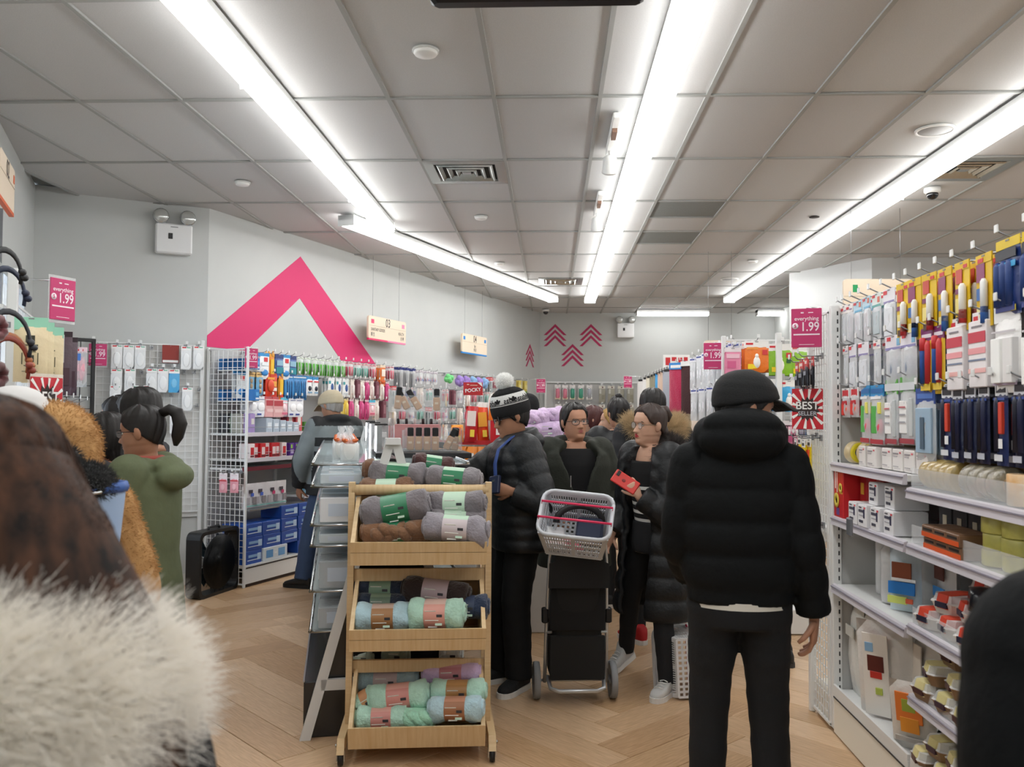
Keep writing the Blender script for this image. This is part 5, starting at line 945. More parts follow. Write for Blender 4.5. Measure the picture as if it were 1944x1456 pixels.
p = atX(1284, 689, 1.62); t = thing('white_topper_sign', 'white topper sign with red letters over the far gondola end', 'sign', p, 0)
obj('board', MB().bbox((0, 0, .02), (.34, .012, .17), .002), PAPER, t); obj('red_blocks', MB().box((-.11, -.008, .02), (.06, .003, .1)).box((-.03, -.008, .05), (.06, .003, .05)).box((.05, -.008, .03), (.05, .003, .08)).box((.12, -.008, .05), (.05, .003, .05)), RED, t); obj('stalk', MB().tube([(0, .01, -.06), (0, .01, 2.04-p.z)], .006), CHROME, t)
# ------------------------------------------------------------ rain poncho end rack
pr = thing('poncho_rack', 'white wire end rack of rain ponchos behind the man in the cap', 'rack', (1.56, 6.36, 0), 0)
tag(obj('wire_mesh', wire_grid(.6, 1.95, 10, 32), WMETAL, pr, (0, 0, .12)), kind='stuff')
for x in (-.3, .3): obj('upright_post', MB().bbox((x, .0, 1.05), (.03, .03, 2.1), .004), WMETAL, pr)
obj('base', MB().bbox((0, -.1, .09), (.62, .3, .17), .005), WMETAL, pr)
PF = lambda u, out, z: Vector((u, 6.34-out, z))
xP = lambda px: atY(px, 670, 6.12).x
hook_row(pr, 'poncho rack', 'upper row', [(xP(1391), 2.0, 'pinkpack', 2), (xP(1436), 2.05, 'poncho', 4), (xP(1481), 2.03, 'ponchog', 4), (xP(1522), 2.02, 'ponchog', 3)], PF, 0, .26, .03)
hook_row(pr, 'poncho rack', 'lower row', [(xP(1452), 1.78, 'ponchob', 4), (xP(1497), 1.775, 'ponchob', 4)], PF, 0, .26, .03)
hook_row(pr, 'poncho rack', 'low row', [(xP(1425), 1.5, 'nightblue', 2), (xP(1460), 1.5, 'penpack', 2), (xP(1500), 1.49, 'pinkpack', 2)], PF, 0, .26, .03)
for k in range(3):
    z = (1.32, 1.06, .75)[k]; t = thing('wire_basket', f'black wire basket on the poncho rack, {("upper", "middle", "lower")[k]} of three', 'basket', (1.56, 6.17, z), 0)
    q = MB(); W_, D_, H_ = .52, .26, .13
    for i in range(15): x = -W_/2+W_*i/14; q.box((x, -D_/2, H_/2), (.005, .005, H_)); q.box((x, 0, .003), (.005, D_, .005))
    for zz in (0, H_*.5, H_): q.box((0, -D_/2, zz), (W_, .007, .007)); q.box((-W_/2, 0, zz), (.007, D_, .007)); q.box((W_/2, 0, zz), (.007, D_, .007)); q.box((0, D_/2, zz), (W_, .007, .007))
    tag(obj('wires', q, BLACK, t), kind='stuff'); obj('hanger', MB().tube([(-.1, D_/2, H_), (-.1, D_/2+.05, H_)], .004, 5).tube([(.1, D_/2, H_), (.1, D_/2+.05, H_)], .004, 5), BLACK, t)
    for j in range(4): printed_bag(f'{("dark violet", "slate", "charcoal", "deep blue")[j]} folded pack inside the {("upper", "middle", "lower")[k]} black wire basket', (1.56-.19+.125*j, 6.17, z+.006), .115, .15, .1, ('3A2F52', '3F4550', '26272B', '27406A')[j], [(0, .08, .06, .03, '9A94A8')], rz=0)
# ------------------------------------------------------------ wooden rack of blanket rolls
PINE = mat('DCC298', .5, name='pale_pine', noise=.12, nscale=6, h2='D0B083', stretch=(1, 1, 14), bump=.02, bscale=80)
PINEH = mat('DAC096', .5, name='pale_pine_boards', noise=.12, nscale=6, h2='CEAE80', stretch=(14, 1, 1), bump=.02, bscale=80)
wr = thing('blanket_rack', 'pale pine rack on casters with three tilted bins of fleece blanket rolls', 'rack', (-.6, 3.97, 0), .13)
HW = .315
def sidepoly(zt, zl, zb): return [(.02, zt), (.06, zt), (.13, zb+.03), (.1, zb), (-.17, zb-.015), (-.205, zb-.005), (-.235, zl)]
for s in (-1, 1):
    u = obj('upright', MB().prism([(-.03, .06), (.02, .06), (.045, 1.2), (.0, 1.2)], s*HW-.014, s*HW+.014, 'x'), PINE, wr)
    u2 = obj('rear_upright', MB().prism([(.3, .06), (.34, .06), (.34, 1.12), (.3, 1.12)], s*HW-.014, s*HW+.014, 'x'), PINE, wr)
    ft = obj('foot_rail', MB().prism([(-.23, .055), (-.2, .115), (.38, .115), (.38, .06)], s*(HW+.012)-.016, s*(HW+.012)+.016, 'x'), PINE, wr)
    for y in (-.2, .35):
        c = obj('caster', MB().lathe([(.012, -.011), (.03, -.011), (.032, 0), (.03, .011), (.012, .011)], 16, 0, (s*(HW+.012), y, .032), 'x'), BLACK, wr)
        obj('fork', MB().box((s*(HW+.012)-.016, y, .045), (.004, .03, .045)).box((s*(HW+.012)+.016, y, .045), (.004, .03, .045)).box((s*(HW+.012), y, .066), (.036, .036, .006)), CHROME, c)
        obj('bolt', MB().ell((s*(HW+.012)+s*.02, y, .085), (.006, .008, .008), 8, 5), CHROME, c)
for zt, zl, zb, two in ((1.13, .962, .87, 1), (.76, .588, .5, 1), (.36, .172, .085, 0)):
    for s in (-1, 1): obj('bin_side', MB().prism(sidepoly(zt, zl, zb), s*(HW-.03)-.009, s*(HW-.03)+.009, 'x'), PINE, wr)
    if two: 
        obj('bin_front_board', MB().prism([(-.247, zl), (-.233, zl), (-.217, zl-.046), (-.231, zl-.046)], -HW+.02, HW-.02, 'x'), PINEH, wr); obj('bin_front_board', MB().prism([(-.231, zl-.048), (-.217, zl-.048), (-.2, zb-.012), (-.214, zb-.012)], -HW+.02, HW-.02, 'x'), PINEH, wr)
    else: obj('bin_front_board', MB().prism([(-.247, zl), (-.233, zl), (-.2, zb-.012), (-.214, zb-.012)], -HW+.02, HW-.02, 'x'), PINEH, wr)
    obj('bin_floor', MB().prism([(-.21, zb-.012), (.12, zb), (.12, zb+.012), (-.21, zb+.002)], -HW+.04, HW-.04, 'x'), PINEH, wr)
    obj('bin_back', MB().prism([(.12, zb+.01), (.132, zb+.01), (.06, zt), (.048, zt)], -HW+.04, HW-.04, 'x'), mat('8E6E48', .6), wr)
obj('top_dowel', MB().tube([(-HW, .02, 1.165), (HW, .02, 1.165)], .024, 12), PINEH, wr)
for z in (.775, .36): obj('cross_slat', MB().box((0, .02, z), (2*HW-.03, .02, .055)), PINEH, wr)
obj('bottom_rail', MB().box((0, .02, .035+.04), (2*HW, .03, .05)), PINEH, wr)
obj('top_tray', MB().box((0, .19, 1.1), (2*HW-.03, .3, .014)), PINEH, wr); obj('tray_rail', MB().box((0, .33, 1.13), (2*HW-.03, .014, .06)), PINEH, wr)
FL = {}
def fleece(c): return mat(c, .95, name='fleece', noise=.12, nscale=26, bump=.7, bscale=90, sheen=.35)
def roll_at(px, py, Y, L, r, tilt, yaw, col, band, band2, label, seed=0, knot=False, droop=0):
    r *= 1.1; p = atY(px, py, Y); t = thing('blanket_roll', label, 'blanket', p, 0, 'fleece blanket rolls'); t.rotation_euler = (0, -math.radians(tilt), math.radians(yaw))
    q = MB(); rr = random.Random(seed); n = 22; rings = []; bl = L*.19
    ph = [rr.uniform(0, 6.28) for _ in range(6)]
    for i in range(25):
        s = i/24*2-1; x = s*L/2; a = abs(s)
        base = r*(.96 if a < .4 else 1.08 - .1*((a-.7)/.3)**2 if a < .93 else (.9 if a < .97 else .5))
        ring = []
        for k in range(n):
            th = 2*PI*k/n
            fold = 1 + (.07*math.sin(3*th+ph[0]+4*s) + .05*math.sin(5*th+ph[1]-6*s))*(1 if a > .42 else .15)
            ring.append((x, math.cos(th)*base*fold, math.sin(th)*base*fold*.95-droop*max(0, s-.5)**2*.4))
        rings.append(ring)
    q.loft(rings)
    if knot:
        for k in range(9): a = -L/2+L*.25+L*.5*k/8; q.ell((a, -r*.7+.01*(k % 2), r*.2*((k % 3)-1)), (.045, .03, .028), 10, 6, 0, (0, .7*(-1)**k, .4))
    f = fleece(col); o = obj('fleece', q, f, t)
    sp = MB()
    for s in (-1, 1):      # the rolled-up layers seen in the end
        pts = [(s*(L/2*.985), math.cos(a)*r*.72*(1-a/14), math.sin(a)*r*.68*(1-a/14)) for a in [j*.7 for j in range(17)]]; sp.tube(pts, .0085, 6)
    obj('rolled_edge', sp, f, o)
    b = MB(); rb = r*1.0; rings = []
    for x in (-bl, bl): rings.append([(x, math.cos(2*PI*k/28)*rb, math.sin(2*PI*k/28)*rb*.95) for k in range(28)])
    b.loft(rings, 0, True, (False, False)); b.m = [1 if (5 <= k < 10) else 0 for k in range(28)]
    bo = obj('paper_band', b, [mat(band, .4, spec=.5), mat(band2, .4, spec=.5)], t)
    pr = MB(); c2 = rr.choice(('F0EFEA', '2A5AB0', 'E8E6DA'))
    for (x, th, w, h, mi) in ((bl*.4, 3.6, .03, .016, 0), (-bl*.2, 3.9, .04, .008, 1), (-bl*.35, 2.75, .05, .004, 1), (bl*.5, 3.05, .025, .012, 2), (-.01, 3.35, .06, .003, 1)):
        y, z = math.cos(th)*(rb+.0012), math.sin(th)*(rb+.0012)*.95; pr.box((x, y, z), (w, .0012, h), mi, rot=(-(th-PI)*-1*-1, 0, 0))
    obj('band_print', pr, [mat('BFD9C4', .5), mat('E9EAE2', .5), mat('3E3E44', .5)], bo)
    return t
GR, BRN, DKB, NVY, MNT, LBL, LIL, BGR = '7B7579', '7A573F', '2E1F1C', '1E2A3E', 'B5DCC9', 'B4D2DC', 'D4B8DC', '93A9AE'
G1, G2 = '2E7A55', 'BBD6BF'
for a in [
 (724, 893, 4.17, .17, .052, 0, 8, BRN, G1, G2, 'brown blanket roll at the left back of the top pile'),
 (757, 903, 4.12, .27, .062, -4, 0, GR, G1, G2, 'grey blanket roll with green band on the left of the top pile'),
 (862, 911, 4.1, .26, .058, -4, -4, GR, G1, G2, 'grey blanket roll with green band on the right of the top pile'),
 (735, 927, 4.06, .25, .045, 2, 0, BRN, G2, G2, 'brown blanket roll with pale green band squeezed behind the top dowel'),
 (822, 884, 4.26, .2, .05, -8, 10, '4A2A28', G1, G2, 'maroon blanket roll behind the top pile under the reaching hand'),
 (752, 966, 3.885, .31, .064, 11, 4, GR, G1, G1, 'grey blanket roll tilted up in the top bin with a green band'),
 (866, 957, 3.95, .27, .055, 2, -6, GR, G2, G2, 'grey blanket roll with pale band at the back of the top bin'),
 (866, 982, 3.93, .26, .045, 0, 0, GR, G2, G1, 'grey blanket roll half hidden in the middle of the top bin'),
 (866, 1003, 3.82, .29, .056, -3, -3, '8F8990', 'C9BDC0', G2, 'light grey blanket roll with pinkish band over the top bin edge', 0, False, .4),
 (752, 1008, 3.86, .31, .046, 3, 5, '8A6448', G1, G1, 'brown plaited blanket roll low in the top bin', 0, True),
 (724, 1118, 4.0, .26, .052, 0, 2, NVY, '7E9A84', '9AB09A', 'navy blanket roll with grey green band in the middle bin'),
 (828, 1124, 3.96, .31, .056, -5, -3, DKB, 'B5A3A8', 'B5A3A8', 'dark brown blanket roll with dusty pink band in the middle bin'),
 (724, 1146, 3.94, .24, .045, 0, 2, NVY, '6F8676', '8AA08A', 'navy blanket roll under the other one at the back of the middle bin'),
 (886, 1152, 3.93, .2, .05, 0, 0, '22304A', '33405A', '33405A', 'deep blue blanket roll tucked at the side of the middle bin'),
 (728, 1171, 3.83, .25, .056, 1, 4, LBL, 'A87A50', 'C9AFA0', 'pale blue blanket roll with brown band at the front of the middle bin'),
 (829, 1165, 3.83, .25, .062, 2, -3, MNT, 'D89A8C', 'D8B8AC', 'mint blanket roll with salmon band at the front of the middle bin'),
 (735, 1291, 4.02, .29, .054, 2, 0, BGR, 'B5A09E', 'B5A09E', 'grey blue blanket roll at the back of the bottom bin'),
 (858, 1279, 4.02, .27, .046, 4, -3, LIL, 'B97A84', 'C9929C', 'lilac blanket roll with rose band at the back of the bottom bin'),
 (758, 1322, 3.89, .27, .056, 7, 3, MNT, 'D08C84', 'DCA498', 'mint blanket roll with salmon band lying aslant in the bottom bin'),
 (870, 1313, 3.92, .25, .05, 3, -4, MNT, 'A87A48', 'B88A58', 'mint blanket roll with brown band on the right of the bottom bin'),
 (725, 1363, 3.83, .23, .046, 2, 4, MNT, 'D08C84', 'DCA498', 'mint blanket roll with salmon band at the front of the bottom bin'),
 (866, 1345, 3.82, .24, .05, 3, -4, LBL, 'A06A48', 'C08A70', 'pale blue blanket roll with brown band at the front of the bottom bin'),
 (796, 1362, 3.83, .14, .04, 0, 0, 'A8DCC0', 'A8DCC0', 'A8DCC0', 'small plaited mint roll between two banded ones in the bottom bin', 0, True),
 (697, 1330, 3.9, .1, .05, 30, 10, MNT, 'C08A60', 'C08A60', 'short mint roll standing aslant at the bottom bin side'),
 (690, 1248, 4.12, .1, .04, 0, 0, 'A9B5A6', 'A9B5A6', 'A9B5A6', 'sage roll end seen through the gap above the bottom bin'),
 (752, 1244, 4.12, .12, .042, 0, 0, '8FA095', '8FA095', '8FA095', 'grey green roll end seen through the gap above the bottom bin, second one'),
 (857, 1243, 4.12, .1, .036, 0, 0, 'C9CFCF', 'C9CFCF', 'C9CFCF', 'whitish roll end seen through the gap above the bottom bin')]:
    roll_at(*a[:11], *( (hash(a[0]*7+a[1]) % 1000,) if len(a) == 11 else (int(a[0]*3+a[1]),) ), *(a[12:]))
# ------------------------------------------------------------ black A-frame cosmetics display with glass shelves
dB = Vector((-.242, .970)); rzB = math.atan2(-dB.x, dB.y)
bd = thing('cosmetics_display', 'long black cosmetics display with white A-frames and glass shelves behind the pine rack', 'display stand', (-.76, 4.12, 0), rzB)
GLB = mat('17191D', .22, name='black_gloss', spec=.6); AW = mat('D9D9D8', .4, name='white_frame')
LB = 3.7
obj('base', MB().bbox((0, LB/2, .13), (.8, LB, .26), .005), GLB, bd); obj('base_edge', MB().box((-.4, LB/2, .262), (.008, LB, .006)), mat('B9BBBE', .3, .8), bd)
obj('spine', MB().box((0, LB/2, .78), (.05, LB-.1, 1.04)), GLB, bd); obj('end_panel', MB().prism([(-.3, .26), (.3, .26), (.05, 1.3), (-.05, 1.3)], .0, .02, 'y'), GLB, bd)
for k, y in enumerate((-.02, 1.2, 2.4, 3.6)):
    a = obj('a_frame', MB().prism([(-.415, 0), (-.365, 0), (.012, 1.4), (-.03, 1.4)], y-.012, y+.012, 'y').prism([(.415, 0), (.365, 0), (-.012, 1.4), (.03, 1.4)], y-.013, y+.013, 'y').box((0, y, .25), (.64, .024, .05)).box((0, y, 1.385), (.07, .09, .03)), AW, bd)
GLS = mat('D8E6E8', .04, clear=.8, spec=.8, name='shelf_glass')
SZ = (1.275, 1.17, .985, .885, .67, .48)
for k, z in enumerate(SZ):
    for s in (-1, 1):
        sh = obj('glass_shelf', MB().box((s*.2, LB/2, z), (.35, LB-.16, .008)), GLS, bd)
        obj('front_rod', MB().tube([(s*.375, .06, z+.004), (s*.375, LB-.08, z+.004)], .008, 8), CHROME, sh)
        obj('end_rod', MB().tube([(s*.03, .07, z-.006), (s*.385, .07, z-.006)], .006, 6), CHROME, sh)
LED = mat('F2F7FF', .4, emit=7.0, name='led_strip')
for y in (.75, 1.6, 2.4):
    p = obj('light_post', MB().box((-.03, y, 1.35), (.03, .03, .2)), CHROME, bd); obj('led_strip', MB().box((-.05, y, 1.35), (.01, .02, .19)), LED, p); obj('post_cap', MB().box((-.02, y, 1.455), (.07, .04, .008)), BLACK, p)
def BDp(x, y, z): q = Matrix.Rotation(rzB, 3, 'Z') @ Vector((x, y, z)); return Vector((q.x-.76, q.y+4.12, q.z))
for k in range(7):
    t = thing('candle_jar', f'white candle jar with copper bow on the top glass shelf, {ORD[k]} from the pine rack', 'candle', BDp(-.2-.04*(k % 2), .2+.17*k, SZ[0]+.005), rzB)
    obj('jar', MB().lathe([(.03, 0), (.042, .005), (.043, .075), (.038, .085), (.01, .086)], 20), mat('EDEBE6', .3), t); obj('bow', MB().ell((-.02, -.02, .098), (.024, .016, .012), 10, 6, 0, (0, .4, .3)).ell((.02, -.02, .098), (.024, .016, .012), 10, 6, 0, (0, -.4, -.3)).ell((0, -.02, .097), (.009, .012, .01), 8, 5), mat('C9683C', .25, .5), t)
    obj('clear_wrap', MB().lathe([(.046, 0), (.048, .08), (.02, .12), (.008, .13), (.022, .16)], 14), film(clear=.8), t)
cols = ('E2A8BC', '6FC4DC', 'E6E9EE', 'DFE6EE', 'D8C9DC', 'CFDCE4')
for r, z in enumerate(SZ[1:]):
    for k in range(11):
        y = .18+.27*k; c = cols[(k*3+r*2) % 6] if r in (1,) else ('E4EAF0' if (k+r) % 2 else 'CCD8E0')
        if r < 3: carton_ = thing('cosmetic_box', f'pale cosmetics box on glass shelf, {ORD[r+1]} from the top, {ORD[k]} from the pine rack', 'box', BDp(-.24, y, z+.005), rzB)
        else: carton_ = thing('compact_case', f'clear compact case on glass shelf, {ORD[r+1]} from the top, {ORD[k]} from the pine rack', 'case', BDp(-.24, y, z+.005), rzB)
        h = (.05, .12, .045, .13, .1)[r]
        obj('case', MB().bbox((0, 0, h/2), (.2, .2, h), .004), mat(c, .2, spec=.7) if r < 3 else film('E4ECF2', .55, .08), carton_)
        obj('label_patch', MB().box((-.101 if r else 0, 0, h*.55 if r else h+.001), (.002, .13, h*.5) if r else (.12, .12, .002)).box((0, -.101, h*.5), (.12, .002, h*.5), 1), [mat(('F0D0DC', 'D8485A', '8FD0E0')[k % 3] if r == 1 else 'F0F2F4', .3), mat(('C8D4E4', 'D9A0B4', '9FC8D8')[k % 3], .3)], carton_)
        if r >= 3: obj('contents', MB().bbox((0, 0, h*.42), (.15, .16, h*.7), .004), mat('B9C6D4' if k % 2 else 'D5DCE6', .3, .2), carton_)
# black top boards on the aisle side with foundation testers
tb = obj('black_top_board', MB().bbox((.2, .74, 1.29), (.52, .5, .03), .003), BLACK, bd); obj('lower_board', MB().bbox((.17, .78, 1.235), (.44, .44, .02), .003), mat('3A3C40', .3), bd)
FND = mat('B8875A', .35, name='tan_foundation'); CAPM = mat('1C1D20', .3)
ACR = mat('E6ECEE', .03, clear=.86, spec=.9, name='clear_acrylic')
def tray(label, c, w, d, h, rz, tilt=0):
    t = thing('acrylic_tray', label, 'tray', c, rz); t.rotation_euler = (tilt, 0, rz); th = .004
    obj('floor', MB().box((0, 0, th/2), (w, d, th)), ACR, t)
    for s in (-1, 1): obj('side_wall', MB().box((s*w/2, 0, h/2), (th, d, h)), ACR, t)
    obj('front_wall', MB().box((0, -d/2, h*.36), (w, th, h*.72)), ACR, t); obj('back_wall', MB().box((0, d/2, h*.55), (w, th, h*1.1)), ACR, t); return t
pz = BDp(.27, .72, 1.305); tray('lower acrylic tray of foundation bottles on the black top board', pz, .33, .13, .12, .06)
rsr = thing('acrylic_riser', 'clear acrylic riser carrying the upper tray of foundation bottles', 'stand', BDp(.2, .9, 1.305), .06)
for s in (-1, 1): obj('leg', MB().box((s*.15, 0, .11), (.005, .12, .22)), ACR, rsr)
obj('top_plate', MB().box((0, 0, .222), (.33, .14, .005)), ACR, rsr); obj('stock_box', MB().bbox((0, .0, .08), (.26, .1, .14), .003), mat('C98A8A', .4), rsr)
pz2 = BDp(.2, .9, 1.53); tray('upper acrylic tray of foundation bottles on the clear riser', pz2, .33, .13, .13, .06)
def bottle(label, p, rot=(0, 0, 0)):
    t = thing('foundation_bottle', label, 'bottle', p); t.rotation_euler = rot
    obj('glass_body', MB().bbox((0, 0, .04), (.04, .032, .08), .006), FND, t); obj('cap', MB().bbox((0, 0, .105), (.034, .028, .05), .004), CAPM, t); obj('print', MB().box((0, -.0165, .045), (.02, .001, .012)), mat('D8C0A0', .5), t)
q = Matrix.Rotation(.06, 3, 'Z')
for k in range(4): bottle(f'tan foundation bottle with black cap upright in the lower tray, {ORD[k]} of the row', pz + q @ Vector((-.125+.047*k, -.01, .004)), (0, 0, .06))
bottle('tan foundation bottle leaning in the lower tray', pz+q @ Vector((.075, -.01, .012)), (0, .45, .06)); bottle('tan foundation bottle lying along the lower tray end', pz+q @ Vector((.145, .02, .022)), (0, -1.45, .06)); bottle('tan foundation bottle upright at the back of the lower tray end', pz+q @ Vector((.12, .035, .004)), (0, .1, .06))
for k, (x, a) in enumerate(((-.12, .1), (-.08, -.45), (-.03, -.55))): bottle(f'tan foundation bottle leaning in the upper tray, {ORD[k]} of three', pz2+q @ Vector((x+.02*k, -.01+.01*k, .014)), (0, a, .06))
bottle('tan foundation bottle standing straight at the end of the upper tray', pz2+q @ Vector((.11, .01, .004)), (0, 0, .06))
for k in range(7): 
    t = thing('lip_gloss', f'rose lip gloss tube hung behind the upper tray, {ORD[k]} from the window side', 'lip gloss', pz2+q @ Vector((-.18+.05*k, .13, -.16)), .06)
    obj('tube', MB().lathe([(.004, 0), (.009, .004), (.009, .07), (.006, .075)], 10), mat('B45A60' if k % 2 else 'D09A98', .25), t); obj('cap', MB().lathe([(.009, .075), (.009, .115), (.004, .118)], 10), mat('2A2022' if k % 3 else 'E2D8D4', .3), t)
gs = thing('gloss_rack', 'clear acrylic rack holding the rose lip gloss tubes', 'stand', pz2+q @ Vector((0, .13, -.225)), .06)
obj('block', MB().bbox((0, 0, .032), (.42, .05, .064), .003), ACR, gs); obj('front_strip', MB().box((0, -.027, .02), (.4, .002, .02)), mat('D9C0BE', .4), gs)
# ------------------------------------------------------------ snack stand with orange packs
sn = thing('snack_stand', 'snack stand with white shelf behind the hat wearing man', 'stand', (-.58, 6.1, 0), .0)
obj('cabinet', MB().bbox((-.14, .05, .53), (.42, .36, 1.06), .005), WMETAL, sn); obj('white_shelf', MB().box((-.02, .06, 1.31), (.62, .3, .02)), PAPER, sn); obj('red_edge', MB().box((-.02, -.092, 1.318), (.62, .006, .03)), RED, sn)
for s in (-1, 1): obj('side_post', MB().box((-.02+s*.29, .19, .7), (.02, .02, 1.22)), WMETAL, sn)
ORG = mat('EE8A1E', .3, spec=.6, bump=.3, bscale=40)
for k in range(7):
    t = thing('orange_snack_bag', f'upright orange snack bag with black lettering down its side, {ORD[k]} from the black board', 'bag', (-.8+.062*k, 5.99+.02*(k % 2), 1.06), R.uniform(-.15, .15))
    obj('pouch', pouch(.075, .23, .05, .23), ORG, t); obj('white_patch', MB().box((0, -.0275, .11), (.03, .002, .15)), PAPER, t)
    text('KINKE', .035, BLACK, t, (0, -.0295, .11), rot=(PI/2, -PI/2, 0), bold=.03)
for k, (x, h, c1, c2) in enumerate(((-.5, .28, 'F2F0EC', 'EE6A1E'), (-.42, .34, 'F0EDE6', 'F07A1E'), (-.47, .24, 'E8481E', 'F2A63A'), (-.36, .24, 'CFE2F0', 'E8EEF2'), (-.56, .25, 'C8242C', 'F2E0D8'), (-.65, .12, 'F0A23A', 'E86A1E'))):
    t = thing('tall_snack_pack', f'{("white and orange", "tallest white and orange", "red orange", "pale blue", "red", "small amber")[k]} snack pack standing on the white snack shelf', 'pack', (x, 6.05-.015*k, 1.321), R.uniform(-.2, .2)); t.rotation_euler.y = R.uniform(-.08, .08)
    obj('pouch', pouch(.085, h, .05, h), mat(c1, .3, spec=.6), t); obj('colour_panel', MB().box((0, -.024, h*.66), (.06, .008, h*.42)).box((.01, -.026, h*.25), (.03, .006, h*.2), 1), [mat(c2, .35), mat('F4D24A', .4)], t)
carton('red snack carton with white print on the snack shelf', (-.34, 6.0, 1.321), (.1, .16, .15), mat('C8202A', .35), ((0, .5, .5, .3, 'F0E4E0'),), rz=PI/2)
carton('second red snack carton behind the first one', (-.3, 6.16, 1.321), (.1, .16, .17), mat('D02A30', .35), ((0, .6, .6, .25, 'F4D0C8'),), rz=PI/2)
p = atY(898, 738, 6.0); t = thing('red_topper_sign', 'red card reading a snack name on a thin stalk over the snack stand', 'sign', (p.x, 6.0, p.z), .05)
obj('card', MB().bbox((0, 0, 0), (.135, .006, .09), .002), mat('B9262C', .4), t); text('POCKY', .034, PAPER, t, (0, -.005, -.01), rot=(PI/2, -.12, 0), bold=.02); obj('script_line', MB().box((.005, -.004, .024), (.05, .001, .004)).box((-.035, -.004, .03), (.015, .001, .006)), mat('F0D8C0', .5), t); obj('corner_flash', MB().add([(.06, -.004, .044), (.03, -.004, .044), (.065, -.004, .015)], [(0, 1, 2)]), PAPER, t); obj('stalk', MB().tube([(-.06, .004, -.045), (-.06, .01, 1.32-p.z)], .003, 5), CHROME, t)
# ------------------------------------------------------------ stand of lavender plush rolls
lv = thing('plush_stand', 'white pedestal stand carrying lavender plush rolls behind the man in glasses', 'stand', (-.07, 6.17, 0), 0)
obj('pedestal', MB().bbox((.02, .02, .64), (.26, .3, 1.28), .006), mat('D9D6D2', .5), lv); obj('top_board', MB().bbox((0, 0, 1.295), (.44, .36, .03), .004), WHITE, lv)
LAV = 'DCC0E2'
k = 0
for (px, py, Y, L, r, tl, yw) in ((1000, 818, 6.1, .2, .055, 0, 10), (1042, 815, 6.1, .2, .055, 3, -8), (1012, 793, 6.12, .24, .055, -4, 5), (1046, 788, 6.14, .18, .05, 5, -20), (985, 786, 6.2, .16, .045, 0, 30), (1028, 800, 6.22, .26, .05, 0, 0)):
    roll_at(px, py, Y, L, r, tl, yw, LAV, 'CBB0D4', 'DCC6E2', f'lavender plush roll on the white pedestal, {ORD[k]} counted from the bottom', 40+k, k in (2, 3)); k += 1
# ------------------------------------------------------------ shopping baskets
def basket_shell(w, d, h, m, t, taper=.82, nm='basket_wall'):
    """open plastic basket: slotted walls and floor between solid bands"""
    def at(u, v, z, side):      # side 0..3, u along -1..1, z 0..1
        k = taper+(1-taper)*z; a, b = w/2*k, d/2*k
        return [(u*a, -b, z*h), (a, u*b, z*h), (-u*a, b, z*h), (-a, -u*b, z*h)][side]
    for s in range(4):
        q = MB(); n = 22 if s % 2 == 0 else 15
        def quad(u0, u1, z0, z1):
            P = [at(u0, 0, z0, s), at(u1, 0, z0, s), at(u1, 0, z1, s), at(u0, 0, z1, s)]; nrm = [(0, -1, 0), (1, 0, 0), (0, 1, 0), (-1, 0, 0)][s]; th = .003
            V = [(p[0]+nrm[0]*g, p[1]+nrm[1]*g, p[2]) for g in (th, -th) for p in P]; q.add(V, [(0, 1, 2, 3), (7, 6, 5, 4), (0, 4, 5, 1), (1, 5, 6, 2), (2, 6, 7, 3), (3, 7, 4, 0)])
        bands = [(0, .1), (.26, .32), (.48, .54), (.7, .76), (.9, 1)]
        for z0, z1_ in bands: quad(-1, 1, z0, z1_)
        for (z0, z1_) in ((.1, .26), (.32, .48), (.54, .7), (.76, .9)):
            quad(-1, -.86, z0, z1_); quad(.86, 1, z0, z1_); quad(-.07, .07, z0, z1_)
            for k in range(n):
                u = -.84+1.68*(k+.5)/n
                if abs(u) > .07: quad(u-.018, u+.018, z0, z1_)
        obj(nm, q, m, t)
    f = MB(); a, b = w/2*taper, d/2*taper
    for k in range(9): f.box((0, -b+2*b*k/8, .002), (2*a, .012, .005))
    for k in range(12): f.box((-a+2*a*k/11, 0, .002), (.012, 2*b, .005))
    obj('basket_floor', f, m, t)
    r = MB(); P = [(-w/2, -d/2, h), (w/2, -d/2, h), (w/2, d/2, h), (-w/2, d/2, h)]
    rr = .05; pts = []
    for cx, cy, a0 in ((w/2-rr, d/2-rr, 0), (-w/2+rr, d/2-rr, 1), (-w/2+rr, -d/2+rr, 2), (w/2-rr, -d/2+rr, 3)): pts += [(cx+(rr+.008)*math.cos(PI/2*(a0+k/4)), cy+(rr+.008)*math.sin(PI/2*(a0+k/4)), h) for k in range(5)]
    pts.append(pts[0]); r.tube(pts, [(.01, .014)]*len(pts), 8); obj('rim', r, m, t)
GBK = mat('C9CDD3', .35, name='grey_plastic', spec=.5)
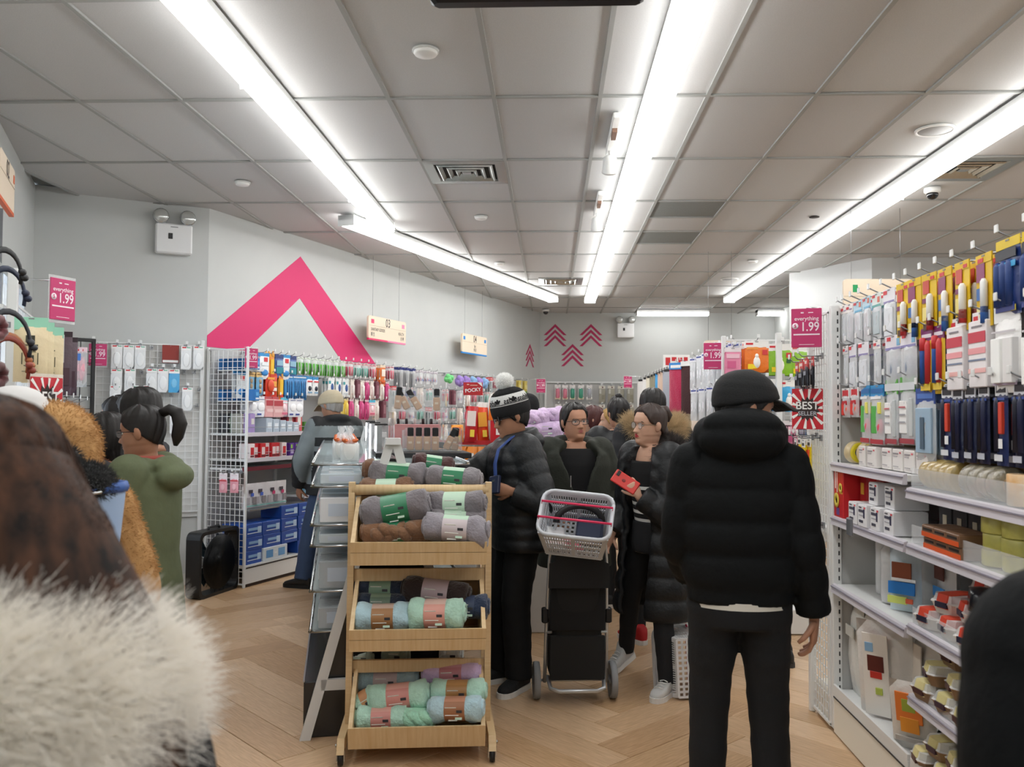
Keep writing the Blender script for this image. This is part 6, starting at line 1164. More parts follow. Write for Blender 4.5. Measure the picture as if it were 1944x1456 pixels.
# the shopping trolley bag with the grey basket strapped on it
TRX, TRY = .135, 4.66
tr = thing('shopping_trolley', 'black two wheeled shopping trolley bag with silver tube frame', 'trolley', (TRX, TRY, 0), .1)
TUB = mat('C6C9CC', .3, .6, name='silver_tube'); CLO = mat('121314', .85, name='black_canvas', bump=.2, bscale=300)
for s in (-1, 1):
    wl_ = obj('wheel', MB().lathe([(.03, -.012), (.075, -.012), (.082, -.018), (.095, -.016), (.098, 0), (.095, .016), (.082, .018), (.075, .012), (.03, .012)], 30, 0, (s*.205, .02, .098), 'x'), mat('8B8D8F', .6, name='grey_rubber'), tr)
    sp = MB()
    for k in range(6): a = 2*PI*k/6; sp.tube([(s*.205, .02+.02*math.cos(a), .098+.02*math.sin(a)), (s*.205, .02+.08*math.cos(a), .098+.08*math.sin(a))], .006, 5)
    obj('spokes', sp, mat('B9BABC', .5), wl_); obj('hub_cap', MB().lathe([(.025, -.02), (.025, .02), (.012, .024)], 14, 0, (s*.205, .02, .098), 'x'), mat('77797C', .5), wl_)
    obj('frame_tube', MB().tube([(s*.165, -.02, .1), (s*.16, -.05, .4), (s*.15, -.1, .75), (s*.135, -.13, .9), (s*.12, -.14, .95), (s*.1, -.145, 1.0)], .0095, 10), TUB, tr)
    obj('strap_clip', MB().bbox((s*.168, -.055, .46), (.035, .04, .08), .006), BLACK, tr)
obj('axle', MB().tube([(-.2, .02, .098), (.2, .02, .098)], .007, 8), TUB, tr); obj('cross_bar', MB().tube([(-.162, -.055, .37), (.162, -.055, .37)], .007, 8), TUB, tr)
obj('foot_loop', MB().tube([(-.15, -.02, .13), (-.14, -.1, .09), (-.1, -.13, .085), (.1, -.13, .085), (.14, -.1, .09), (.15, -.02, .13)], .011, 10), TUB, tr)
obj('grip', MB().tube([(.105*math.cos(a)*1.15, -.145-.01*math.sin(a), .96+.085*math.sin(a)) for a in [PI*k/12 for k in range(13)]], .017, 10), mat('1A1A1C', .5), tr)
bag = MB(); rings = []
for z, wv, dv, y0 in ((.125, .135, .1, .05), (.15, .142, .115, .045), (.35, .138, .12, .03), (.55, .132, .12, 0), (.7, .128, .115, -.02), (.78, .115, .1, -.03), (.8, .09, .08, -.03)):
    rings.append([(math.copysign(abs(math.cos(2*PI*k/24))**.4, math.cos(2*PI*k/24))*wv, y0+math.copysign(abs(math.sin(2*PI*k/24))**.4, math.sin(2*PI*k/24))*dv, z) for k in range(24)])
bag.loft(rings); obj('bag_body', bag, CLO, tr)
fl_ = MB(); fl_.prism([(-.16, .62), (.16, .62), (.155, .745), (.13, .755), (.12, .79), (-.12, .79), (-.13, .755), (-.155, .745)], -.158, -.143, 'y'); o = obj('bag_flap', fl_, CLO, tr); 
obj('bag_panel', MB().bbox((0, -.1, .5), (.29, .02, .22), .004), mat('0D0D0F', .9), tr); obj('lower_panel', MB().bbox((0, -.085, .245), (.29, .02, .23), .004), mat('161718', .85), tr)
bk = thing('grey_shopping_basket', 'grey slotted shopping basket tilted on the trolley handle with pink handles', 'basket', (.135, 4.56, .865), .06); bk.rotation_euler = (.78, .08, -.12)
basket_shell(.35, .27, .2, GBK, bk)
PKH = mat('E0305E', .4, name='pink_handle')
obj('handle', MB().tube([(-.178, .03, .17), (-.183, .05, .225), (.183, .05, .225), (.178, .03, .17)], .006, 8), PKH, bk); obj('handle', MB().tube([(-.178, -.05, .17), (-.187, -.06, .235), (.187, -.06, .235), (.178, -.05, .17)], .006, 8), PKH, bk)
Mb = Euler((.78, .08, -.12)).to_matrix(); bp = lambda x, y, z: Vector((.135, 4.56, .865)) + Mb @ Vector((x, y, z))
t = thing('pink_duster', 'pink fuzzy duster lying in the grey basket', 'duster', bp(-.03, -.06, .04)); t.rotation_euler = (.9, .35, -.4)
q = MB(); q.ell((0, 0, 0), (.085, .022, .035), 16, 8, 0, None, lambda p: Vector((p.x, p.y*(1+.2*math.sin(p.x*160)), p.z*(1+.2*math.sin(p.x*160))))); obj('fuzzy_head', q, mat('EE4A78', .95, bump=1, bscale=150, sheen=.5), t); obj('handle', MB().tube([(-.08, 0, 0), (-.15, 0, .01)], .008, 6), mat('F06A90', .5), t)
t = thing('folded_navy_cloth', 'dark blue folded cloth standing in the grey basket', 'cloth', bp(.07, -.0, .04)); t.rotation_euler = (.8, .05, -.12)
obj('fold', MB().bbox((0, 0, .03), (.14, .15, .05), .014), mat('343C52', .85), t); obj('inner_fold', MB().bbox((.0, 0, .06), (.13, .14, .02), .008), mat('2C3348', .85), t)
t = thing('clear_package', 'clear plastic package with red print in the grey basket', 'package', bp(-.11, -.05, .03)); t.rotation_euler = (.8, .1, .2)
obj('shell', MB().bbox((0, 0, .02), (.1, .12, .06), .008), film(clear=.6), t); obj('print_card', MB().box((0, 0, .02), (.08, .1, .003)).box((0, -.03, .0235), (.06, .02, .002), 1), [PAPER, RED], t)
wk = thing('white_shopping_basket', 'white slotted shopping basket stood on end on the floor behind the big man', 'basket', (.98, 4.85, .2), 0); wk.rotation_euler = (0, -PI/2-.12, -1.3); wk.location = (.80, 4.72, .165)
basket_shell(.37, .3, .24, mat('E4E4E6', .35, name='white_plastic'), wk, .8)
obj('handle', MB().tube([(-.19, .03, .2), (-.2, .05, .26), (.2, .05, .26), (.19, .03, .2)], .006, 8), PKH, wk)
# ------------------------------------------------------------ people
ip = np.interp
HZ = [-.11, -.06, -.02, -.006, .004, .014, .03, .05, .07, .09, .115, .135, .16, .185, .205, .218, .226, .2295]
HWd = [.07, .056, .053, .046, .043, .05, .058, .0635, .068, .0715, .0742, .0752, .0752, .0705, .058, .042, .026, .01]
HF = [.03, .034, .042, .072, .088, .0925, .091, .093, .0925, .092, .0885, .0945, .0915, .079, .058, .036, .018, .004]
HB = [.075, .066, .064, .062, .061, .061, .064, .069, .08, .09, .0975, .101, .102, .095, .079, .058, .036, .012]
def gz(x, c, s): return math.exp(-((x-c)/s)**2)
def head_point(phi, z, female=False, off=0):
    """phi: 0 straight ahead (+y), pi at the back"""
    w = ip(z, HZ, HWd); f = ip(z, HZ, HF); b = ip(z, HZ, HB)
    if female: w *= .96 if z > .05 else .9
    c, s = math.cos(phi), math.sin(phi); p = 2/2.35
    x = math.copysign(abs(s)**p, s)*w; y = math.copysign(abs(c)**p, c)*(f if c > 0 else b)
    if c > 0:
        nose = .0245*gz(x, 0, .0105+.004*max(0, min(1, (.1-z)/.03)))*(max(0, min(1, (.124-z)/.045)) if z > .074 else max(0, 1-(.074-z)/.011))
        y += nose + .006*(gz(x, .013, .006)+gz(x, -.013, .006))*gz(z, .073, .007)
        y -= .0095*(gz(x, .031, .015)+gz(x, -.031, .015))*gz(z, .114, .0105)
        y += .003*gz(z, .134, .007)*gz(x, 0, .05)
        y += .0062*gz(x, 0, .021)*(gz(z, .0555, .0052)+1.1*gz(z, .0435, .0055)) - .003*gz(z, .0495, .0022)*gz(x, 0, .021)
        y -= .004*gz(z, .034, .006)*gz(x, 0, .02)
        y += .0035*(gz(x, .045, .018)+gz(x, -.045, .018))*gz(z, .085, .018)
    if off:
        n = Vector((x*1.0, y+.01, (z-.12)*.8)); n = n.normalized() if n.length > 0 else Vector((0, 0, 1)); return Vector((x, y, z))+n*off
    return Vector((x, y, z))
def head_rows(n=64, female=False, zs=None, off=None):
    zs = zs or ([-.11, -.085, -.06, -.04, -.02, -.012] + [-.006+.0062*i for i in range(37)] + [.2215, .226, .229])
    return zs, [[head_point(2*PI*k/n, z, female, off(2*PI*k/n, z) if off else 0) for k in range(n)] for z in zs]
def furmat(h, nm):      # fur fibres pass light on as well as scatter it
    m = bpy.data.materials.new(nm); m.use_nodes = True; N, L = m.node_tree.nodes, m.node_tree.links; N.remove(N['Principled BSDF'])
    d = N.new('ShaderNodeBsdfDiffuse'); t = N.new('ShaderNodeBsdfTranslucent'); x = N.new('ShaderNodeMixShader'); x.inputs[0].default_value = .45
    for q in (d, t): q.inputs[0].default_value = lin(h)
    L.new(d.outputs[0], x.inputs[1]); L.new(t.outputs[0], x.inputs[2]); L.new(x.outputs[0], N['Material Output'].inputs[0]); return m
def angf(phi): a = phi % (2*PI); return a if a <= PI else 2*PI-a
def tube_arm(pts, rads, n=14):
    """smooth limb through three joints"""
    a, b, c = [Vector(p) for p in pts]; out = []; rr = []
    for i in range(33):
        t = i/32
        if t < .5: p = a.lerp(b, t*2)
        else: p = b.lerp(c, (t-.5)*2)
        if .4 < t < .6:
            u = (t-.4)/.2; q0 = a.lerp(b, .8); q2 = b.lerp(c, .2); p = q0.lerp(b, u).lerp(b.lerp(q2, u), u)
        out.append(p); rr.append(ip(t, [0, .5, 1], rads))
    return out, rr
def hand(mb, wrist, d, nrm, curl=.5, thumb=1, s=1, spread=.1, tc=.5):
    d = Vector(d).normalized(); nrm = Vector(nrm); nrm = (nrm-d*nrm.dot(d)).normalized(); a = d.cross(nrm).normalized()*thumb; w = Vector(wrist)
    rings = []
    for t, hw, th in ((-.035, .025, .019), (0, .026, .018), (.03, .036, .0165), (.065, .041, .0145), (.088, .04, .012), (.094, .036, .008)):
        c = w+d*t*s; rings.append([c + a*(math.copysign(abs(math.cos(2*PI*k/14))**.8, math.cos(2*PI*k/14))*hw*s) + nrm*(math.sin(2*PI*k/14)*th*s) for k in range(14)])
    mb.loft(rings)
    for i, (o, L) in enumerate(((.03, .072), (.0105, .08), (-.0095, .075), (-.0285, .06))):
        p = w+d*.084*s+a*o*s; dirv = (d+a*spread*(o*12)).normalized(); pts = [p-dirv*.02*s, p]; ang = 0
        for j, f in enumerate((.45, .32, .23)):
            ang = curl*(.75, 1.0, .7)[j]; ax = dirv.cross(nrm).normalized(); dirv = (Matrix.Rotation(ang, 3, ax) @ dirv).normalized(); pts.append(pts[-1]+dirv*L*f*s*.5); pts.append(pts[-1]+dirv*L*f*s*.5)
        r0 = .0092*s; mb.tube(pts, [r0*1.0, r0*1.02, r0, r0*1.03, r0*.95, r0*.95, r0*.9, r0*.6], 8)
    p = w+d*.018*s+a*.024*s; dv = (d*.75+a*.75+nrm*.25).normalized(); pts = [p-dv*.012*s, p]
    for j, L in enumerate((.036, .03, .024)): dv = (dv - a*tc*(.25*j) + nrm*tc*.3).normalized(); pts.append(pts[-1]+dv*L*s)
    mb.tube(pts, [.012*s, .0135*s, .011*s, .0095*s, .006*s], 8)
def fur(name, me, parent, n, L, m, radius=.0012, comb=(0, 0, -.3), jit=.5, seg=4, curlv=.3, seed=1, keep=None):
    """short strands standing on a mesh (hair curves)"""
    rs = np.random.RandomState(seed); me.calc_loop_triangles(); T = np.empty(len(me.loop_triangles)*3, np.int32); me.loop_triangles.foreach_get('vertices', T); T = T.reshape(-1, 3)
    V = np.empty(len(me.vertices)*3, np.float32); me.vertices.foreach_get('co', V); V = V.reshape(-1, 3)
    A, B, C = V[T[:, 0]], V[T[:, 1]], V[T[:, 2]]; N = np.cross(B-A, C-A); ar = np.linalg.norm(N, axis=1); N = N/np.maximum(ar, 1e-12)[:, None]
    k = rs.choice(len(T), n, p=ar/ar.sum()); u, v = rs.rand(n), rs.rand(n); q = u+v > 1; u[q], v[q] = 1-u[q], 1-v[q]
    P = A[k]+(B-A)[k]*u[:, None]+(C-A)[k]*v[:, None]; D = N[k]+np.array(comb)[None]+rs.randn(n, 3)*jit*.5
    if keep is not None: q = keep(P); P, D = P[q], D[q]; n = len(P)
    D /= np.linalg.norm(D, axis=1)[:, None]; ln = L*(.6+.6*rs.rand(n)); bend = np.array(comb)[None]*.8+rs.randn(n, 3)*curlv
    pts = np.zeros((n, seg, 3), np.float32)
    for i in range(seg): t = i/(seg-1); pts[:, i] = P + D*(ln*t)[:, None] + bend*(ln*t*t*.5)[:, None]
    hc = bpy.data.hair_curves.new(name); hc.add_curves([seg]*n); hc.position_data.foreach_set('vector', pts.reshape(-1))
    r = hc.attributes.new('radius', 'FLOAT', 'POINT') if 'radius' not in hc.attributes else hc.attributes['radius']
    r.data.foreach_set('value', np.tile(np.linspace(radius, radius*.25, seg), n).astype(np.float32)); hc.materials.append(m)
    return put(name, hc, parent)
SKIN = mat('B4846A', .5, name='skin', noise=.05, nscale=30, spec=.35); SKIN2 = mat('CBA088', .5, name='skin_fair', noise=.05, nscale=30, spec=.35); SKIN3 = mat('A87A60', .55, name='skin_warm', noise=.05, nscale=30, spec=.3)
LIP = mat('A8605A', .4); LIPR = mat('B8353F', .35); EYEW = mat('E6E2DC', .25); IRIS = mat('1C1310', .2); HAIRK = mat('1B1716', .5, name='black_hair', noise=.3, nscale=60, stretch=(6, 6, 1), spec=.4); HAIRB = mat('33231D', .5, name='brown_hair', noise=.3, nscale=60, stretch=(6, 6, 1))
SHOEB = mat('17181A', .6); SOLEW = mat('E6E6E4', .6)
PZ = [.3, .42, .6, .8, .9, 1.0, 1.15, 1.3, 1.37, 1.41, 1.44, 1.475]
PWm = [.215, .215, .212, .205, .2, .198, .21, .215, .2, .165, .11, .082]; PDm = [.14, .14, .14, .138, .135, .132, .138, .136, .122, .108, .094, .084]
PWf = [.205, .205, .2, .192, .182, .165, .172, .182, .17, .14, .098, .076]; PDf = [.135, .135, .133, .13, .126, .118, .126, .122, .11, .098, .086, .078]
def person(label, x, y, yaw, height=1.7, female=False, coat=None, pants=('16171A', .5), hair=('short', None), head=(0, 0, 0), lean=0, arms=None, feet=None, knees=None, shoe=None, skin=None, vs=.013, face=True, lip=None, glasses=None, hat=None, shirt=None, group=None, hands=True, twist=0, eyes=True):
    S = height/1.70; skin = skin or SKIN; coat = dict(coat or {}); t = thing('person', label, 'person', (x, y, 0), yaw, group)
    cl, sl = math.cos(lean), math.sin(lean)
    def Tm(p):
        p = Vector(p); wgt = max(0, min(1, (p.z-.86)/.16))
        if lean and wgt > 0:
            zr = p.z-.92; q = Vector((p.x, p.y*cl+zr*sl, .92-p.y*sl+zr*cl)); p = p.lerp(q, wgt)
        if twist:
            w2 = max(0, min(1, (p.z-.9)/.4)); p = Matrix.Rotation(twist*w2, 3, 'Z') @ p
        return p*S
    sh = .175 if not female else .152
    A = arms or {}
    def arm(side):
        s = 1 if side == 'R' else -1; d = A.get(side) or {}
        return Tm((s*sh, -.01, 1.385)), Vector(d.get('el', (s*.245, -.05, 1.13)))*S, Vector(d.get('wr', (s*.255, .03, .885)))*S, d
    Mh = Matrix.Translation(Tm((0, -.012, 1.462))) @ Matrix.Rotation(head[0], 4, 'Z') @ Matrix.Rotation(head[1], 4, 'X') @ Matrix.Rotation(head[2], 4, 'Y') @ Matrix.Scale(S*1.02, 4) @ Matrix.Translation((0, .012, .008))
    # the body: one figure with head, trunk, limbs and hands
    core = MB(); PWx, PDx = (PWf, PDf) if female else (PWm, PDm)
    rings = [[Tm((math.cos(2*PI*k/20)*ip(z, PZ, PWx)*.78, math.sin(2*PI*k/20)*ip(z, PZ, PDx)*.75-.01, z)) for k in range(20)] for z in (.84, .9, 1.0, 1.15, 1.3, 1.38, 1.42, 1.46)]
    core.loft(rings)
    F = feet or [(-.1, .0, .0, 0), (.1, .0, .0, 0)]; K = knees or [None, None]; LEG = []
    for i, f in enumerate(F):
        s = -1 if i == 0 else 1; hp = Vector((s*.088, 0, .9))*S; an = Vector((f[0], f[1], .085+f[3]))*S; kn = Vector(K[i])*S if K[i] else hp.lerp(an, .5)+Vector((0, .035, .03))*S; LEG.append((hp, kn, an, f))
        P_, r_ = tube_arm((hp, kn, an), (.07*S, .048*S, .034*S)); core.tube(P_, r_, 12)
    for side in 'LR':
        a, b, c, d = arm(side); P_, r_ = tube_arm((a, b, c), (.045*S, .036*S, .026*S)); core.tube(P_, r_, 12)
    cm = vox(core, .022*S, 1)
    hb = MB(); n = 64 if face else 36; zs, rows = head_rows(n, female); hb.loft(rows)
    if face or True:
        for s in (-1, 1): hb.ell((s*.076, -.008, .104), (.011, .02, .032), 10, 8, 0, (0, s*.25, s*.25)); hb.ell((s*.08, -.006, .108), (.008, .014, .022), 8, 6, 0, (0, s*.25, s*.25))
    lipm = [0]*len(hb.f)
    if face:
        nf = 0
        for i in range(len(rows)-1):
            for k in range(n):
                v = (rows[i][k]+rows[i+1][(k+1) % n])/2
                if v.y > .08 and abs(v.x) < .0225*(1-.9*abs(v.z-.0495)/.013) and .0375 < v.z < .0605: lipm[nf] = 1
                nf += 1
    hb.m = lipm; hb.xf(Mh)
    for side in 'LR':
        a, b, c, d = arm(side)
        if hands: hand(hb, c+(c-b).normalized()*.01, d.get('dir', tuple(c-b)), d.get('n', (-1 if side == 'R' else 1, .2, 0)), d.get('curl', .35), d.get('th', 1 if side == 'L' else -1)*1, S*(.9 if female else 1), .1, d.get('tc', .5))
    base = MB(); base.v = [tuple(v.co) for v in cm.vertices]; base.f = [tuple(p.vertices) for p in cm.polygons]; base.m = [0]*len(base.f); base.sm = [True]*len(base.f); base.join(hb)
    bo = obj('body', base, [skin, lip or LIP], t)
    # clothes
    cc = coat.get('col', mat('17181B', .6)); bulk = coat.get('bulk', .02); pitch = coat.get('pitch', 0); amp = coat.get('amp', .05); hem = coat.get('hem', .84); gap = coat.get('gap'); flare = coat.get('flare', 0)
    q = MB(); z = hem; rings = []; NR_ = 44
    while z < 1.46:
        w_, d_ = ip(z, PZ, PWx)+bulk*(1 if z < 1.38 else max(.3, 1-(z-1.38)*8)), ip(z, PZ, PDx)+bulk*(1 if z < 1.38 else max(.3, 1-(z-1.38)*8))
        w_ += flare*max(0, .95-z); d_ += flare*max(0, .95-z)
        if hem < .75 and z < .9: w_ *= 1
        k_ = 1
        if pitch and z < 1.40: k_ = 1+amp*(abs(math.sin(PI*(z-hem-coat.get('band', 0))/pitch))**.55-.6) if z > hem+coat.get('band', 0) else .97-amp*.3
        w_, d_ = w_*k_, d_*k_
        if gap:
            g_ = gap(z); out = []; inn = []
            for k in range(NR_):
                a = PI/2+g_+(2*PI-2*g_)*k/(NR_-1); c_, s_ = math.cos(a), math.sin(a); X, Y = math.copysign(abs(c_)**.85, c_), math.copysign(abs(s_)**.85, s_)
                out.append(Tm((X*w_, Y*d_, z))); inn.append(Tm((X*(w_-.03), Y*(d_-.03), z)))
            rings.append(out+inn[::-1])
        else:
            rings.append([Tm((math.copysign(abs(math.cos(2*PI*k/NR_))**.85, math.cos(2*PI*k/NR_))*w_, math.copysign(abs(math.sin(2*PI*k/NR_))**.85, math.sin(2*PI*k/NR_))*d_, z)) for k in range(NR_)])
        z += .0125
    q.loft(rings)
    for side in 'LR':
        a, b, c, d = arm(side); r0, r1, r2 = coat.get('sleeve', (.078, .064, .05)); P_, r_ = tube_arm((a, b, c), ((r0+bulk*.6)*S, (r1+bulk*.6)*S, (r2+bulk*.45)*S)); L_ = (b-a).length+(c-b).length
        if pitch: r_ = [r*(1+amp*1.3*(abs(math.sin(PI*(i/32*L_/S)/pitch))**.55-.6)) for i, r in enumerate(r_)]
        # finer sampling so that the quilting shows
        PP = []; RR = []
        for i in range(len(P_)-1):
            for u in (0, .5): PP.append(P_[i].lerp(P_[i+1], u)); tt = (i+u)/32; RR.append(ip(tt, [0, .5, 1], [(r0+bulk*.6)*S, (r1+bulk*.6)*S, (r2+bulk*.45)*S])*((1+amp*1.3*(abs(math.sin(PI*(tt*L_/S)/pitch))**.55-.6)) if pitch else 1+.02*math.sin(tt*40)))
        q.tube(PP, RR, 18)
        q.ell(a, ((r0+bulk*.7)*S,)*3, 16, 10)
    hd = coat.get('hood')
    if hd:      # a hood lying on the back, or a stand-up collar
        for (hx, hy, hz, rx, ry, rz_) in hd: q.ell(Tm((hx, hy, hz)), (rx*S, ry*S, rz_*S), 24, 14)
    cr = coat.get('collar')
    if cr:
        zr, rad, thk, op = cr; P_ = []
        for k in range(25):
            a = PI/2+op+(2*PI-2*op)*k/24; P_.append(Tm((math.cos(a)*rad, math.sin(a)*rad*.95-.015, zr+.02*math.cos(a-PI/2)*-1)))
        q.tube(P_, [thk*S*(.8 if k in (0, 24) else 1) for k in range(25)], 10)
    jm = vox(q, vs*S, coat.get('smooth', 1), .4)
    mats_ = [cc] + [m for m in coat.get('zones_m', [])]
    for m in mats_: jm.materials.append(m)
    zf = coat.get('zones')
    if zf:
        idx = [zf(p.center/S) for p in jm.polygons]; jm.polygons.foreach_set('material_index', idx)
    jo = put(coat.get('name', 'jacket'), jm, t)
    if pants:
        q = MB(); fit = pants[1]; q.loft([[Tm((math.cos(2*PI*k/20)*w_, math.sin(2*PI*k/20)*d_, z)) for k in range(20)] for z, w_, d_ in ((.8, .175*.92, .125), (.86, .178, .13), (.93, .172, .125), (1.0, .16, .115))])
        for hp, kn, an, f in LEG:
            P_, r_ = tube_arm((hp, kn, an-Vector((0, 0, .03))*S), ((.094+.02*fit)*S, (.064+.03*fit)*S, (.045+.045*fit)*S)); PP = []; RR = []
            for i in range(len(P_)-1):
                for u in (0, .5): PP.append(P_[i].lerp(P_[i+1], u)); RR.append((r_[i]*(1-u)+r_[i+1]*u)*(1+.018*math.sin(i*2.1+u*2+hp.x*90)+.02*math.sin(i*.9)))
            q.tube(PP, RR, 16)
        pm = vox(q, .013*S, 1, .4); pm.materials.append(mat(pants[0], .85, name='trouser_cloth', bump=.15, bscale=250, noise=.12, nscale=9)); put('trousers', pm, t)
    su, so, high = (shoe or (SHOEB, SOLEW, 0))[:3]
    for hp, kn, an, f in LEG:
        M = Matrix.Translation((f[0]*S, f[1]*S, f[3]*S)) @ Matrix.Rotation(f[2], 4, 'Z') @ Matrix.Rotation(f[4] if len(f) > 4 else 0, 4, 'X') @ Matrix.Scale(S, 4); q = MB(); k_ = .93 if female else 1
        def ringf(y_, w_, z0, z1): return [(math.copysign(abs(math.cos(2*PI*k/16))**.7, math.cos(2*PI*k/16))*w_, y_, z0+(z1-z0)*(.5+.5*math.copysign(abs(math.sin(2*PI*k/16))**.6, math.sin(2*PI*k/16)))) for k in range(16)]
        up = MB(); up.loft([ringf(y_*k_, w_*k_, .018, z1) for y_, w_, z1 in ((-.085, .018, .07), (-.075, .032, .1+high), (-.04, .038, .115+high), (.0, .04, .105+high*.9), (.04, .042, .092), (.09, .047, .075), (.14, .046, .06), (.17, .036, .05), (.185, .016, .038))]); up.xf(M)
        so_ = MB(); P0 = [(-.09, .014), (-.075, .034), (-.03, .04), (.05, .043), (.11, .051), (.155, .046), (.185, .03), (.196, .01)]; outl = [(w_*k_, y_*k_) for y_, w_ in P0]+[(-w_*k_, y_*k_) for y_, w_ in P0[::-1]]
        so_.prism(outl, 0, .03, 'z'); so_.xf(M); o = obj('shoe', up, su, t); obj('sole', so_, so, o)
        if shoe and len(shoe) > 3:
            l_ = MB()
            for j in range(4): l_.tube([(-.024, .045+.022*j, .094-.008*j), (0, .045+.022*j, .102-.009*j), (.024, .05+.022*j, .094-.008*j)], .003, 5)
            l_.xf(M); obj('lace', l_, shoe[3], o)
    # hair
    st, hm = hair[0], hair[1] or HAIRK
    def hpart(nm, off, m, zs2=None, n2=56, mats=None, pred=None):
        zs_, rw = head_rows(n2, female, zs2, off); b = MB(); b.loft(rw); b.xf(Mh); return obj(nm, b, m, t)
    if st:
        HL = {'short': ([0, .55, .8, 1.15, 1.5, 1.9, 2.4, PI], [.187, .187, .17, .125, .082, .06, .042, .03]), 'long': ([0, .4, .8, 1.15, 1.5, 1.9, 2.4, PI], [.192, .185, .16, .1, .02, -.03, -.06, -.08]), 'pulled': ([0, .5, .85, 1.2, 1.55, 1.9, 2.4, PI], [.185, .182, .16, .12, .1, .075, .05, .035])}[st]
        thk = {'short': .012, 'long': .02, 'pulled': .011}[st]; rr = random.Random(int(x*100)); ph = rr.uniform(0, 6)
        def off(phi, z):
            m_ = max(0, min(1, (z-ip(angf(phi), HL[0], HL[1]))/.014)); lump = .0035*math.sin(9*phi+ph+30*z)+.002*math.sin(23*phi+60*z)
            return -.012*(1-m_)+(thk*(1+.25*max(0, min(1, (z-.15)/.06)))+lump)*m_
        zs2 = [-.1+.01*i for i in range(9)] + [-.01+.0062*i for i in range(38)] + [.2275, .2295]
        hpart('hair', off, hm, zs2, 72)
        for ex in hair[2:]:      # buns, tails and curtains: tubes in head space
            b = MB(); b.tube([Vector(p) for p in ex[0]], ex[1], 14); b.xf(Mh); obj(ex[2], b, hm, t)
    if face and eyes:
        for s in (-1, 1):
            fy = head_point(math.atan2(s*.031/.0745, .9), .114, female).y; ey = .0755
            b = MB(); b.ell((s*.031, ey, .1135), (.0145, .0075, .0062), 14, 8, 0); b.lathe([(.0052, .0062), (.0052, .0078), (.001, .0085)], 12, 1, (s*.0315, ey, .1135), 'y'); b.xf(Mh); obj('eye', b, [EYEW, IRIS], t)
            b = MB(); b.tube([(s*.0455, ey-.001, .1135), (s*.04, ey+.005, .1185), (s*.031, ey+.0075, .1202), (s*.022, ey+.007, .1185), (s*.0165, ey+.004, .114)], [.001, .0019, .0021, .0018, .001], 6); b.tube([(s*.049, .0765, .1305), (s*.04, .0838, .1365), (s*.028, .0885, .1375), (s*.015, .0925, .1345)], [(.0012, .0015), (.0018, .0028), (.002, .0034), (.0016, .003)], 6); b.xf(Mh); obj('brow_and_lash', b, hm if st else HAIRK, t)
    if glasses:
        gm = glasses[0]; dark = glasses[1]; b = MB(); L_ = MB(); rx, rz_ = (.026, .018) if not dark else (.033, .024)
        for s in (-1, 1):
            P_ = [(s*.033+rx*math.copysign(abs(math.cos(2*PI*k/20))**.75, math.cos(2*PI*k/20)), .0965-abs(math.cos(2*PI*k/20)*rx+.033)*.16+.002, .112+rz_*math.copysign(abs(math.sin(2*PI*k/20))**.75, math.sin(2*PI*k/20))) for k in range(21)]
            b.tube(P_, .0018 if not dark else .003, 6); L_.add([(p[0], p[1], p[2]) for p in P_[:-1]], [tuple(range(20))])
            b.tube([(s*.06, .0885, .118), (s*.077, .06, .119), (s*.0815, .0, .116), (s*.08, -.02, .104)], .002 if not dark else .0035, 6)
        b.tube([(-.009, .0985, .114), (0, .1015, .116), (.009, .0985, .114)], .0018, 6); b.xf(Mh); L_.xf(Mh); g_ = obj('glasses', b, gm, t); obj('lens', L_, mat('0B0B0D', .08) if dark else mat('FFFFFF', .05, clear=.93), g_)
    if shirt:       # what shows in an open coat
        zt, zb, ms, stripes = shirt; q = MB(); rings = []; z = zb
        while z <= zt+.001:
            rings.append([Tm((math.cos(2*PI*k/28)*(ip(z, PZ, PWx)*.9), math.sin(2*PI*k/28)*(ip(z, PZ, PDx)*.86), z)) for k in range(28)]); z += .01
        q.loft(rings); 
        if stripes: q.m = [1 if (i//28) % stripes[0] in stripes[1] and (i//28)*.01+zb < stripes[2] else 0 for i in range(len(q.f))]
        obj('shirt', q, ms, t)
    return t, Mh, Tm, S
def cap(t, Mh, m, brim_dir=0, female=False, nm='cap', brim=True, line=.142, tilt=.02, back=.1):
    def off(phi, z):
        a = angf(phi); zl = line-(line-back)*(1-math.cos(a))/2; k_ = max(0, min(1, (z-zl)/.012)); return -.015*(1-k_)+(.0235+.004*max(0, min(1, (z-.17)/.04)))*k_
    zs = [.05+.0062*i for i in range(29)]+[.2285, .2295]; zs_, rw = head_rows(56, female, zs, off); b = MB(); b.loft(rw); b.xf(Mh); o = obj(nm, b, m, t)
    if brim:
        q = MB(); top = []; 
        for k in range(15):
            a = -1.05+2.1*k/14; p = head_point(a, line+.006, female, .016); e = Vector((math.sin(a)*.085, .098+math.cos(a*.95)*.088, line-.012-.012*abs(a)))
            top.append((p, p.lerp(e, .5)+Vector((0, 0, .006)), e))
        for i in range(14):
            for j in range(2):
                P4 = [top[i][j], top[i+1][j], top[i+1][j+1], top[i][j+1]]; q.add([v+Vector((0, 0, g)) for g in (.002, -.003) for v in P4], [(0, 1, 2, 3), (7, 6, 5, 4), (0, 4, 5, 1), (1, 5, 6, 2), (2, 6, 7, 3), (3, 7, 4, 0)], 0, True)
        q.xf(Mh); obj('visor', q, m, o)
    b = MB().ell((0, 0, .252), (.006, .006, .004), 8, 5); b.xf(Mh); obj('top_button', b, m, o); return o
PUFF = mat('090C0E', .75, name='black_quilt', bump=.3, bscale=35, spec=.22, noise=.15, nscale=12)
PUFF2 = mat('0F1216', .52, name='black_quilt_shiny', bump=.35, bscale=40, spec=.45, noise=.15, nscale=12)
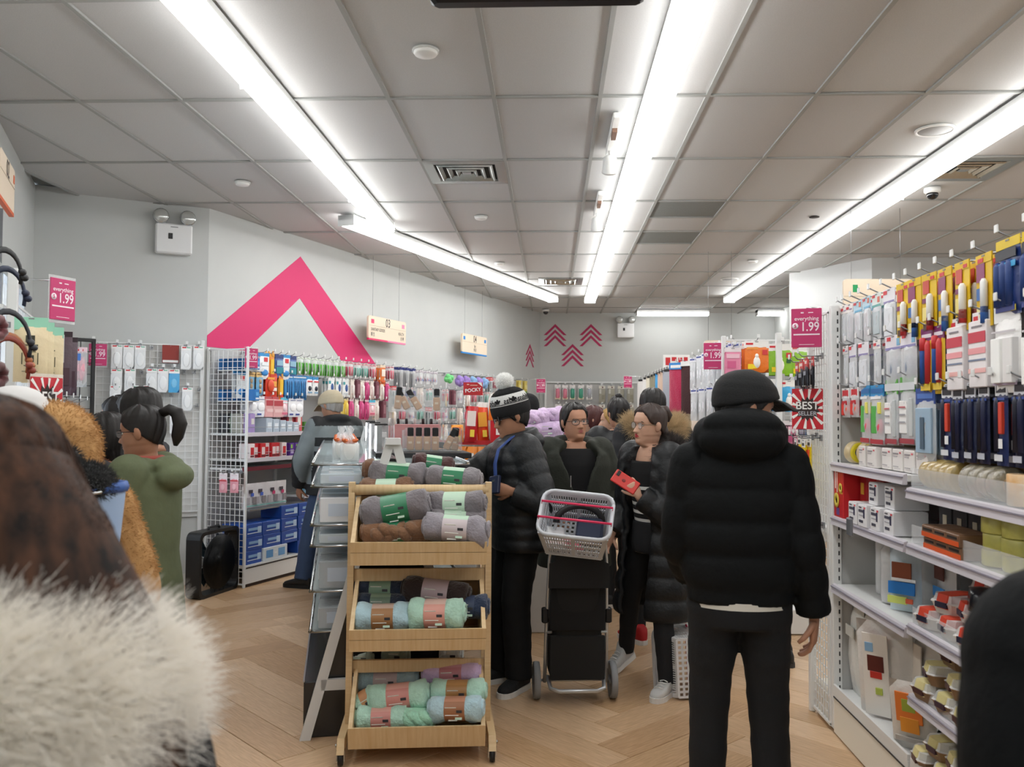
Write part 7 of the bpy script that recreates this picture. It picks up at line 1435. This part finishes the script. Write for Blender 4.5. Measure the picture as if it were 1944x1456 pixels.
# the big man in the black cap, seen from behind
t, Mh, Tm, S = person('man from behind in black puffer jacket with hood down and black cap', .672, 3.12, -.1, 1.655, coat=dict(col=PUFF, bulk=.002, pitch=.118, amp=.11, hem=.885, band=.06, name='puffer_jacket', hood=[(0, -.085, 1.475, .155, .1, .085), (0, -.1, 1.53, .14, .075, .06), (-.1, -.03, 1.49, .07, .1, .07), (.1, -.03, 1.49, .07, .1, .07)], sleeve=(.075, .066, .058)), pants=('0B0E13', .35), hair=('short', None), head=(-1.3, -.1, 0), face=True, vs=.0095,
    arms=dict(R=dict(el=(.222, -.05, 1.1), wr=(.262, .0, .845), dir=(-.02, .1, -1), n=(-1, .3, 0), curl=.5, th=-1), L=dict(el=(-.222, .0, 1.1), wr=(-.17, .16, .95), curl=.4)), feet=[(-.12, .02, .1, 0), (.12, -.02, -.1, 0)], skin=SKIN)
cap(t, Mh, mat('0F1012', .8, name='black_cap_cloth', bump=.2, bscale=200), line=.146)
obj('shirt_hem', MB().loft([[Tm((math.cos(2*PI*k/24)*.184, math.sin(2*PI*k/24)*.13, z)) for k in range(24)] for z in (.874, .9)], 0, True, (False, False)), mat('D8D4CA', .8), t)
q = MB().bbox(Tm((.375, -.05, 1.17)), (.012, .05, .06), .003); obj('sleeve_badge', q, mat('6E7076', .5), t)
for k in range(0): pass
# the man in the pompom hat, facing left with his head bowed
t, Mh, Tm, S = person('man in black puffer and black and white pompom hat with dark sunglasses looking down', -.17, 4.9, 1.85, 1.62, coat=dict(col=PUFF2, bulk=.034, pitch=.072, amp=.06, hem=.8, name='puffer_jacket', hood=[(0, -.1, 1.43, .13, .07, .06)], collar=(1.465, .098, .03, .35)), pants=('121316', .75), hair=('short', None), head=(.1, -.25, 0), lean=.06, vs=.0095, skin=SKIN3,
    arms=dict(L=dict(el=(-.3, -.07, 1.08), wr=(-.23, .1, 1.15), dir=(.35, .85, .15), n=(.75, -.5, .15), curl=.75, th=1), R=dict(el=(.2, .27, 1.22), wr=(.1, .5, 1.28), dir=(-.1, 1, -.2), n=(0, -.2, -1), curl=.4, th=-1)), glasses=(BLACK, True), feet=[(-.11, .03, .75, 0), (.08, .08, .2, 0)], shoe=(mat('17181A', .7, bump=.4, bscale=150), SOLEW, .01))
KN = mat('141416', .95, name='black_knit', bump=.8, bscale=220); KW = mat('E4E4E2', .95, name='white_knit', bump=.8, bscale=220)
def hat_ring(z, w, d, n=40): return [(math.cos(2*PI*k/n)*w, math.sin(2*PI*k/n)*d-.008, z) for k in range(n)]
def hat_part(nm, prof, m, par):
    b = MB(); b.loft([hat_ring(*p) for p in prof]); b.xf(Mh); return obj(nm, b, m, par)
ht = hat_part('knit_hat', [(.122, .088, .111), (.126, .094, .117), (.15, .098, .121), (.182, .098, .121), (.19, .092, .115)], KN, t)
hat_part('white_band', [(.186, .093, .116), (.192, .0945, .1175), (.226, .09, .111), (.246, .083, .103), (.25, .08, .099)], KW, ht)
hat_part('thin_stripe', [(.194, .0955, .1185), (.198, .0952, .1182)], KN, ht); hat_part('crown', [(.248, .082, .101), (.266, .066, .082), (.28, .045, .055), (.287, .012, .015)], KN, ht)
b = MB().ell((0, -.008, .322), (.046, .046, .042), 14, 10); b.xf(Mh); po = obj('pompom', b, KW, ht); fur('pompom_wool', po.data, ht, 3000, .012, furmat('FAFAF8', 'pompom_fur'), .0011, (0, 0, 0), .6, 3)
for a0 in (-1.2, .15, 1.5, 2.85, 4.2):
    me = text_mesh('adidas', 1, .02).copy()
    for v in me.vertices:
        ang = PI/2-a0-(v.co.x*.036-.028)/.1; zz = .2135+v.co.y*.044; w_, d_ = ip(zz, [.192, .226, .244], [.0948, .0905, .0842]), ip(zz, [.192, .226, .244], [.1178, .1115, .1042]); v.co = Vector((math.cos(ang)*(w_+.0008), math.sin(ang)*(d_+.0008)-.008, zz))
    me.transform(Mh); me.materials.clear(); me.materials.append(KN); put('lettering', me, ht)
    b = MB()      # three-leaf emblem with cross lines
    def onhat(u, zz, out=.0012): ang = PI/2-a0-(u+.052)/.1; w_, d_ = ip(zz, [.192, .226, .244], [.0948, .0905, .0842]), ip(zz, [.192, .226, .244], [.1178, .1115, .1042]); return (math.cos(ang)*(w_+out), math.sin(ang)*(d_+out)-.008, zz)
    for cx, cz, an in ((0, .222, 0), (-.009, .216, .75), (.009, .216, -.75)):
        V = []
        for k in range(12): r = (.0062*math.cos(2*PI*k/12), .0118*math.sin(2*PI*k/12)); V.append(onhat(cx+r[0]*math.cos(an)-r[1]*math.sin(an), cz+r[0]*math.sin(an)+r[1]*math.cos(an)))
        b.add(V, [tuple(range(12))])
    for zz in (.201, .2045, .208): b.add([onhat(-.012, zz), onhat(.012, zz), onhat(.012, zz+.002), onhat(-.012, zz+.002)], [(0, 1, 2, 3)])
    b.xf(Mh); obj('emblem', b, KN, ht)
ST = mat('24407E', .7, name='blue_strap')
q = MB(); ps = [Tm(p) for p in ((.0, -.1, 1.47), (-.1, .03, 1.475), (-.14, .14, 1.4), (-.165, .17, 1.32), (-.18, .175, 1.23), (-.185, .185, 1.15))]; q.tube(ps, [(.014, .004)]*6, 6); obj('shoulder_strap', q, ST, t)
wl3 = (Matrix.Rotation(1.85, 3, 'Z') @ (Vector((-.19, .2, 1.19))*S)) + Vector((-.17, 4.9, 0)); w_ = thing('wallet', 'small dark blue wallet held by the man in the pompom hat', 'wallet', wl3, 1.85); w_.rotation_euler = (.3, .2, 1.85+.6)
obj('cover', MB().bbox((0, 0, 0), (.075, .022, .1), .004), mat('1B2440', .5), w_); obj('clasp', MB().box((0, .012, .02), (.02, .003, .012)), CHROME, w_)
# the man in glasses and an open olive parka
PARK = mat('25281F', .8, name='olive_parka', noise=.15, nscale=10, bump=.2, bscale=60)
op = lambda z: ip(z, [.8, 1.1, 1.25, 1.35, 1.46], [.06, .1, .28, .5, .9])
t, Mh, Tm, S = person('man in rectangular glasses and open dark olive parka over a black tee', .15, 5.45, PI+.2, 1.575, coat=dict(col=PARK, bulk=.04, hem=.62, gap=op, name='parka', hood=[(0, -.13, 1.4, .16, .08, .09)], collar=(1.44, .125, .042, .75)), pants=('1B1C20', .5), hair=('short', None), head=(.22, .05, .04), vs=.011, skin=SKIN, glasses=(BLACK, False), shirt=(1.41, .85, [mat('121214', .9)], None),
    arms=dict(L=dict(el=(-.3, .0, 1.1), wr=(-.26, .16, .93), curl=.6), R=dict(el=(.28, .02, 1.1), wr=(.2, .2, .98), curl=.7)))
FURT = mat('C9B08A', .7, name='tan_fur', noise=.3, nscale=20); 
tm_ = MB().ell(Tm((-.15, -.14, 1.36)), (.06*S, .045*S, .05*S), 12, 8); o = obj('hood_trim', tm_, FURT, t); fur('hood_fur', o.data, t, 2500, .035, FURT, .0009, (0, 0, -.2), .5)
q = MB().box(Tm((.07, .19, 1.2)), (.006, .006, .07)); obj('zip_pull', q, CHROME, t)
# the woman with the red phone
op2 = lambda z: ip(z, [.35, .8, 1.1, 1.3, 1.4, 1.46], [.3, .45, .55, .6, .7, 1.0])
t, Mh, Tm, S = person('woman with thin glasses in long open black puffer coat holding a red phone', .6, 4.98, 2.2, 1.57, True, coat=dict(col=PUFF2, bulk=.04, pitch=.13, amp=.09, hem=.42, gap=op2, name='puffer_coat', flare=.08, hood=[(0, -.12, 1.39, .15, .08, .08)]), pants=('15161A', .1), hair=('pulled', HAIRB, ([(0, -.07, .2), (0, -.11, .195), (0, -.13, .165), (0, -.125, .13)], [.03, .038, .036, .02], 'hair_knot'), ([(.02, -.1, .13), (.01, -.115, .06), (0, -.105, -.01), (.02, -.09, -.05)], [.03, .035, .028, .012], 'loose_hair')), head=(-.1, -.02, -.05), lean=.1, vs=.0105, skin=SKIN2, lip=LIPR, glasses=(mat('6A5A4A', .3, .6), False), shirt=(1.37, .8, [mat('141416', .9), mat('E2E0DC', .9)], (5, (0, 1), 1.22)),
    arms=dict(L=dict(el=(-.25, .08, 1.02), wr=(-.11, .23, 1.16), dir=(.35, .35, .85), n=(.6, -.2, .15), curl=.7, th=1), R=dict(el=(.24, .02, 1.05), wr=(.22, .16, .9), curl=.4)),
    feet=[(-.07, .16, -.35, 0), (.16, .24, .5, .03, -.25)] and [(-.22, .11, .35, 0), (.3, -.02, .1, .05, -.35)], shoe=(mat('C9C9C8', .7, bump=.2, bscale=80), mat('E9E8E6', .6), .05, PAPER))
FURG = mat('5C5450', .7, name='grey_fur', noise=.4, nscale=20, h2='2B2728')
q = MB(); P_ = [Tm((math.cos(a)*.135, math.sin(a)*.12-.03, 1.4+.05*math.cos(a+PI/2))) for a in [PI*.82+PI*1.36*k/16 for k in range(17)]]; q.tube(P_, .045*S, 12); o = obj('hood_trim', q, FURG, t); fur('hood_fur', o.data, t, 9000, .045, FURG, .0009, (0, 0, -.15), .5)
hw = Matrix.Rotation(2.2, 3, 'Z') @ (Vector((-.05, .29, 1.245))*S) + Vector((.6, 4.98, 0))
ph = thing('phone', 'red cased phone in the hand of the woman with thin glasses', 'phone', hw, 0); Yp = Vector((-.8, .25, .5)).normalized(); Zp = (Vector((.15, .85, -.35)) - Yp*Vector((.15, .85, -.35)).dot(Yp)).normalized(); ph.rotation_euler = Matrix((Yp.cross(Zp), Yp, Zp)).transposed().to_euler()
obj('case', MB().bbox((0, 0, 0), (.076, .152, .011), .004), mat('D0342C', .4), ph); obj('camera_bump', MB().bbox((-.02, .055, -.007), (.03, .018, .004), .001), BLACK, ph); obj('screen', MB().box((0, 0, .006), (.068, .142, .001)), mat('0C0D10', .08), ph); obj('case_mark', MB().ell((0, .01, -.006), (.01, .012, .001), 10, 5), mat('7A1C1A', .4), ph)
# the woman in the green parka, in profile
GRN = mat('5C6448', .85, name='olive_green_cotton', noise=.12, nscale=8, bump=.35, bscale=22)
t, Mh, Tm, S = person('woman in olive green hooded coat with ponytail and glasses in profile', -1.785, 3.72, 1.5, 1.535, True, coat=dict(col=GRN, bulk=.03, hem=.5, name='hooded_coat', flare=.06, hood=[(0, -.15, 1.37, .13, .085, .07), (0, -.12, 1.42, .12, .06, .05), (-.08, -.02, 1.42, .05, .1, .045), (.08, -.02, 1.42, .05, .1, .045)]), pants=('3A4048', .4), hair=('pulled', HAIRK, ([(0, -.1, .19), (0, -.14, .205), (0, -.175, .185), (0, -.185, .13), (0, -.165, .07), (.005, -.15, .03)], [.022, .026, .032, .034, .028, .01], 'ponytail')), head=(.12, -.12, 0), vs=.0105, skin=SKIN3, glasses=(mat('1A1A1E', .3), False),
    arms=dict(L=dict(el=(-.24, .06, 1.06), wr=(-.12, .28, 1.14), dir=(.2, .8, .5), n=(.8, -.3, .3), curl=.8), R=dict(el=(.22, .08, 1.08), wr=(.08, .32, 1.24), dir=(-.1, .6, .8), n=(-.8, -.2, .2), curl=.8)))
q = MB(); P_ = [Tm((math.cos(a)*.078, math.sin(a)*.07-.012, 1.452)) for a in [2*PI*k/16 for k in range(17)]]; q.tube(P_, .016, 8); obj('scarf', q, mat('9A4A40', .9), t)
q = MB(); q.tube([Tm(p) for p in ((-.12, .26, 1.2), (-.15, .24, 1.1), (-.19, .2, .95), (-.2, .16, .85))], [(.012, .004)]*4, 6); obj('bag_strap', q, mat('5A241F', .6), t)
# three dark heads behind her
person('woman with parted black hair behind the ponytail woman', -2.08, 4.35, 1.5, 1.625, True, coat=dict(col=mat('1B1B20', .8), bulk=-.02, sleeve=(.055, .05, .04)), arms=dict(L=dict(el=(-.16, .1, 1.12), wr=(-.1, .25, 1.1)), R=dict(el=(.16, .1, 1.12), wr=(.1, .25, 1.1))), hair=('long', HAIRK), head=(.0, -.3, 0), vs=.02)
person('taller black haired person farthest left behind the ponytail woman', -2.5, 4.95, 1.6, 1.6, False, coat=dict(col=mat('22242A', .8), bulk=.03), hair=('short', HAIRK), head=(.1, -.25, 0), vs=.02)
t, Mh, Tm, S = person('shorter person with black fluffy hair and red glasses before the green coat', -2.06, 3.98, 1.4, 1.5, True, coat=dict(col=mat('1A1A1D', .8), bulk=.03), hair=('long', HAIRK), head=(.0, -.35, 0), vs=.02, glasses=(mat('B3202A', .3), False))
# person in the tan teddy hood with a blue tote of black plush
TED = mat('C79B66', .95, name='tan_teddy', noise=.25, nscale=30, h2='A87C4A')
t, Mh, Tm, S = person('person wearing a tan teddy fleece hood up, turned away', -1.395, 2.36, .75, 1.515, True, coat=dict(col=TED, bulk=.03, hem=.6, name='teddy_coat', hood=[(0, -.03, 1.58, .13, .15, .155), (0, -.06, 1.47, .15, .13, .1)], smooth=2), hair=(None, None), head=(0, -.1, 0), face=False, vs=.014)
jo = [c for c in t.children if c.name.startswith('teddy_coat')][0]; fur('teddy_pile', jo.data, t, 26000, .014, TED, .0008, (0, 0, -.3), .7, 3, keep=lambda P: P[:, 2] > 1.05)
tb_ = thing('blue_tote', 'pale blue tote with a black plush toy, carried beside the tan teddy hood', 'bag', (-1.215, 2.1, 1.03), .3)
q = MB(); q.loft([[(math.cos(2*PI*k/20)*w_, math.sin(2*PI*k/20)*d_, z) for k in range(20)] for z, w_, d_ in ((0, .11, .07), (.1, .13, .085), (.27, .145, .09), (.3, .147, .092))], 0, True, (True, False)); obj('tote_body', q, mat('9FB6D6', .6), tb_)
obj('rim', MB().tube([(math.cos(2*PI*k/20)*.147, math.sin(2*PI*k/20)*.092, .3) for k in range(21)], [(.008, .014)]*21, 6), mat('3E62A8', .5), tb_)
for s in (-1, 1): obj('strap', MB().tube([(-.08, s*.075, .29), (-.03, s*.1, .2), (.03, s*.1, .2), (.08, s*.075, .29)], .007, 6), mat('5A241F', .6), tb_)
pt = thing('black_plush', 'black plush toy with pink ear tip poking out of the blue tote', 'toy', (-1.15, 2.08, 1.34), .3); pt.scale = (.85,)*3
q = MB().ell((0, 0, 0), (.085, .06, .06), 16, 10).ell((-.04, 0, .06), (.032, .03, .045), 12, 8); o = obj('plush_body', q, mat('0D0D0E', .95, sheen=.4), pt); fur('plush_pile', o.data, pt, 5000, .016, mat('0D0D0E', .95, sheen=.4), .0009, (0, 0, 0), .6, 3); obj('ear_tip', MB().ell((-.05, -.015, .105), (.014, .012, .01), 10, 6), mat('E88AA8', .8), pt); obj('silver_trim', MB().tube([(-.06, -.055, -.02), (0, -.066, -.025), (.06, -.055, -.02)], .005, 6), CHROME, pt)
t, Mh, Tm, S = person('person in a smooth white cap at the left edge of the crowd', -1.44, 2.28, 1.2, 1.565, False, coat=dict(col=mat('B9B5B0', .8), bulk=.03), hair=('short', HAIRK), head=(0, -.3, 0), face=False, vs=.02)
cap(t, Mh, mat('D4D2D0', .7), brim=False, line=.12, back=.06)
# the old man in the beige cap before the shelf
JG = mat('6E7678', .7, name='grey_nylon', bump=.3, bscale=24, noise=.08, nscale=8); JB = mat('101114', .75, name='black_nylon', bump=.25, bscale=24)
def zon(p):
    z = p.z; side = abs(p.x)
    if side > .235:
        return 1 if p.y > .03 or z < .9 else 0
    if z > 1.405: return 1
    if z > 1.305: return 0
    if z > 1.225: return 1
    if z > 1.185: return 0
    return 1
t, Mh, Tm, S = person('old man from behind in beige cap, grey and black striped jacket and jeans', -1.93, 7.6, .75, 1.70, coat=dict(col=JG, zones_m=[JB], zones=zon, bulk=.04, hem=.8, name='striped_jacket', collar=(1.455, .1, .035, .5)), pants=('33435F', .75), hair=('short', mat('8E8A86', .7)), head=(.25, -.3, 0), vs=.011, face=False, skin=SKIN3,
    arms=dict(L=dict(el=(-.3, .02, 1.1), wr=(-.26, .13, .87), curl=.5), R=dict(el=(.3, .06, 1.12), wr=(.22, .24, 1.0), curl=.5)), feet=[(-.27, .02, .5, 0), (.1, .12, -.3, 0)], shoe=(mat('1C1815', .6), mat('0E0C0B', .7), .0))
cap(t, Mh, mat('B3A78E', .8, bump=.2, bscale=200), line=.14)
# man with the fur collar and red sneakers behind the phone woman
t, Mh, Tm, S = person('man from behind with cropped black hair, tan fur collar and red sneakers', .7, 5.98, .15, 1.69, coat=dict(col=mat('15161A', .7), bulk=.045, hem=.8, hood=[(0, -.13, 1.4, .16, .08, .09)]), pants=('121317', .3), hair=('short', HAIRK), head=(-.1, -.15, 0), face=False, vs=.013, feet=[(-.14, -.12, .4, 0), (.13, .0, -.2, 0)], shoe=(mat('B3161E', .6), SOLEW, .02))
q = MB(); P_ = [Tm((math.cos(a)*.15, math.sin(a)*.13-.03, 1.45+.03*math.sin(a))) for a in [PI*.9+PI*1.2*k/16 for k in range(17)]]; q.tube(P_, .06*S, 12); o = obj('fur_collar', q, FURT, t); fur('collar_fur', o.data, t, 12000, .05, FURT, .001, (0, 0, .1), .6)
# the far group
person('far woman with long maroon brown hair in profile', .385, 8.0, 1.4, 1.575, True, coat=dict(col=mat('16161A', .8), bulk=.03), hair=('long', mat('4A1F1C', .5)), vs=.02, skin=SKIN2)
person('far woman with short golden blond hair in profile', .525, 7.6, 1.5, 1.565, True, coat=dict(col=mat('16161A', .8), bulk=.03), hair=('short', mat('B08A4E', .5, noise=.3, nscale=50)), vs=.02, skin=SKIN2)
person('man from behind with black hair in black puffer beside the blond woman', .54, 6.95, .3, 1.635, False, coat=dict(col=PUFF2, bulk=.04, pitch=.09, amp=.06, hem=.8), hair=('short', HAIRK), face=False, vs=.014)
person('far person with black top knot near the towel rack', .69, 9.0, .2, 1.7, True, coat=dict(col=mat('1B1C22', .8), bulk=.03), hair=('pulled', HAIRK, ([(0, -.03, .22), (0, -.04, .25), (0, -.04, .265)], [.035, .035, .01], 'top_knot')), face=False, vs=.02)
t, Mh, Tm, S = person('far person in black beanie and cream fur hood behind the lavender plush', -.2, 7.0, .4, 1.66, False, coat=dict(col=mat('2A2622', .8), bulk=.04), hair=('short', HAIRK), face=False, vs=.016)
cap(t, Mh, mat('141416', .95), brim=False, line=.13, back=.05, nm='beanie')
CRF = mat('D9CDB8', .8, name='cream_fur'); q = MB(); q.tube([Tm((math.cos(a)*.15, math.sin(a)*.13-.03, 1.43)) for a in [2*PI*k/16 for k in range(17)]], .055*S, 10); o = obj('fur_collar', q, CRF, t); fur('collar_fur', o.data, t, 4000, .035, CRF, .001, (0, 0, .1), .6)
person('person hidden behind the hat wearing man, one dark red trimmed sneaker showing', -.33, 6.2, 1.6, 1.5, False, coat=dict(col=mat('17181C', .8), bulk=.0, hem=.85, sleeve=(.06, .05, .04)), pants=('121316', .5), hair=('short', HAIRK), face=False, vs=.02, feet=[(-.2, .02, .0, 0), (.05, .1, -.1, 0)], shoe=(mat('3A2226', .6), mat('9FA6A4', .6), 0, RED))
person('person bending down behind the man in the cap, dark jeans and shoes showing', 1.42, 5.45, 1.35, 1.6, False, coat=dict(col=mat('1A1C22', .8), bulk=.02), pants=('232A38', .5), hair=('short', HAIRK), head=(0, -.9, 0), lean=1.15, face=False, vs=.02, arms=dict(L=dict(el=(-.22, .5, .85), wr=(-.15, .5, .62)), R=dict(el=(.22, .5, .85), wr=(.15, .5, .62))), shoe=(mat('1A1B1E', .5), mat('2A2A2C', .6), 0))
# the near person at the right edge: a dark quilted shoulder and arm
person('near person in dark quilted coat cut off by the picture edge', .69, .98, .3, 1.55, False, coat=dict(col=mat('0B0D0F', .8, name='dark_quilt', bump=.3, bscale=40, spec=.2), bulk=.045, pitch=.16, amp=.06, hem=.6, name='quilted_coat', sleeve=(.085, .075, .06), hood=[(0, -.1, 1.45, .15, .08, .07)], collar=(1.46, .1, .04, .3)), hair=('short', HAIRK), head=(0, -.1, 0), face=False, vs=.01)
# the near woman on the left: long brown hair over a big white fur hood
HB2 = mat('4E3222', .6, name='near_brown_hair', noise=.5, nscale=22, stretch=(3, 3, .25), h2='140C09', spec=.2)
t, Mh, Tm, S = person('near woman from behind with long dark brown hair over a white fur hood', -.60, .88, .2, 1.51, True, coat=dict(col=mat('17171A', .8), bulk=.03, hem=.6), hair=('long', HB2, ([(0, -.03, .17), (.01, -.05, .1), (.02, -.06, 0), (.03, -.07, -.1), (.03, -.08, -.2)], [(.105, .085), (.145, .1), (.19, .115), (.22, .11), (.23, .07)], 'hair_fall')), head=(0, -.05, 0), face=False, vs=.014)
hf = [c for c in t.children if c.name.startswith('hair_fall')][0]; HS1 = mat('1E130E', .55, name='hair_strand', noise=.4, nscale=9, h2='5A3722', spec=.25)
fur('hair_strands', hf.data, t, 26000, .26, HS1, .0015, (0, 0, -4.5), .25, 7, .2, 5, keep=lambda P: P[:, 2] > 1.4)
hh = [c for c in t.children if c.name.split('.')[0] == 'hair'][0]; fur('crown_strands', hh.data, t, 9000, .12, HB2, .0011, (0, -.4, -2.2), .3, 5, .2, 6, keep=lambda P: P[:, 2] > 1.38)
WF = furmat('FFFBF4', 'white_fur'); q = MB()
Pf = []
for k in range(25): a = PI*1.0+PI*1.0*k/24; Pf.append((math.cos(a)*.15-.012, math.sin(a)*.12-.02, 1.26-.01*math.sin(a)-.03*math.cos(a)))
q.tube(Pf, [.09*S*(1+.1*math.sin(k*1.7)) for k in range(25)], 16); q.ell((.0, -.135, 1.2), (.165, .075, .13), 24, 14); q.ell((-.03, -.13, 1.06), (.15, .07, .13), 24, 14); fm = vox(q, .015, 2); fm.materials.append(WF); o = put('fur_hood', fm, t); fur('hood_fur', o.data, t, 75000, .036, WF, .0006, (.35, 0, .05), .55, 5, .35, 9)
